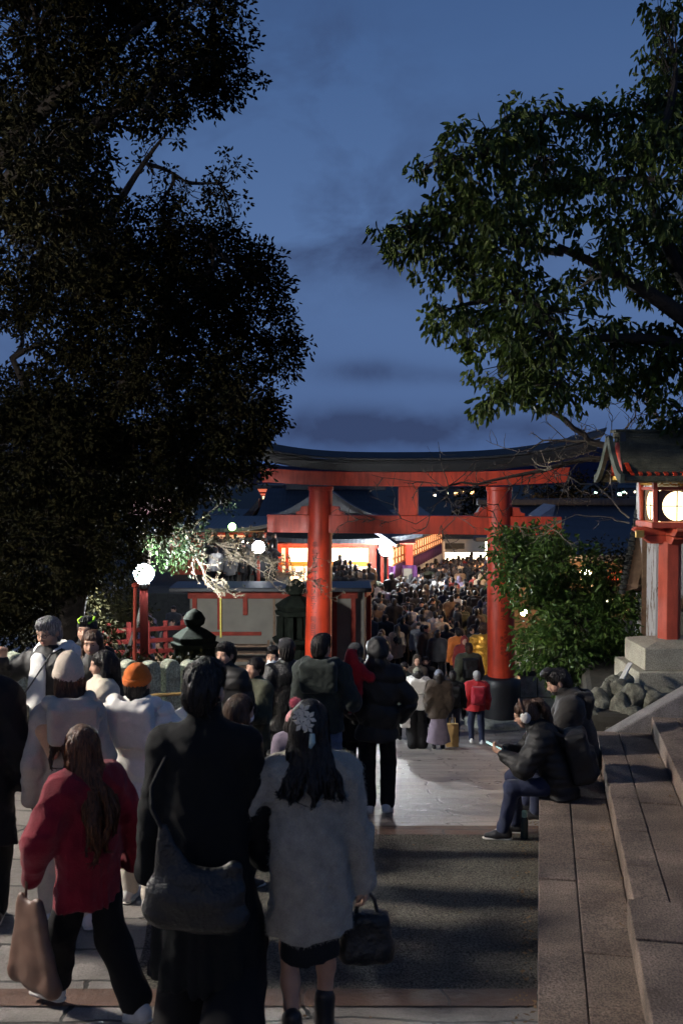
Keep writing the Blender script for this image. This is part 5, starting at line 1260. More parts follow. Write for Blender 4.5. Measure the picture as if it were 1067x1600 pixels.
def body_field(s, hands=None):
    f = Fld(); k = s.k; w = .92 if s.fem else 1.0; hk = s.hk
    f.rc(s.hip, .105 * k, s.waist, .115 * k * w, .05, FY); f.rc(s.waist, .115 * k * w, s.chest, .135 * k * w, .05, FY); f.rc(s.chest, .135 * k * w, s.neck - s.sd * .07 * k, .11 * k * w, .05, FY)
    f.rc(s.sh[-1], .052 * k, s.sh[1], .052 * k, .05); f.rc(s.neck - s.sd * .03, .056 * k, s.hc + (s.M @ _v((0, -.02, -.05))) * hk, .052 * k, .03)
    for e in (-1, 1):
        f.rc(s.sh[e], .05 * k, s.elb[e], .038 * k, .03); f.rc(s.elb[e], .038 * k, s.wr[e], .026 * k, .02)
        f.rc(s.hj[e], .078 * k, s.knee[e], .044 * k, .04); f.rc(s.knee[e], .046 * k, s.knee[e] * .62 + s.ank[e] * .38, .046 * k, .03); f.rc(s.knee[e] * .62 + s.ank[e] * .38, .046 * k, s.ank[e], .036 * k, .03)
        fp, fw = s.foot[e]; M = rotm(fw, fp); f.rc(s.ank[e] + M @ _v((0, -.03, -.04)) * k, .032 * k, s.ank[e] + M @ _v((0, .12, -.055)) * k, .025 * k, .02)
        hp = (hands or {}).get(e)
        if hp == 0: continue
        hand_field(f, s, e, **(hp or {}))
    # head
    M = s.M; P = lambda *p: HP_(s, p); r = lambda *p: _v(p) * hk
    f.el(P(0, -.012, .028), r(.076, .096, .090), M, .02); f.el(P(0, .022, -.030), r(.064, .074, .078), M, .03); f.el(P(0, .055, -.088), r(.030, .026, .022), M, .03)
    f.el(P(-.036, .052, -.028), r(.028, .030, .028), M, .03); f.el(P(.036, .052, -.028), r(.028, .030, .028), M, .03)
    f.rc(P(-.04, .075, .034), .014 * hk, P(.04, .075, .034), .014 * hk, .02)
    f.rc(P(0, .090, .012), .008 * hk, P(0, .108, -.026), .0125 * hk, .012); f.el(P(-.013, .096, -.031), r(.009, .009, .007), M, .008); f.el(P(.013, .096, -.031), r(.009, .009, .007), M, .008)
    f.rc(P(-.014, .086, -.058), .0075 * hk, P(.014, .086, -.058), .0075 * hk, .008)
    for e in (-1, 1):
        f.el(P(.033 * e, .098, .010), r(.018, .016, .011), M, .012, '-'); f.el(P(.032 * e, .076, .008), r(.014, .013, .012), M, .004)
        f.el(P(.078 * e, -.008, -.008), r(.011, .020, .032), M, .006)
    return f
def jacket_field(s, hem, e=.025, flare=1.05, arm=.066, cuff=.050, collar=.0, hood=None, open_=False, sleeve=1.0, width=1.0, hemy=0):
    f = Fld(); k = s.k; w = (.93 if s.fem else 1.0) * width
    up = s.neck - s.sd * .10 * k; r1 = .168 * k * w + e; r2 = .160 * k * w + e; 
    FL = ((0, 1, 0), .70)
    hemc = _v((s.hip[0], s.hip[1] + hemy, hem)); r3 = (.170 * k * w + e) * flare
    f.rc(hemc, r3, s.waist, r2, .06, FL); f.rc(s.waist, r2, up, r1, .06, FL)
    f.rc(s.sh[-1] + s.rx * .01 * k, (.058 * k + e), s.sh[1] - s.rx * .01 * k, (.058 * k + e), .06)
    f.rc(s.neck - s.sd * .06 * k, .10 * k + e * .5, s.neck + s.sd * .01 * k, .066 * k + e * .3, .05)
    if collar: f.rc(s.neck, .070 * k + e * .2, s.neck + (s.hc - s.neck) * collar, .074 * k + e * .2, .02)
    for q in (-1, 1):
        f.rc(s.sh[q], arm * k + e * .8, s.elb[q], arm * .90 * k + e * .55, .05)
        t = sleeve; wr = s.elb[q] + (s.wr[q] - s.elb[q]) * t; f.rc(s.elb[q], arm * .90 * k + e * .55, wr, cuff * k + e * .25, .035)
    f.fn(cut_below(hem))
    return f
def hood_down(f, s, size=1.0, e=.02, back=.0):
    k = s.k; n = s.neck; P = lambda x, y, z: n + _v((x, y, z)) * k; q = size
    f.box(P(0, -.150 - .02 * q, -.055 * q), _v((.105 * q, .022, .085 * q)) * k, .030 * k * q, rotm(0, -.18), .02)
    ring = [P(-.070, .085, -.03), P(-.105 * q ** .5, .02, .03), P(-.105 * q, -.07, .060), P(-.055 * q, -.14 - .03 * q, .055), P(0, -.155 - .03 * q, .050), P(.055 * q, -.14 - .03 * q, .055), P(.105 * q, -.07, .060), P(.105 * q ** .5, .02, .03), P(.070, .085, -.03)]
    f.chain(ring, [.028 * k, .038 * k, .042 * k * q, .042 * k * q, .040 * k * q, .042 * k * q, .042 * k * q, .038 * k, .028 * k], .012)
    f.el(P(0, -.085 - .01 * q, .085), _v((.070 * q, .062 * q, .075)) * k, None, .015, '-')
    return
    f.rc(P(-.03 * q, -.20 - .03 * q, .02), .016 * k, P(-.05 * q, -.17 - .02 * q, -.14 * q), .014 * k, .05, None, '-'); f.rc(P(.04 * q, -.20 - .03 * q, .01), .014 * k, P(.02 * q, -.18 - .02 * q, -.12 * q), .012 * k, .05, None, '-')
def hood_up(f, s, e=.02):
    M = s.M; hk = s.hk; P = lambda *p: HP_(s, p)
    f.el(P(0, -.022, .030), _v((.112, .130, .128)) * hk, M, .03); f.el(P(0, -.075, -.06), _v((.095, .085, .12)) * hk, M, .06); f.rc(P(0, -.02, -.10), .105 * hk, s.neck - s.sd * .02, .12 * s.k, .05, FY)
    f.el(P(0, -.06, .125), _v((.045, .07, .04)) * hk, M, .05)
    f.el(P(0, .125, -.005), _v((.076, .09, .115)) * hk, M, .02, '-')
def trousers_field(s, wide=1.0, end=.05, flare=1.0):
    f = Fld(); k = s.k
    f.rc(s.hip + _v((0, 0, .05 * k)), .120 * k, s.hip, .126 * k, .04, ((0, 1, 0), .78))
    for e in (-1, 1):
        f.rc(s.hj[e], .096 * k, s.knee[e], .074 * k * wide, .04); a = s.ank[e] + (s.knee[e] - s.ank[e]) * end
        f.rc(s.knee[e], .074 * k * wide, a, .060 * k * wide * flare, .03)
    return f
def shoe_fields(s, e, high=False):
    k = s.k; fp, fw = s.foot[e]; M = rotm(fw, fp); A = s.ank[e]; P = lambda x, y, z: A + M @ (_v((x, y, z)) * k)
    f = Fld(); f.rc(P(0, -.042, -.040), .040 * k, P(0, .06, -.045), .042 * k, .03); f.rc(P(0, .06, -.045), .042 * k, P(0, .145, -.056), .032 * k, .03, ((0, 0, 1), .85)); f.rc(P(0, -.03, -.02), .042 * k, P(0, -.02, .02 + (.1 if high else 0)), .043 * k, .03)
    g = Fld(); g.rc(P(0, -.05, -.072), .042 * k, P(0, .15, -.074), .042 * k, .01, (M @ _v((0, 0, 1)), .33))
    return f, g
def hair_field(s, style):
    f = Fld(); M = s.M; hk = s.hk; P = lambda *p: HP_(s, p); r = lambda *p: _v(p) * hk
    f.el(P(0, -.018, .034), r(.090, .108, .098), M, .02)
    f.el(P(0, -.062, -.03), r(.076, .062, .085), M, .03)
    if style in ('short', 'messy'):
        f.el(P(0, .03, .098), r(.07, .065, .034), M, .03)
    f.el(P(0, .105, -.045), r(.078, .088, .098), M, .015, '-')
    if style in ('short', 'messy'):
        f.el(P(0, .02, -.12), r(.2, .085, .075), M, .02, '-'); f.el(P(0, -.10, -.155), r(.2, .1, .05), M, .02, '-')
        for e in (-1, 1): f.el(P(.088 * e, -.002, -.012), r(.02, .026, .036), M, .008, '-')
    N_ = s.neck
    if style == 'bob':
        for e in (-1, 1): f.chain([P(.078 * e, -.02, .03), P(.084 * e, -.015, -.06), P(.074 * e, -.005, -.128)], [.03 * hk, .036 * hk, .026 * hk], .03)
        f.chain([P(0, -.08, 0), P(0, -.085, -.13)], [.07 * hk, .066 * hk], .04)
    if style == 'long':
        q = np.random.default_rng(int(s.H * 1000))
        for i in range(11):
            a = (i - 5) / 5; x0 = .072 * a; e_ = q.normal(size=3) * .022; L_ = .24 + .05 * q.random() - .07 * abs(a)
            f.chain([P(x0, -.085 + .05 * abs(a), .02), P(x0 * 1.12, -.095 + .05 * abs(a), -.10), N_ + _v((.10 * a + e_[0] * .6, -.150 + .05 * abs(a), -.06)) * s.k, N_ + _v((.085 * a + e_[0] * 1.8 - .02, -.205 + .045 * abs(a), -.07 - L_ * .55)) * s.k, N_ + _v((.06 * a + e_[1] * 2 - .04, -.225 + .04 * abs(a), -.07 - L_ * 1.25)) * s.k], [.030 * hk, .027 * hk, .026 * hk, .020 * hk, .006 * hk], .012)
    if style == 'halfup':
        q = np.random.default_rng(3)
        for i in range(17):
            a = (i - 8) / 8; x0 = .074 * a; e_ = q.normal(size=3) * .014
            f.chain([P(x0, -.088 + .06 * abs(a) ** 2, .0), P(x0 * 1.15, -.095 + .06 * abs(a) ** 2, -.11), N_ + _v((.105 * a, -.125 + .05 * abs(a), .005)) * s.k, N_ + _v((.135 * a + e_[0], -.160 + .05 * abs(a), -.045)) * s.k, N_ + _v((.155 * a + e_[0] * 2, -.178 + .06 * abs(a), -.09 - .04 * q.random())) * s.k, N_ + _v((.195 * a + e_[0] * 3, -.19 + .06 * abs(a), -.12 - .05 * q.random() + .05 * abs(a))) * s.k], [.022 * hk, .021 * hk, .019 * hk, .015 * hk, .009 * hk, .003 * hk], .008)
    if style == 'longfront':
        for e in (-1, 1): f.chain([P(.070 * e, -.01, .04), P(.082 * e, 0, -.07), N_ + _v((.085 * e, .06, -.06)) * s.k, N_ + _v((.08 * e, .10, -.24)) * s.k], [.028 * hk, .034 * hk, .034 * hk, .015 * hk], .03)
        f.chain([P(0, -.08, 0), P(0, -.09, -.12), N_ + _v((0, -.11, -.16)) * s.k], [.07 * hk, .07 * hk, .05 * hk], .04, ((0, 1, 0), .6))
    if style == 'ponytail':
        f.el(P(0, -.115, .075), r(.030, .032, .03), M, .01)
        f.chain([P(0, -.125, .08), P(.01, -.165, .06), P(.015, -.185, -.02), P(.02, -.18, -.13), P(.02, -.165, -.20)], [.026 * hk, .036 * hk, .042 * hk, .034 * hk, .010 * hk], .02)
    if style == 'bun': f.el(P(0, -.125, .03), r(.045, .04, .045), M, .02)
    amp = .0045 if style not in ('messy', 'short') else .0075
    hc = s.hc
    def str_(X, Y, Z, F):
        th = np.arctan2(X - hc[0], Y - hc[1]); return F + amp * hk * (np.sin(th * 26 + Z * 30) + .7 * np.sin(th * 47 - Z * 55 + 1)) * .7
    f.fn(str_)
    if style == 'messy': f.fn(wrinkle(.008, 1.9, 3, .6))
    return f
def strands(name, fld, h, rng, m, parent, n=420, L=.09, w=.0035, lift=.004, jit=.25, zmax=9):
    """loose locks lying on the hair surface"""
    F, lo = fld.grid(h); V, Q = snets(F, lo, h, 2); 
    e1 = V[Q[:, 1]] - V[Q[:, 0]]; e2 = V[Q[:, 3]] - V[Q[:, 0]]; Nn = unit(np.cross(e1, e2)); C = V[Q].mean(1)
    ok = np.flatnonzero(C[:, 2] < zmax); ix = ok[rng.integers(0, len(ok), n)]; Vs = []; Fs = []
    for q, i in enumerate(ix):
        p = C[i] + Nn[i] * lift; nn = Nn[i]; d = _v((0, 0, -1.0)) + rng.normal(size=3) * jit; pts = [p]; l = L * rng.uniform(.5, 1.3)
        for j in range(4):
            d = d - nn * (d @ nn) * .9; d = d / max(1e-6, np.linalg.norm(d)); p = p + d * l / 4 + _v((0, 0, -.004 * j))
            k = int(np.argmin(((C - p) ** 2).sum(1))) if len(C) < 9000 else i
            nn = Nn[k]
            if len(C) < 9000: p = p - nn * ((p - C[k]) @ nn) + nn * lift * (1 + .5 * j * rng.random())
            pts.append(p)
        sv = np.cross(d, nn); sv = sv / max(1e-6, np.linalg.norm(sv)); b = len(Vs)
        for j, p in enumerate(pts):
            ww = w * (1, 1.1, 1, .8, .2)[j] * rng.uniform(.7, 1.2); Vs += [p - sv * ww, p + sv * ww]
        Fs += [(b + 2 * j, b + 2 * j + 1, b + 2 * j + 3, b + 2 * j + 2) for j in range(4)]
    return link_mesh(name, np_mesh(name, Vs, np.array(Fs)), m, parent, True)
def fuzz(name, ob, rng, m, parent, n, L=.012, w=.0011):
    me = ob.data; nv = len(me.vertices); co = np.empty(nv * 3); me.vertices.foreach_get('co', co); co = co.reshape(-1, 3)
    nf = len(me.polygons); ce = np.empty(nf * 3); me.polygons.foreach_get('center', ce); ce = ce.reshape(-1, 3); no = np.empty(nf * 3); me.polygons.foreach_get('normal', no); no = no.reshape(-1, 3)
    ix = rng.integers(0, nf, n); p = ce[ix] + rng.normal(size=(n, 3)) * .004; d = unit(no[ix] + rng.normal(size=(n, 3)) * .7 + np.array((0, 0, -.5))); s_ = unit(np.cross(d, rng.normal(size=(n, 3)))); l = (L * rng.uniform(.4, 1.3, n))[:, None]
    V = np.stack([p - s_ * w, p + s_ * w, p + d * l], 1).reshape(-1, 3); return link_mesh(name, np_mesh(name, V, np.arange(3 * n).reshape(-1, 3)), m, parent)
def beanie_fields(s, tall=.0, fold=True, back=.0):
    M = s.M; hk = s.hk; P = lambda *p: HP_(s, p); r = lambda *p: _v(p) * hk
    f = Fld(); f.el(P(0, -.02 - back, .045 + tall * .4), r(.096, .112, .100 + tall), M, .02)
    zc = s.M @ _v((0, -.30, 1)); zc = zc / np.linalg.norm(zc); c0 = P(0, -.01, .018)
    f.fn(lambda X, Y, Z, F: np.maximum(F, -((X - c0[0]) * zc[0] + (Y - c0[1]) * zc[1] + (Z - c0[2]) * zc[2])))
    f.fn(lambda X, Y, Z, F: F + .0032 * np.abs(np.sin(np.arctan2(X - s.hc[0], Y - s.hc[1]) * 21)))
    g = Fld(); g.el(P(0, -.02, .036), r(.103, .119, .088), M, .01)
    def band(X, Y, Z, F):
        t = (X - c0[0]) * zc[0] + (Y - c0[1]) * zc[1] + (Z - c0[2]) * zc[2]; return np.maximum(np.maximum(F, -t - .006), t - .062 * hk)
    g.fn(band); return f, g
def cap_fields(s):
    M = s.M; hk = s.hk; P = lambda *p: HP_(s, p); r = lambda *p: _v(p) * hk
    f = Fld(); f.el(P(0, -.015, .05), r(.094, .110, .088), M, .02); c0 = P(0, 0, .035); z = M @ _v((0, 0, 1))
    f.fn(lambda X, Y, Z, F: np.maximum(F, -((X - c0[0]) * z[0] + (Y - c0[1]) * z[1] + (Z - c0[2]) * z[2])))
    g = Fld(); g.el(P(0, .115, .042), r(.075, .075, .010), M, .01); return f, g
SKIN = mat('skin', (0.50, 0.29, 0.20), .55, .08, 20, spec=.35)
def hair_mat(name, c, hi):
    m = bpy.data.materials.new(name); m.use_nodes = True; t = m.node_tree; b = t.nodes['Principled BSDF']; L = t.links.new
    tcn = t.nodes.new('ShaderNodeTexCoord'); mpn = t.nodes.new('ShaderNodeMapping'); mpn.inputs['Scale'].default_value = (130, 130, 9); L(tcn.outputs['Object'], mpn.inputs[0])
    n = t.nodes.new('ShaderNodeTexNoise'); n.inputs['Scale'].default_value = 1; n.inputs['Detail'].default_value = 4; L(mpn.outputs[0], n.inputs['Vector'])
    r = t.nodes.new('ShaderNodeMapRange'); r.inputs[1].default_value = .34; r.inputs[2].default_value = .66; L(n.outputs['Fac'], r.inputs[0])
    mx = t.nodes.new('ShaderNodeMix'); mx.data_type = 'RGBA'; mx.inputs['A'].default_value = [x * .45 for x in c] + [1]; mx.inputs['B'].default_value = list(hi) + [1]; L(r.outputs[0], mx.inputs['Factor']); L(mx.outputs['Result'], b.inputs['Base Color'])
    bp = t.nodes.new('ShaderNodeBump'); bp.inputs['Strength'].default_value = .9; bp.inputs['Distance'].default_value = .012; L(n.outputs['Fac'], bp.inputs['Height']); L(bp.outputs[0], b.inputs['Normal'])
    b.inputs['Roughness'].default_value = .42; b.inputs['Specular IOR Level'].default_value = .35
    return m
M_HAIR = {'black': hair_mat('black_hair', (0.012, 0.009, 0.008), (.022, .017, .015)), 'brown': hair_mat('brown_hair', (0.06, 0.028, 0.015), (.10, .05, .028)),
          'red': hair_mat('auburn_hair', (0.10, 0.035, 0.014), (.20, .075, .03)), 'grey': hair_mat('grey_hair', (0.16, 0.155, 0.15), (.36, .35, .34))}
M_EYE = mat('dark_eye', (.02, .015, .012), .15); M_LIP = mat('lips', (.42, .16, .13), .5); M_MASK = mat('white_mask', (.75, .75, .76), .8)
M_WSHOE = mat('white_shoe_leather', (.68, .67, .64), .5, .08, 12); M_DSHOE = mat('dark_shoe_leather', (.02, .02, .022), .45, .2, 12); M_SOLE = mat('pale_sole', (.55, .53, .48), .7)
def cloth(name, col, rough=.85, var=.14, bump=.25, bs=220, sheen=.15, spec=.25, scale=9, fold=.55):
    if name in MATS: return MATS[name]
    m = mat(name, col, rough, var, scale, bump, bs, spec=spec, sheen=sheen, speck=.16, sscale=330); t = m.node_tree; L = t.links.new
    b = t.nodes['Principled BSDF']; old = b.inputs['Normal'].links[0].from_node
    tcn = t.nodes.new('ShaderNodeTexCoord'); n = t.nodes.new('ShaderNodeTexNoise'); n.noise_type = 'RIDGED_MULTIFRACTAL'; n.inputs['Scale'].default_value = 5.5; n.inputs['Detail'].default_value = 3; n.inputs['Distortion'].default_value = .6
    L(tcn.outputs['Object'], n.inputs['Vector']); bp = t.nodes.new('ShaderNodeBump'); bp.inputs['Strength'].default_value = fold; bp.inputs['Distance'].default_value = .035
    L(n.outputs['Fac'], bp.inputs['Height']); L(bp.outputs[0], old.inputs['Normal'])
    return m
def face_parts(s, root, brow='black', lips=True, glasses=False, mask=False, beard=None):
    hk = s.hk; P = lambda *p: HP_(s, p)
    for e in (-1, 1):
        f = Fld(); f.el(P(.031 * e, .0835, .010), _v((.0105, .006, .0055)) * hk, s.M); fobj('eye', f, .003, M_EYE, root)
        f = Fld(); f.rc(P(.016 * e, .090, .030), .0035 * hk, P(.034 * e, .087, .036), .004 * hk, .004); f.rc(P(.034 * e, .087, .036), .004 * hk, P(.050 * e, .074, .031), .0025 * hk, .004); fobj('eyebrow', f, .003, M_HAIR[brow], root)
    if lips and not mask:
        f = Fld(); f.rc(P(-.019, .0885, -.058), .0045 * hk, P(0, .094, -.056), .006 * hk, .004); f.rc(P(0, .094, -.056), .006 * hk, P(.019, .0885, -.058), .0045 * hk, .004); fobj('lips', f, .003, M_LIP, root)
    if mask:
        f = Fld(); f.el(P(0, .045, -.050), _v((.066, .070, .052)) * hk, s.M); f.el(P(0, -.02, -.03), _v((.1, .06, .1)) * hk, s.M, .01, '-'); o = fobj('face_mask', f, .006, M_MASK, root)
    if glasses:
        mb = MB()
        for e in (-1, 1):
            c = P(.033 * e, .103, .008); mb.tube([Vector(c + s.M @ (_v((.024 * math.cos(t), .0, .017 * math.sin(t))) * hk)) for t in np.linspace(0, 2 * math.pi, 15)], .0022 * hk, 5, caps=False)
            mb.tube([Vector(P(.057 * e, .100, .012)), Vector(P(.078 * e, .0, .012))], .002 * hk, 5)
        mb.tube([Vector(P(-.010, .105, .010)), Vector(P(.010, .105, .010))], .002 * hk, 5)
        mb.build('glasses', M_BLK, root)
    if beard:
        f = Fld(); f.el(P(0, .030, -.062), _v((.062, .066, .058)) * hk, s.M); f.el(P(0, .075, -.018), _v((.05, .05, .036)) * hk, s.M, .01, '-'); f.el(P(0, -.05, -.03), _v((.1, .06, .12)) * hk, s.M, .01, '-'); fobj('beard', f, .005, M_HAIR[beard], root)
def person(label, u, vtop, Y, face, sk=None, H=None, body_h=.010, hands=None, top=None, bottom=None, shoes=('dark', False), hair=None, hat=None, group=None, x=None, z=None, faceparts=None, extra=None, skirt=None, hstr=0):
    """builds one person: root Empty at the feet, one continuous body, clothing and hair as children"""
    X = ax(u, Y) if x is None else x; g = ground(X, Y) if z is None else z
    if H is None: H = az(vtop, Y) - g
    root = empty('person', (X, Y, g), label, 'person', group, rz=R(face))
    s = skeleton(H, **(sk or {})); rng = np.random.default_rng(int(abs(u) * 7 + Y * 100))
    fobj('body', body_field(s, hands), body_h, SKIN, root)
    if bottom:
        m, opt = bottom; f = trousers_field(s, opt.get('wide', 1.0), opt.get('end', .05), opt.get('flare', 1.0)); f.fn(wrinkle(opt.get('wr', .006), 1.0, u, .7)); fobj('trousers', f, .012, m, root)
    if skirt:
        m, z0, r0 = skirt; f = Fld(); f.rc((0, s.hip[1] - .01, z0), r0, s.hip, .12 * s.k, .05, ((0, 1, 0), .8)); f.fn(cut_below(z0)); f.fn(wrinkle(.006, 1.2, u, .2)); fobj('skirt', f, .012, m, root)
    if shoes:
        for e in (-1, 1):
            f, q = shoe_fields(s, e, shoes[1]); o = fobj('shoe', f, .009, M_WSHOE if shoes[0] == 'white' else M_DSHOE, root); fobj('sole', q, .009, M_SOLE if shoes[0] != 'black' else M_DSHOE, o)
    if top:
        for t in top:
            m, kind, opt = t[0], t[1], dict(t[2]); puff = opt.pop('puff', None); wr = opt.pop('wr', .006); hd = opt.pop('hood', None); hh = opt.pop('h', .012); hs = opt.pop('hsize', 1.0); fz = opt.pop('fuzz', 0); dr = opt.pop('drape', False)
            f = jacket_field(s, **opt)
            if hd == 'up': hood_up(f, s)
            if wr: f.fn(wrinkle(wr, 1.0, u + len(kind), .8)); f.fn(wrinkle(wr * .32, 2.3, u * 1.7 + 2, .9))
            if puff: f.fn(baffles(*puff))
            if dr:      # hanging folds below the waist, centre back seam
                wz_ = s.hip[2] + .12
                f.fn(lambda X, Y, Z, F: F + np.clip((wz_ - Z) * 1.6, 0, 1) * (.014 * np.sin(np.arctan2(X, Y) * 8 + 2.2 * Z + u) + .008 * np.sin(np.arctan2(X, Y) * 17 - 3 * Z)) + .010 * np.exp(-((X - s.hip[0]) / .012) ** 2) * (Y < s.hip[1]))
            o = fobj(kind, f, hh, m, root)
            if hd == 'down': q = Fld(); hood_down(q, s, hs); q.fn(wrinkle(.005, 1.0, u)); q.fn(wrinkle(.0045, 2.1, u + 3)); fobj('hood', q, .012, m, o, 2)
            if fz: fuzz('fuzz', o, rng, m, o, fz)
    if hair:
        st_, cl = hair; f = hair_field(s, st_); o = fobj('hair', f, .008, M_HAIR[cl], root, 1)
        if not hstr and Y < 12 and not hat: hstr = 260
        if hstr: strands('hair_locks', f, .014, rng, M_HAIR[cl], o, hstr)
    if hat:
        k_, m, opt = hat
        if k_ == 'beanie':
            f, q = beanie_fields(s, opt.get('tall', 0), back=opt.get('back', 0)); o = fobj('beanie', f, .008, m, root)
            if opt.get('fold', True): fobj('beanie_cuff', q, .008, m, o)
            if opt.get('pom'):
                q = Fld(); q.el(HP_(s, (0, -.02, .205)), _v((.05, .05, .045)) * s.hk); pm = fobj('pompom', q, .008, opt['pom'], o); fuzz('pompom_fuzz', pm, rng, opt['pom'], pm, 2500, .016)
        else:
            f, q = cap_fields(s); o = fobj('cap', f, .008, m, root); fobj('brim', q, .006, m, o)
    if faceparts is not None: face_parts(s, root, **faceparts)
    if extra: extra(s, root, rng)
    return root, s
def W_(root, p):
    """a figure's local point in world space"""
    return Matrix.Translation(root.location) @ Matrix.Rotation(root.rotation_euler.z, 4, 'Z') @ Vector(p)
# ------------------------------------------------------------------ the people one can tell apart
C_BLK = cloth('black_wool', (.010, .010, .011), sheen=.02); C_COAT = cloth('black_coat_wool', (.006, .0065, .0065), bump=.4, sheen=.01)
C_PUF = cloth('black_nylon', (.013, .0125, .0125), .55, bump=.15, sheen=0, spec=.3); C_TROU = cloth('black_trouser_cloth', (.007, .007, .008), sheen=.01)
C_WHITE = cloth('white_nylon', (.72, .69, .64), .6, .06, bump=.12, sheen=0, spec=.35); C_CREAM = cloth('cream_fleece', (.62, .54, .42), .95, .12, .5, 160)
C_GREY = cloth('grey_fluffy_knit', (.36, .33, .275), .95, .17, .7, 90, sheen=.2, scale=16); C_DENIM = cloth('blue_denim', (.10, .15, .26), .85, .35, .3, 200, scale=5); C_NAVY = cloth('navy_denim', (.018, .024, .055), .85)
C_RED = cloth('crimson_wool', (.21, .008, .020), .9, .2, .4, 150); C_SCAR = cloth('scarlet_nylon', (.36, .014, .018), .6, .12); C_OLIVE = cloth('olive_cotton', (.060, .062, .040), .85, .2)
C_BEIGE = cloth('beige_grey_nylon', (.46, .41, .34), .65, .1, sheen=0); C_PEACH = cloth('peach_lining', (.60, .36, .20), .8); C_LEATH = cloth('black_leather', (.010, .010, .010), .45, .25, .5, 50, sheen=0, spec=.5)
C_BROWN = cloth('brown_wool', (.05, .036, .026), .9, .25, .4, 90); C_MAROON = cloth('maroon_wool', (.055, .016, .024), .9); C_HOOD = cloth('white_sweat_cotton', (.70, .69, .66), .85, .06)
C_DGREEN = cloth('dark_green_nylon', (.016, .022, .018), .7); C_BLUE = cloth('royal_blue_nylon', (.03, .05, .22), .6); C_LBLUE = cloth('pale_blue_nylon', (.35, .44, .56), .65)
C_ORANGE = cloth('orange_knit', (.78, .17, .016), .9, .12, .6, 260); C_KNIT = cloth('cream_knit', (.68, .58, .46), .95, .1, .7, 220); C_KBLACK = cloth('black_knit', (.02, .02, .022), .95, .1, .6, 240); C_KOL = cloth('olive_knit', (.20, .20, .15), .95, .2, .6, 240)
C_PINK = cloth('pink_fur', (.80, .20, .26), .95); C_NEON = mat('neon_stripe', (.45, .85, .04), .6, .05); C_GREYW = cloth('grey_felt', (.30, .30, .29), .95); C_GOLDJ = mat('gold_foil_nylon', (.85, .42, .06), .3, .25, 30, .6, 30, metal=.6, emit=(1, .42, .05), estr=.0)
C_RFUR = cloth('red_fur', (.42, .012, .018), .95, .2, .6, 140); C_COCOA = cloth('cocoa_nylon', (.019, .0155, .013), .65, bump=.2); C_PURP = cloth('dusk_purple_pleats', (.16, .13, .17), .9)
def limb(*a): return {-1: a[0], 1: a[1]}
NOH = {-1: 0, 1: 0}
# --- nearest row, walking away
def girl_extra(s, root, rng):
    cl = mat('pale_shell_clip', (.72, .64, .50), .4, .15, 20); P = lambda *p: Vector(HP_(s, p))
    mb = MB()
    for cx, cz, r in ((-.005, .075, .040), (-.030, .050, .034), (.022, .040, .040), (-.012, .012, .044), (.018, -.002, .034)):
        a = rng.uniform(0, 1)
        for k in range(5):
            th = a + k * 2 * math.pi / 5; q = [(0, 0), (r * .62 * math.cos(th - .45), r * .62 * math.sin(th - .45)), (r * math.cos(th), r * math.sin(th)), (r * .62 * math.cos(th + .45), r * .62 * math.sin(th + .45))]
            mb.prism([P(cx - .01 + x, -.128 - .006 * (1 - abs(x) * 20), cz + .015 + z) for x, z in q], Vector(s.M @ _v((0, -.008, 0))))
    mb.build('flower_clip', cl, root, bevel=.002)
    mb = MB(); mb.tube([P(.028, -.128, -.02), P(.03, -.14, -.06), P(.02, -.138, -.085)], [.012, .016, .008], 8); mb.build('clip_tail', mat('pale_green_resin', (.45, .55, .48), .3), root, smooth=True)
girl, gs = person('girl in a fluffy grey sweater with a pale flower clip in black hair', 484, 1100, 4.72, 4,
    dict(fem=True, feet={-1: (-.085, -.02, 0, 0, 0), 1: (.075, .18, .0, .0, .1)}, hands={-1: (-.30, .20, .98), 1: (.30, .06, .62)}, elbow={-1: (-1, -.3, -.3), 1: (.5, -.8, 0)}, hpitch=R(6), hyaw=R(-10)),
    body_h=.010, hands={-1: 0, 1: dict(curl=.9)}, skirt=(C_BLK, .49, .150), shoes=None,
    top=[(C_GREY, 'sweater', dict(hem=.60, e=.038, flare=1.10, arm=.064, cuff=.066, sleeve=1.04, wr=.012, fuzz=24000, h=.011))], hair=('halfup', 'black'), hstr=900, extra=girl_extra)
for e in (-1, 1):                              # ankle boots
    k = gs.k; f = Fld(); f.rc(gs.ank[e] + (gs.knee[e] - gs.ank[e]) * .22, .052 * k, gs.ank[e], .048 * k, .02); q, so = shoe_fields(gs, e, True); f.p += q.p; o = fobj('ankle_boot', f, .009, M_DSHOE, girl); fobj('sole', so, .009, M_DSHOE, o)
def man_extra(s, root, rng): pass
coatman, cs = person('tall man in a long black coat with messy dark hair', 318, 1040, 4.66, -3,
    dict(feet={-1: (-.13, .14, 0, 0, .1), 1: (.15, -.20, .13, .75, -.2)}, hands={-1: (-.30, .03, .80), 1: (.26, .18, .88)}, hyaw=R(-14), hpitch=R(4), lean=.03), hands=NOH, body_h=.012,
    top=[(C_COAT, 'coat', dict(hem=.40, e=.020, flare=1.34, arm=.064, cuff=.058, collar=.46, wr=.008, sleeve=1.1, drape=True))], bottom=(C_TROU, dict(wide=1.5, flare=1.6)), shoes=('black', True), hair=('messy', 'black'), hstr=700)
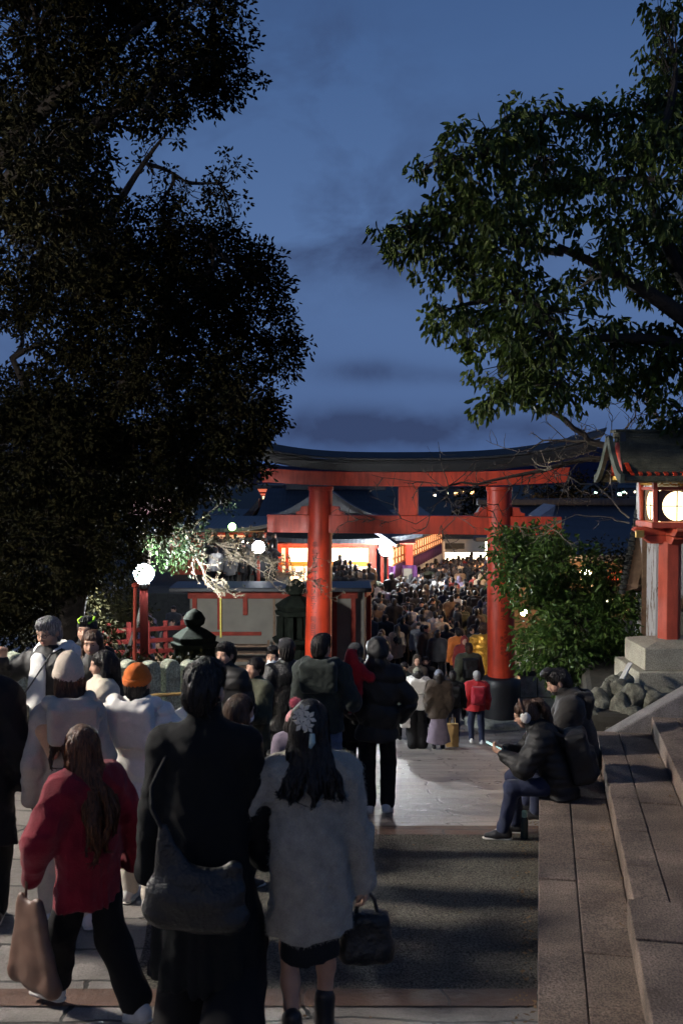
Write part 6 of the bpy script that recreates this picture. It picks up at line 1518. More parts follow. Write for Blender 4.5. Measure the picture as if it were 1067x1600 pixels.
redwoman, rs = person('woman striding in a crimson cape coat with long auburn hair and white sneakers', 136, 1137, 5.08, 52,
    dict(fem=True, lean=.10, hip=.80, feet={-1: (-.02, .30, 0, 0, .2), 1: (.10, -.26, .03, .32, -.1)}, hands={-1: (-.24, .16, .78), 1: (.26, -.04, .76)}, elbow={-1: (-1, -.5, 0), 1: (1, -.6, 0)}, hyaw=R(-20), hpitch=R(10)), hands=NOH, body_h=.012,
    top=[(C_RED, 'coat', dict(hem=.62, e=.048, flare=1.04, arm=.076, cuff=.052, collar=.25, wr=.010, hemy=.02, drape=True))], bottom=(C_TROU, dict(wide=1.3, flare=1.25, wr=.010, end=.16)), shoes=('white', False), hair=('long', 'red'), hstr=900)
f = Fld(); k = rs.k; n0 = rs.neck; f.rc(n0 + _v((0, -.02, .0)), .10 * k, n0 + _v((.22, -.06, -.02)) * k, .030 * k, .05, ((0, 0, 1), .5)); f.rc(n0 + _v((0, -.02, .0)), .10 * k, n0 + _v((-.18, -.04, -.06)) * k, .04 * k, .05, ((0, 0, 1), .5)); fobj('wide_collar', f, .011, C_RED, redwoman)
beig, bs_ = person('girl in a tall cream beanie and pale grey hooded parka with long brown hair', 103, 1036, 6.35, 26,
    dict(fem=True, feet={-1: (-.1, .1, 0, 0, 0), 1: (.1, -.08, 0, 0, 0)}, hyaw=R(10), hpitch=R(6)), hands=NOH, body_h=.013,
    top=[(C_BEIGE, 'parka', dict(hem=.58, e=.030, flare=1.12, arm=.062, cuff=.054, hood='down', hsize=1.2, wr=.009))], bottom=(C_CREAM, dict(wide=1.3)), shoes=('white', False), hair=('long', 'brown'), hstr=500, hat=('beanie', C_KNIT, dict(tall=.035, back=.015)))
f = Fld(); f.chain([bs_.neck + _v((-.11, .02, .0)), bs_.neck + _v((-.15, -.06, -.12)), bs_.neck + _v((-.12, -.14, -.25))], [.05, .06, .04], .03); fobj('peach_lining', f, .012, C_PEACH, beig)
def paper_hand(s, root, rng): pass
orng, os_ = person('person in an orange beanie and white puffer jacket with a big hood', 214, 1045, 6.7, -12,
    dict(feet={-1: (-.1, .06, 0, 0, 0), 1: (.1, -.06, 0, 0, 0)}, hands={-1: (-.26, .05, .72), 1: (.30, .24, 1.20)}, elbow={1: (.7, -.4, -1)}), hands={-1: 0, 1: dict(curl=.8, palm=(-.6, .2, .6))}, body_h=.009,
    top=[(C_WHITE, 'puffer_jacket', dict(hem=.66, e=.042, flare=1.06, arm=.070, cuff=.056, hood='down', hsize=1.45, puff=(.022, .15), wr=.007)), (C_BLK, 'scarf', dict(hem=1.30, e=.03, arm=.02, cuff=.02, sleeve=.05, width=.52, collar=.62, wr=.012))],
    bottom=(C_BEIGE, dict(wide=1.2)), shoes=('white', False), hair=('short', 'black'), hat=('beanie', C_ORANGE, dict(tall=.012)))
person('person in a black coat standing cut off by the left edge', -42, 1000, 6.3, 10, dict(), hands=NOH, body_h=.014, top=[(C_BLK, 'coat', dict(hem=.52, e=.05, flare=1.1, collar=.4, wr=.01))], bottom=(C_TROU, dict(wide=1.2)), shoes=('dark', False), hair=('short', 'black'))
# --- people coming towards the viewer on the left
old, olds = person('grey haired man in glasses with a white hoodie under a dark jacket, hand raised', 74, 968, 8.3, 152,
    dict(hands={1: (.22, .30, 1.46), -1: (-.27, .08, .78)}, elbow={1: (.8, -.2, -1)}, hpitch=R(14), hyaw=R(8)), hands={1: dict(curl=1.1, palm=(-.6, .8, .2), dirv=(-.25, .1, 1)), -1: 0}, body_h=.0075,
    top=[(C_HOOD, 'hoodie', dict(hem=.86, e=.016, arm=.05, cuff=.04, sleeve=.3, hood='down', hsize=1.15, wr=.010)), (C_PUF, 'jacket', dict(hem=.84, e=.030, flare=1.06, arm=.068, cuff=.05, sleeve=.96, wr=.012))],
    bottom=(C_TROU, {}), hair=('short', 'grey'), faceparts=dict(brow='grey', glasses=True))
f = Fld(); k = olds.k; n0 = olds.neck                # white hoodie front showing between the open jacket edges
f.rc(n0 + _v((0, .118, -.04)) * k, .085 * k, olds.waist + _v((0, .162, -.10)) * k, .115 * k, .03, ((0, 1, 0), .30)); f.fn(wrinkle(.006, 1.2, 3)); fobj('hoodie_front', f, .01, C_HOOD, old)
young, ys_ = person('young man with short black hair in a black padded jacket looking left', 352, 1007, 9.5, 148, dict(hyaw=R(0), hpitch=R(2)), hands={-1: 0, 1: 0}, body_h=.0085,
    top=[(C_PUF, 'padded_jacket', dict(hem=.80, e=.04, arm=.075, collar=.45, puff=(.014, .12)))], bottom=(C_TROU, {}), hair=('short', 'black'), faceparts=dict())
person('woman with long brown hair and a black jacket facing the viewer beside the fence', 143, 988, 8.8, 172, dict(fem=True, hpitch=R(8), hyaw=R(6)), hands=NOH, body_h=.0085,
    top=[(C_PUF, 'jacket', dict(hem=.75, e=.035, collar=.3, wr=.010))], bottom=(C_TROU, {}), hair=('longfront', 'brown'), faceparts=dict(brow='brown'))
capman, cm = person('man in a black cap and jacket with neon yellow stripes beside the fence', 134, 968, 9.5, 176, dict(), hands=NOH, body_h=.009, top=[(C_BLK, 'jacket', dict(hem=.80, e=.035, collar=.45))], bottom=(C_TROU, {}), hair=('short', 'black'), hat=('beanie', C_KBLACK, dict(fold=False)), faceparts=dict(lips=True))
for e in (-1, 1):
    f = Fld(); P = lambda *p: HP_(cm, p); f.rc(P(.045 * e, .075, .085), .012, P(.072 * e, .02, .105), .012, .01); f.rc(P(.072 * e, .02, .105), .012, P(.060 * e, -.05, .125), .010, .01); fobj('neon_stripe', f, .005, C_NEON, capman)
    f = Fld(); k = cm.k; f.rc(cm.neck + _v((.12 * e, .10, -.02)) * k, .014, cm.neck + _v((.14 * e, .155, -.22)) * k, .014, .01); fobj('neon_stripe', f, .006, C_NEON, capman)
person('woman with a black bob in profile wearing a cream fleece jacket', 158, 1020, 7.9, 112, dict(fem=True, hpitch=R(6), hyaw=R(-4)), hands=NOH, body_h=.0085,
    top=[(C_CREAM, 'fleece_jacket', dict(hem=.72, e=.045, arm=.075, collar=.5, wr=.012))], bottom=(C_TROU, {}), hair=('bob', 'black'), hstr=250, faceparts=dict())
person('woman in an olive coat with dark hair tied back, hands folded', 397, 1030, 10.0, 142, dict(fem=True, hands={-1: (-.05, .24, .92), 1: (.06, .25, .93)}, elbow={-1: (-1, -.4, -.2), 1: (1, -.4, -.2)}), hands={-1: dict(curl=.8, dirv=(.8, .3, -.1), palm=(0, -1, 0)), 1: dict(curl=.8, dirv=(-.8, .3, -.1), palm=(0, -1, 0))}, body_h=.009,
    top=[(C_OLIVE, 'coat', dict(hem=.62, e=.04, collar=.35, wr=.012))], bottom=(C_TROU, {}), hair=('bun', 'black'), faceparts=dict())
person('child in a white face mask and pale blue jacket between the taller adults', 426, 1012, 12.2, 168, dict(hpitch=R(6)), hands=NOH, body_h=.010, top=[(C_LBLUE, 'jacket', dict(hem=.8, e=.035, collar=.4))], bottom=(C_TROU, {}), hair=('short', 'black'), faceparts=dict(mask=True))
# --- middle row seen from behind
person('man in a black flat topped cap and black leather jacket', 447, 1001, 10.6, 14, dict(), hands=NOH, top=[(C_LEATH, 'leather_jacket', dict(hem=.82, e=.035, arm=.072, collar=.35, wr=.012))], bottom=(C_TROU, {}), hair=('short', 'black'), hat=('cap', C_KBLACK, {}))
carrier, ca = person('man with thick black hair in a black hooded jacket and blue jeans', 503, 994, 9.8, -10, dict(hands={1: (.30, .22, 1.10), -1: (-.28, .05, .78)}, elbow={1: (.5, -.5, -1)}, hyaw=R(-22)), hands=NOH, top=[(C_DGREEN, 'hooded_jacket', dict(hem=.84, e=.045, arm=.080, cuff=.058, hood='down', hsize=1.35, wr=.012))], bottom=(C_DENIM, dict(wide=1.15, wr=.012)), hair=('short', 'black'), hstr=200)
person('girl in maroon with brown hair and a white mask beside the long coat', 376, 1087, 7.2, -52, dict(fem=True, child=True, hpitch=R(8)), hands=NOH, top=[(C_MAROON, 'coat', dict(hem=.55, e=.035))], bottom=(C_TROU, {}), hair=('bob', 'brown'), hstr=350, faceparts=dict(brow='brown', mask=True))
person('child wearing a beanie with a pink fur pompom behind the grey sweater', 461, 1092, 8.1, 0, dict(child=True), H=1.19, hands=NOH, top=[(C_PURP, 'coat', dict(hem=.4, e=.03))], bottom=(C_TROU, {}), hair=('bob', 'black'), hat=('beanie', cloth('dusty_pink_knit', (.42, .20, .20), .95), dict(fold=True, pom=C_PINK)))
# toddler carried on the man's right arm
cw = W_(carrier, tuple(ca.sh[1] + _v((.10, .12, -.26))))
def toddler():
    Y = cw.y; s_d = dict(child=True, hip=.14, feet={-1: (-.07, .10, -.16, 0, 0), 1: (.07, .10, -.16, 0, 0)}, hands={-1: (-.12, .10, .30), 1: (.12, .10, .30)})
    r_, s = person('small child in a red furry hooded suit carried on a man\'s arm', 0, 0, Y, -25, s_d, H=.80, x=cw.x, z=cw.z - .06, hands=NOH, body_h=.010, top=[(C_RFUR, 'fur_suit', dict(hem=.03, e=.026, arm=.075, hood='up', fuzz=2500, wr=.006))], bottom=(C_RFUR, {}), shoes=None)
    for e in (-1, 1):
        f = Fld(); f.el(HP_(s, (.075 * e, -.01, .125)), _v((.035, .025, .04)) * s.hk, s.M); fobj('hood_ear', f, .008, C_RFUR, r_)
toddler()
person('person in a dark cap and royal blue jacket just right of the carried child', 556, 1008, 11.6, 0, dict(), hands=NOH, top=[(C_BLUE, 'jacket', dict(hem=.8, e=.04, collar=.3))], bottom=(C_TROU, {}), hair=('short', 'black'), hat=('cap', C_KBLACK, {}))
behind, bh = person('person in black half hidden behind the hooded puffer jacket', 560, 1030, 10.9, 8, dict(fem=True, feet={-1: (-.09, .1, 0, 0, 0), 1: (.10, -.1, 0, 0, 0)}), hands={-1: dict(curl=1.0), 1: 0}, top=[(C_BLK, 'coat', dict(hem=.70, e=.03))], bottom=(C_TROU, dict(wide=1.35)), shoes=('white', False), hair=('long', 'black'))
hooded, hs_ = person('tall person with a raised hood in a long black puffer jacket', 590, 993, 10.0, -2, dict(feet={-1: (-.085, .0, 0, 0, .1), 1: (.10, -.06, .02, .25, -.25)}, hands={-1: (-.22, .14, .92), 1: (.24, .12, .92)}, elbow={-1: (-1, -.6, 0), 1: (1, -.6, 0)}, hpitch=R(8)), H=1.74, hands=NOH,
    top=[(C_PUF, 'puffer_jacket', dict(hem=.76, e=.042, flare=1.06, arm=.074, cuff=.056, hood='up', puff=(.036, .235, .05), wr=.009))], bottom=(C_TROU, dict(wide=1.12, flare=1.15)), shoes=('white', False))
# --- further down the path
wj, ws = person('woman in a white puffer jacket and olive beanie walking with a pale bag', 653, 1044, 19.4, 0, dict(fem=True), hands=NOH, body_h=.015, top=[(C_WHITE, 'puffer_jacket', dict(hem=.78, e=.075, flare=1.05, arm=.095, cuff=.07, hood='down', hsize=1.4, puff=(.035, .26), wr=.008))], bottom=(C_TROU, dict(wide=1.45, flare=1.5)), hair=('bob', 'black'), hat=('beanie', C_KOL, dict()))
person('woman in a blue grey beanie, brown shawl and long pleated skirt', 686, 1048, 19.2, 3, dict(fem=True), hands=NOH, body_h=.015, top=[(C_BROWN, 'shawl_coat', dict(hem=.62, e=.06, flare=1.0, arm=.09, wr=.014))], skirt=(C_PURP, .14, .24), hair=('bob', 'black'), hat=('beanie', cloth('blue_grey_knit', (.16, .18, .23), .95), dict()))
pb, pbs = person('person with a black backpack and blue jeans carrying a paper shopping bag', 708, 1050, 20.4, -4, dict(), hands={1: 0, -1: dict(curl=1.0)}, body_h=.012, top=[(C_BLK, 'jacket', dict(hem=.80, e=.045))], bottom=(C_NAVY, {}), hair=('short', 'black'))
rj, rjs = person('elderly man in a scarlet jacket and grey cap walking beside the right pillar', 746, 1050, 21.6, 0, dict(feet={-1: (-.1, .08, 0, 0, 0), 1: (.1, -.1, 0, 0, 0)}), hands=NOH, body_h=.014, top=[(C_SCAR, 'jacket', dict(hem=.74, e=.055, arm=.085, wr=.010))], bottom=(C_NAVY, dict(wide=1.15)), shoes=('white', False), hair=('short', 'grey'), hat=('beanie', C_GREYW, dict(fold=False)))
person('woman in a dark hood facing the viewer in front of the purple ground', 652, 1026, 24.0, 176, dict(fem=True), hands=NOH, body_h=.013, top=[(C_BROWN, 'coat', dict(hem=.6, e=.04, hood='up'))], bottom=(C_TROU, {}), faceparts=dict())
person('bearded man facing the viewer beside the hooded woman', 665, 1027, 24.2, 178, dict(), hands=NOH, body_h=.013, top=[(C_BLK, 'coat', dict(hem=.75, e=.04, collar=.4))], bottom=(C_TROU, {}), hair=('short', 'black'), faceparts=dict(beard='black'))
person('person in a dark green jacket coming up the path with lowered face', 632, 1036, 22.5, 178, dict(hpitch=R(16)), hands=NOH, body_h=.013, top=[(C_DGREEN, 'jacket', dict(hem=.75, e=.045, collar=.5))], bottom=(C_TROU, {}), hair=('short', 'black'), faceparts=dict())
bm_, bms = person('man in an olive jacket wearing a black backpack in front of the gilded figure', 733, 1006, 25.2, 4, dict(), hands=NOH, body_h=.015, top=[(C_OLIVE, 'jacket', dict(hem=.82, e=.06, arm=.09, collar=.35))], bottom=(C_TROU, {}), hair=('short', 'brown'))
person('person in a shining gold jacket close to the right pillar', 756, 975, 27.5, -8, dict(), hands=NOH, body_h=.015, top=[(C_GOLDJ, 'gold_jacket', dict(hem=.45, e=.05, arm=.085, puff=(.02, .15), wr=.02))], bottom=(C_GOLDJ, {}), hair=('messy', 'brown'))
person('person in a bright orange jacket in the crowd near the right pillar', 716, 982, 29.5, 15, dict(), hands=NOH, body_h=.018, top=[(cloth('orange_nylon', (.70, .20, .04), .6), 'jacket', dict(hem=.8, e=.05))], bottom=(C_TROU, {}), hair=('short', 'black'))
# --- the two people seated on the lowest step
def seat_root(s_, L, zg): p = U * s_ + T * (L * math.cos(A)); return p.x, p.y, zg
sx, sy, _ = seat_root(8.78, .20, 0); zg = ground(sx - .45, sy)
def phones(s, root, rng): pass
sit, ss = person('seated woman with a ponytail, glasses and white earmuffs looking at her phone', 0, 0, sy, 79,
    dict(fem=True, hip=SZ[0] - zg + .105, lean=.42, neckf=.25, feet={-1: (-.10, .50, 0, 0, .05), 1: (.09, .40, 0, 0, -.05)}, hands={-1: (-.055, .50, .735), 1: (.055, .49, .735)}, elbow={-1: (-.9, -.5, -.8), 1: (.9, -.5, -.8)}, hpitch=R(22)), H=1.66, x=sx, z=zg,
    hands={-1: dict(curl=.85, dirv=(.30, .8, .35), palm=(.75, -.1, .65)), 1: dict(curl=.85, dirv=(-.30, .8, .35), palm=(-.75, -.1, .65))}, body_h=.0062,
    top=[(C_PUF, 'puffer_jacket', dict(hem=.40, e=.045, flare=1.15, arm=.080, cuff=.052, collar=.72, puff=(.012, .07), wr=.008, sleeve=.93))], bottom=(C_NAVY, dict(wr=.010)), hair=('ponytail', 'brown'), hstr=500, faceparts=dict(brow='brown', glasses=True))
for e in (-1, 1):
    f = Fld(); f.el(HP_(ss, (.092 * e, .0, -.010)), _v((.026, .050, .054)) * ss.hk, ss.M); f.fn(wrinkle(.004, 3, 2)); em = fobj('earmuff', f, .006, cloth('white_plush', (.72, .67, .60), .95), sit)
mb = MB(); mb.tube([Vector(HP_(ss, (.098 * math.cos(t), .0, .02 + .125 * math.sin(t)))) for t in np.linspace(.05, math.pi - .05, 17)], .011, 8); mb.build('earmuff_band', cloth('brown_velour', (.09, .045, .03), .9), sit, smooth=True)
mx, my, _ = seat_root(9.75, .44, 0); zm = ground(mx - .5, my)
man2, ms_ = person('seated bearded man with swept dark hair and a cocoa brown jacket looking down', 0, 0, my, 79, dict(hip=SZ[0] - zm + .11, lean=.30, neckf=.2, feet={-1: (-.12, .46, 0, 0, 0), 1: (.12, .56, 0, 0, 0)}, hands={-1: (-.04, .42, .86), 1: (.05, .42, .86)}, elbow={-1: (-1, -.3, -.6), 1: (1, -.3, -.6)}, hpitch=R(24), hyaw=R(8)), H=1.80, x=mx, z=zm, hands={-1: dict(curl=.9), 1: dict(curl=.9)}, body_h=.008,
    top=[(C_COCOA, 'padded_jacket', dict(hem=.56, e=.05, flare=1.08, arm=.085, collar=.55, hood='down', hsize=1.0, puff=(.010, .10)))], bottom=(C_NAVY, {}), hair=('short', 'black'), hstr=250, faceparts=dict(beard='black'))
f = Fld(); f.el(HP_(ms_, (0, .06, .125)), _v((.072, .07, .042)) * ms_.hk, ms_.M); f.fn(wrinkle(.006, 2.4, 5)); fobj('swept_fringe', f, .008, M_HAIR['black'], man2)

# ------------------------------------------------------------------ things they carry
def thing(name, label, cat, loc): return empty(name, loc, label, cat)
def bagmesh(name, c, half, rad, m, root, M=None, wr=.008, h=.012, post=None):
    f = Fld(); f.box(c, half, rad, M); f.fn(wrinkle(wr, 1.1, 4))
    if post: f.fn(post)
    return fobj(name, f, h, m, root)
def strap(name, pts, w, t, m, root, up=(0, 1, 0)):
    mb = MB(); P = [Vector(p) for p in pts]
    Q = []
    for a, b in zip(P, P[1:]): Q += [a.lerp(b, q / 4) for q in range(4)]
    mb.tube(Q + [P[-1]], w * .32, 8); return mb.build(name, m, root, smooth=True)
# slouchy bag on the coat man's back
b = empty('shoulder_bag', coatman.location, 'big slouchy black leather shoulder bag hanging across the long coat', 'bag'); b.rotation_euler = coatman.rotation_euler
f = Fld(); f.rc((-.19, -.245, 1.20), .012, (-.215, -.25, .84), .055, .05, ((0, 1, 0), .7)); f.rc((-.19, -.245, 1.20), .012, (-.04, -.26, .95), .06, .06, ((0, 1, 0), .6)); f.rc((-.04, -.26, .95), .06, (.20, -.24, 1.02), .022, .06, ((0, 1, 0), .6)); f.rc((-.20, -.26, .84), .062, (.19, -.26, .80), .062, .06, ((0, 1, 0), .8)); f.rc((.19, -.255, .82), .055, (.215, -.235, 1.02), .02, .06, ((0, 1, 0), .7)); f.rc((-.12, -.265, .88), .11, (.10, -.265, .86), .11, .08, ((0, 1, 0), .5))
f.p = [(p[0], p[1] * _v((.82, 1, 1)) + _v((.012, 0, 0)), p[2], p[3] * _v((.82, 1, 1)) + _v((.012, 0, 0)), p[4], *p[5:]) for p in f.p]
f.fn(lambda X, Y, Z, F: F + .007 * np.sin(52 * np.sqrt((X - .02) ** 2 * .8 + (Z - 1.22) ** 2)) * np.clip((1.1 - Z) * 6, 0, 1) + .004 * np.sin(X * 40 + Z * 22))
fobj('bag_body', f, .011, C_LEATH, b)
strap('strap', [(-.145, -.25, 1.20), (-.20, -.22, 1.28), (-.215, -.16, 1.36), (-.165, -.08, 1.475), (-.12, .02, 1.505)], .035, .008, C_BLK, b, (0, .4, 1))
# girl's handbag
hw = gs.wr[1]; b = empty('handbag', girl.location, 'black handbag hanging from the grey sweater girl\'s hand', 'bag'); b.rotation_euler = girl.rotation_euler
hx, hy, hz = hw + _v((.02, .03, -.07)); zb_ = hz - .30
f = Fld(); f.box((hx, hy, zb_ + .07), (.085, .025, .085), .035); f.rc((hx - .085, hy, zb_), .05, (hx + .085, hy, zb_), .05, .06, ((0, 1, 0), .9)); f.fn(wrinkle(.008, 1, 2)); fobj('bag_body', f, .010, C_LEATH, b)
mb = MB(); mb.tube([(hx - .055, hy, zb_ + .17), (hx - .04, hy, hz - .05), (hx, hy, hz + .005), (hx + .04, hy, hz - .05), (hx + .055, hy, zb_ + .17)], .010, 8); mb.build('handle', C_LEATH, b, smooth=True)
# red coat woman's brown tote on her left
b = empty('tote_bag', redwoman.location, 'brown leather tote bag swinging at the crimson coat\'s side', 'bag'); b.rotation_euler = redwoman.rotation_euler
f = Fld(); f.rc((-.30, .16, .70), .03, (-.31, .20, .32), .05, .05, ((1, 0, 0), .7)); f.rc((-.30, .02, .70), .03, (-.31, -.10, .32), .05, .05, ((1, 0, 0), .7)); f.rc((-.31, .18, .32), .045, (-.31, -.10, .32), .045, .05, ((1, 0, 0), .8)); f.rc((-.30, .09, .62), .08, (-.31, .05, .40), .12, .06, ((1, 0, 0), .35)); f.fn(wrinkle(.006, 1, 2)); fobj('bag_body', f, .011, mat('brown_leather', (.14, .075, .05), .5, .2, 8), b)
strap('strap', [(-.295, .14, .65), (-.285, .12, .95), (-.24, .06, 1.10)], .022, .006, mat('brown_leather', (.14, .075, .05)), b, (1, 0, 0))
# small stiff green bag
w = W_(behind, tuple(bh.wr[-1])); b = empty('paper_gift_bag', (w.x, w.y, w.z - .45), 'small stiff dark green gift bag left of the hooded puffer jacket', 'bag'); O = b.location
mb = MB(O); mb.hexa([w + Vector(p) for p in ((-.09, -.05, -.42), (.09, -.05, -.42), (.09, .05, -.42), (-.09, .05, -.42), (-.085, -.045, -.18), (.085, -.045, -.18), (.085, .045, -.18), (-.085, .045, -.18))]); mb.build('bag_body', mat('green_card', (.045, .12, .09), .5, .1, 4), b, bevel=.004)
mb = MB(O); mb.tube([w + Vector(p) for p in ((-.05, -.045, -.19), (-.03, -.03, -.10), (0, -.01, -.075), (.03, -.03, -.10), (.05, -.045, -.19))], .006, 6); mb.build('handle', M_BLK, b, smooth=True)
# pale bag and paper shopping bag
w = W_(wj, tuple(ws.wr[-1])); b = empty('cloth_bag', (w.x, w.y, w.z - .5), 'small pale cloth bag in the white jacket woman\'s left hand', 'bag'); b.rotation_euler = (0, 0, 0); O = b.location
f = Fld(); f.box((-.02, 0, .26), (.08, .03, .12), .02); f.fn(wrinkle(.008, 1.2, 1)); fobj('bag_body', f, .012, C_HOOD, b); mb = MB(); mb.tube([(-.06, 0, .39), (-.02, 0, .47), (.02, 0, .39)], .008, 6); mb.build('handle', C_HOOD, b, smooth=True)
p = at(706, 1168, 19.9); gz_ = ground(p.x, 19.9); b = empty('paper_bag', (p.x, 19.9, gz_ + .02), 'upright brown paper shopping bag carried low beside the long skirt', 'bag'); O = b.location; q = O
mb = MB(O); mb.hexa([q + Vector(v) for v in ((-.125, -.06, 0), (.125, -.06, 0), (.125, .06, 0), (-.125, .06, 0), (-.12, -.055, .46), (.12, -.055, .46), (.12, .055, .46), (-.12, .055, .46))]); mb.build('bag_body', mat('kraft_paper', (.52, .34, .14), .75, .15, 6, .15, 20), b, bevel=.004)
mb = MB(O); mb.tube([q + Vector(v) for v in ((-.06, -.05, .46), (-.05, -.02, .58), (.05, -.02, .58), (.06, -.05, .46))], .006, 6); mb.build('handle', mat('kraft_paper', (.52, .34, .14)), b, smooth=True)
# backpacks
def backpack(owner, s, label, m, big=1.0, y=-.26, strapm=None, dot=False, z0=None, tilt=0):
    b = empty('backpack', owner.location, label, 'backpack'); b.rotation_euler = owner.rotation_euler; k = s.k; c = s.chest + _v((0, y, -.06)) * k
    M = rotm(0, tilt); f = Fld(); f.box(c, _v((.13, .065, .19)) * k * big, .045 * k, M); f.box(c + M @ _v((0, -.085, -.07)) * k * big, _v((.10, .03, .09)) * k * big, .03 * k, M, .03); f.fn(wrinkle(.006, 1.3, 3)); o = fobj('pack_body', f, .011, m, b)
    mb = MB(); mb.tube([Vector(c + M @ (_v((.12 * math.cos(t) * .9, -.075, .03 + .16 * math.sin(t))) * k * big)) for t in np.linspace(.2, math.pi - .2, 13)], .006, 6); mb.build('zip', M_BLK, o, smooth=True)
    for e in (-1, 1):
        mb = MB(); mb.tube([Vector(c + _v((.09 * e, .07, .15)) * k), Vector(s.sh[e] * .8 + s.neck * .2 + _v((0, -.04, .085)) * k), Vector(s.sh[e] * .8 + s.neck * .2 + _v((0, .05, .075)) * k), Vector(s.sh[e] * .85 + s.chest * .15 + _v((0, .15, -.06)) * k)], [.020, .022, .022, .018], 8); mb.build('shoulder_strap', strapm or m, b, smooth=True)
    if dot:
        mb = MB(); mb.lathe(tuple(c + M @ (_v((.11, -.06, .16)) * k)), [(.004, -.012), (.018, -.008), (.018, .008), (.004, .012)], 12); mb.build('yellow_charm', mat('yellow_charm', (.70, .85, .05), .5), b, smooth=True)
    return b
backpack(rj, rjs, 'scarlet backpack on the elderly man in the scarlet jacket', cloth('deep_red_nylon', (.36, .015, .03), .55), .9)
backpack(bm_, bms, 'black backpack on the man in the olive jacket', C_PUF, 1.0)
backpack(pb, pbs, 'black backpack on the person with the paper shopping bag', C_PUF, .95)
backpack(sit, ss, 'black backpack with a yellow charm on the seated woman', C_PUF, 1.0, y=-.30, dot=True, tilt=.25)
# phone in the seated woman's hands
pc = (ss.wr[-1] + ss.wr[1]) / 2 + _v((0, .095, .055)); b = empty('phone', sit.location, 'phone with a lit pale screen in the seated woman\'s hands', 'phone'); b.rotation_euler = sit.rotation_euler
Mp = Matrix.Rotation(R(-32), 3, 'X') if False else Matrix.Rotation(R(25), 3, 'X')
mb = MB(); mb.box(tuple(pc), (.076, .155, .009), M=Mp); ph = mb.build('phone_body', M_BLK, b, bevel=.003)
mb = MB(); mb.box(tuple(Vector(pc) + Mp @ Vector((0, 0, .0052))), (.069, .145, .0012), M=Mp); mb.build('screen', glow('phone_screen', (.65, 1, .9), 1.0), b)
# camouflage pouch of the grey haired man
b = empty('sling_pouch', old.location, 'camouflage sling pouch on the grey haired man\'s hip', 'bag'); b.rotation_euler = old.rotation_euler; k = olds.k
f = Fld(); f.box((.10, .26, 1.00 * k), (.10, .03, .075), .03, rotm(-.4, 0)); f.fn(wrinkle(.005, 1.2, 1)); fobj('pouch_body', f, .010, mat('camouflage_nylon', (.16, .17, .14), .8, .85, 14), b)
strap('strap', [(.12, .25, 1.08 * k), (-.02, .215, 1.26 * k), (-.13, .11, 1.49 * k), (-.15, .0, 1.52 * k)], .022, .006, M_BLK, b, (0, 1, 1))
# white sheet in the raised hand, water bottle by the seated woman's feet
w = W_(orng, tuple(os_.wr[1])); b = empty('white_paper', (w.x, w.y, w.z), 'folded white paper held up by the orange beanie person', 'paper'); O = b.location
mb = MB(O); mb.box(w + Vector((-.05, .03, .07)), (.17, .006, .11), rz=.3, M=Matrix.Rotation(.3, 3, 'Z') @ Matrix.Rotation(-.5, 3, 'Y')); mb.box(w + Vector((-.05, .045, .08)), (.16, .005, .10), M=Matrix.Rotation(.45, 3, 'Z') @ Matrix.Rotation(-.42, 3, 'Y')); mb.build('sheet', mat('white_card', (.8, .78, .74), .7, .05), b)
p = Vector((sx - .32, sy + .02, 0)); g = ground(p.x, p.y); b = empty('water_bottle', (p.x, p.y, g + .004), 'small green topped bottle standing by the seated woman\'s feet', 'bottle')
mb = MB(); mb.lathe((0, 0, 0), [(.03, 0), (.034, .02), (.034, .16), (.02, .19)], 16); mb.build('bottle_body', mat('dark_bottle', (.03, .05, .05), .15), b, smooth=True); mb = MB(); mb.lathe((0, 0, .188), [(.021, 0), (.024, .01), (.024, .05), (.018, .055)], 16); mb.build('bottle_cap', mat('mint_plastic', (.30, .50, .42), .5), b, smooth=True)
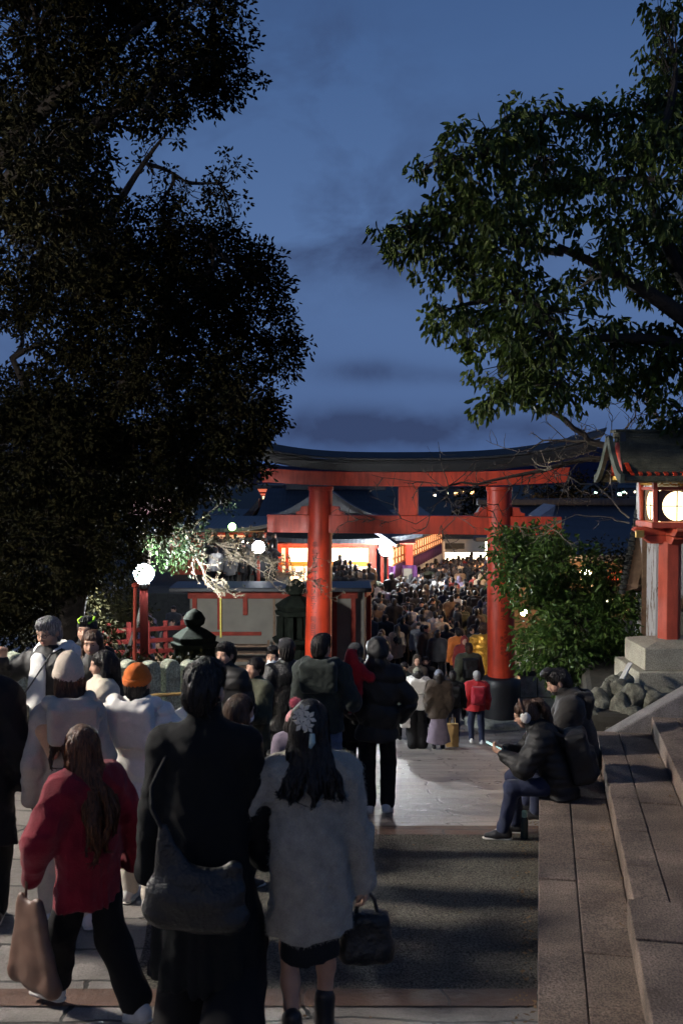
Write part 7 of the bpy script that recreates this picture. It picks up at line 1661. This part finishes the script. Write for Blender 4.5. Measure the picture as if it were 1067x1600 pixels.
# ------------------------------------------------------------------ the crowd beyond the gate: a few body types, each copied in its own clothes
M_OBJ = mat('crowd_cloth', (.1, .1, .1), .8, .2, 9, .25, 120, objcol=True, sheen=.1)
CT = []
def crowd_type(sk, H, hem, hair, hood=None, e=.045, hat=None, skirt=False, pack=False):
    s = skeleton(H, **sk); mats = []; fl = []
    def add(f, m): fl.append(f); mats.append(m)
    add(body_field(s), SKIN); j = jacket_field(s, hem, e, 1.08, .08, .06, collar=.3)
    if hood == 'up': hood_up(j, s)
    if hood == 'down': hood_down(j, s, 1.2)
    j.fn(wrinkle(.010, 1, H * 10))
    if pack: j.box(s.chest + _v((0, -.26, -.06)), (.13, .06, .19), .04, None, .02)
    add(j, M_OBJ); add(trousers_field(s, 1.15), C_TROU)
    sh = Fld()
    for q in (-1, 1): a, b_ = shoe_fields(s, q); sh.p += a.p + b_.p
    add(sh, M_DSHOE)
    if hair: add(hair_field(s, hair[0]), M_HAIR[hair[1]])
    if hat: f, q = beanie_fields(s); add(f, hat); add(q, hat)
    parts = (s, fl, mats)
    # one continuous surface, coloured by the nearest garment
    u = Fld(); u.p = [p for f in fl for p in f.p]
    los, his = zip(*[f.bbox() for f in fl]); lo = np.min(los, 0) - .06; hi = np.max(his, 0) + .06; h = .026; n = np.ceil((hi - lo) / h).astype(int) + 1
    X = np.stack(np.meshgrid(*[lo[i] + h * np.arange(n[i]) for i in range(3)], indexing='ij'), -1)
    F = np.full(n, .3)
    for f in fl: F = np.minimum(F, f.at(X))
    F[0] = F[-1] = .1; F[:, 0] = F[:, -1] = .1; F[:, :, 0] = F[:, :, -1] = .1
    V, Q = snets(F, lo, h, 1); C = V[Q].mean(1); D = np.stack([f.at(C) for f in fl], 1); mi = D.argmin(1)
    me = np_mesh('person', V, Q); um = []
    for m in mats: me.materials.append(m)
    me.polygons.foreach_set('material_index', mi.astype(np.int32)); me.polygons.foreach_set('use_smooth', np.ones(len(Q), dtype=bool))
    return me
wk = lambda a: {-1: (-.10, a, 0, 0, 0), 1: (.10, -a, 0, 0, 0)}
up = {-1: (-.10, .32, 1.36), 1: (.12, .30, 1.34)}
TYPES = [crowd_type(dict(feet=wk(.10)), 1.70, .80, ('short', 'black')), crowd_type(dict(fem=True, feet=wk(-.08)), 1.60, .62, ('long', 'black')), crowd_type(dict(), 1.74, .55, ('short', 'black'), e=.05),
         crowd_type(dict(fem=True, hyaw=.5), 1.58, .74, ('bob', 'brown'), hood='down'), crowd_type(dict(feet=wk(.06)), 1.70, .78, None, hood='up', e=.055), crowd_type(dict(hands=up, elbow={-1: (-1, -.3, -1), 1: (1, -.3, -1)}), 1.68, .78, ('short', 'black')),
         crowd_type(dict(hyaw=-.6), 1.66, .76, ('short', 'black'), hat=C_KBLACK), crowd_type(dict(hpitch=.3), 1.72, .80, ('short', 'black'), pack=True), crowd_type(dict(fem=True, hpitch=.2), 1.62, .45, ('bun', 'black'))]
PAL = [('black', (.014, .014, .016), 30), ('charcoal', (.035, .035, .038), 16), ('navy', (.016, .020, .045), 12), ('brown', (.055, .034, .022), 9), ('olive green', (.040, .044, .026), 6), ('grey', (.14, .14, .14), 7), ('beige', (.40, .31, .21), 7), ('white', (.62, .59, .55), 4), ('lilac', (.20, .16, .26), 3), ('red', (.26, .03, .025), 3), ('tan', (.26, .16, .09), 5)]
def pick(r, wts): return r.choices(range(len(wts)), wts)[0]
cr_ = random.Random(5); NCROWD = [0]
PLACED = [(root.location.x, root.location.y) for root in bpy.data.objects if root.name.startswith('person') and root.parent is None]
def crowd_person(x, y, face, where, col=None, typ=None, scale=None, z=None):
    ty = cr_.randrange(len(TYPES)) if typ is None else typ; c = PAL[pick(cr_, [p[2] for p in PAL])] if col is None else col
    o = bpy.data.objects.new('person', TYPES[ty]); COL.objects.link(o)
    o.location = (x, y, (ground(x, y) if z is None else z)); o.rotation_euler = (0, 0, face); k = (cr_.uniform(.93, 1.06)) if scale is None else scale; o.scale = (k * cr_.uniform(.96, 1.1), k * cr_.uniform(.96, 1.1), k)
    j = cr_.uniform(.75, 1.25); o.color = [min(1, v * j) for v in c[1]] + [1]
    lab = 'person in %s clothes packed in the crowd %s' % (c[0], where)
    tag(o, lab, 'person', 'people in %s clothes %s' % (c[0], where)); NCROWD[0] += 1; PLACED.append((x, y)); return o
def fill(n, reg, where, dmin, face, tries=6000, zfun=None):
    k = 0
    for _ in range(tries):
        if k >= n: break
        u, Y = reg(); x = ax(u, Y)
        if any((x - a) ** 2 + (Y - b) ** 2 < dmin * dmin for a, b in PLACED): continue
        crowd_person(x, Y, face(u, Y), where, z=None if zfun is None else zfun(x, Y)); k += 1
def away(u, Y): return cr_.gauss(0, .35) if cr_.random() < .72 else cr_.uniform(-math.pi, math.pi)
def region_main():
    while True:
        Y = 27.5 + 41 * cr_.random() ** .75; u = cr_.uniform(560, 775)
        if Y < 31.5 and u < 585: continue
        if Y < 47 and u < 566: continue
        if 615 < u < 660 and Y < 31: continue              # the open strip of ground
        if u < 600 and Y > 47: continue
        if Y > 48 and u < 611 + (Y - 47.5) * 4.8 + 12: continue
        return u, Y
fill(218, region_main, 'between gate and far stall', .50, away)
def region_counter(): return cr_.uniform(517, 585), cr_.uniform(38.5, 46)
fill(20, region_counter, 'before the lit shrine counter', .5, lambda u, Y: cr_.gauss(0, .3), zfun=lambda x, y: .95)
def region_left(): return cr_.uniform(225, 300), cr_.uniform(24, 36)
fill(22, region_left, 'under trees left of the cream wall', .6, lambda u, Y: math.pi + cr_.gauss(0, .9))
def region_upper(): return cr_.uniform(322, 432), cr_.uniform(39, 46)
fill(30, region_upper, 'behind the bare white branch', .55, away, zfun=lambda x, y: 1.9 + (y - 39) * .06)
# singled out figures
def single(u, vtop, Y, face, col, typ, label):
    x = ax(u, Y); g = ground(x, Y); H = az(vtop, Y) - g; o = crowd_person(x, Y, face, '', (label, col, 1), typ, max(.8, min(1.25, H / 1.7))); o['label'] = label; del o['group']; return o
single(580, 907, 41.0, 0, (.80, .78, .76), 4, 'person in a fluffy white hooded coat at the end of the cream wall')
single(693, 918, 47.0, 0, (.72, .70, .68), 4, 'person with a raised white hood in the middle of the crowd')
single(633, 902, 49.0, .2, (.55, .40, .22), 2, 'person in a tan coat left of a matching coat under the white notices')
single(640, 901, 49.6, -.1, (.55, .38, .20), 1, 'person in a tan coat right of a matching coat under the white notices')
single(660, 889, 53.0, .4, (.70, .64, .50), 0, 'person in a pale cream coat before the lattice gallery')
single(612, 898, 44.5, .1, (.012, .012, .014), 2, 'tall person in black beside the black lamp pole')
single(636, 960, 33.5, .0, (.014, .014, .016), 0, 'person in black standing on the open strip of ground')
single(659, 940, 37.5, math.pi, (.02, .02, .03), 0, 'person in black facing the viewer at the end of the open strip')
single(616, 938, 36.5, 0, (.016, .015, .016), 2, 'person in a long black coat on the left of the open strip')
# platform that carries the people at the shrine counter, and the terrace on the left
mb = MB(); mb.box((ax(505, 43), 43.0, .47), (7.2, 9.5, .94)); tag(mb.build('shrine_platform', M_DSTONE, bevel=.03), kind='structure')
mb = MB(); mb.box((ax(330, 43), 42.8, .93), (6.4, 8.6, 1.9)); tag(mb.build('terrace', M_DSTONE, bevel=.03), kind='structure')
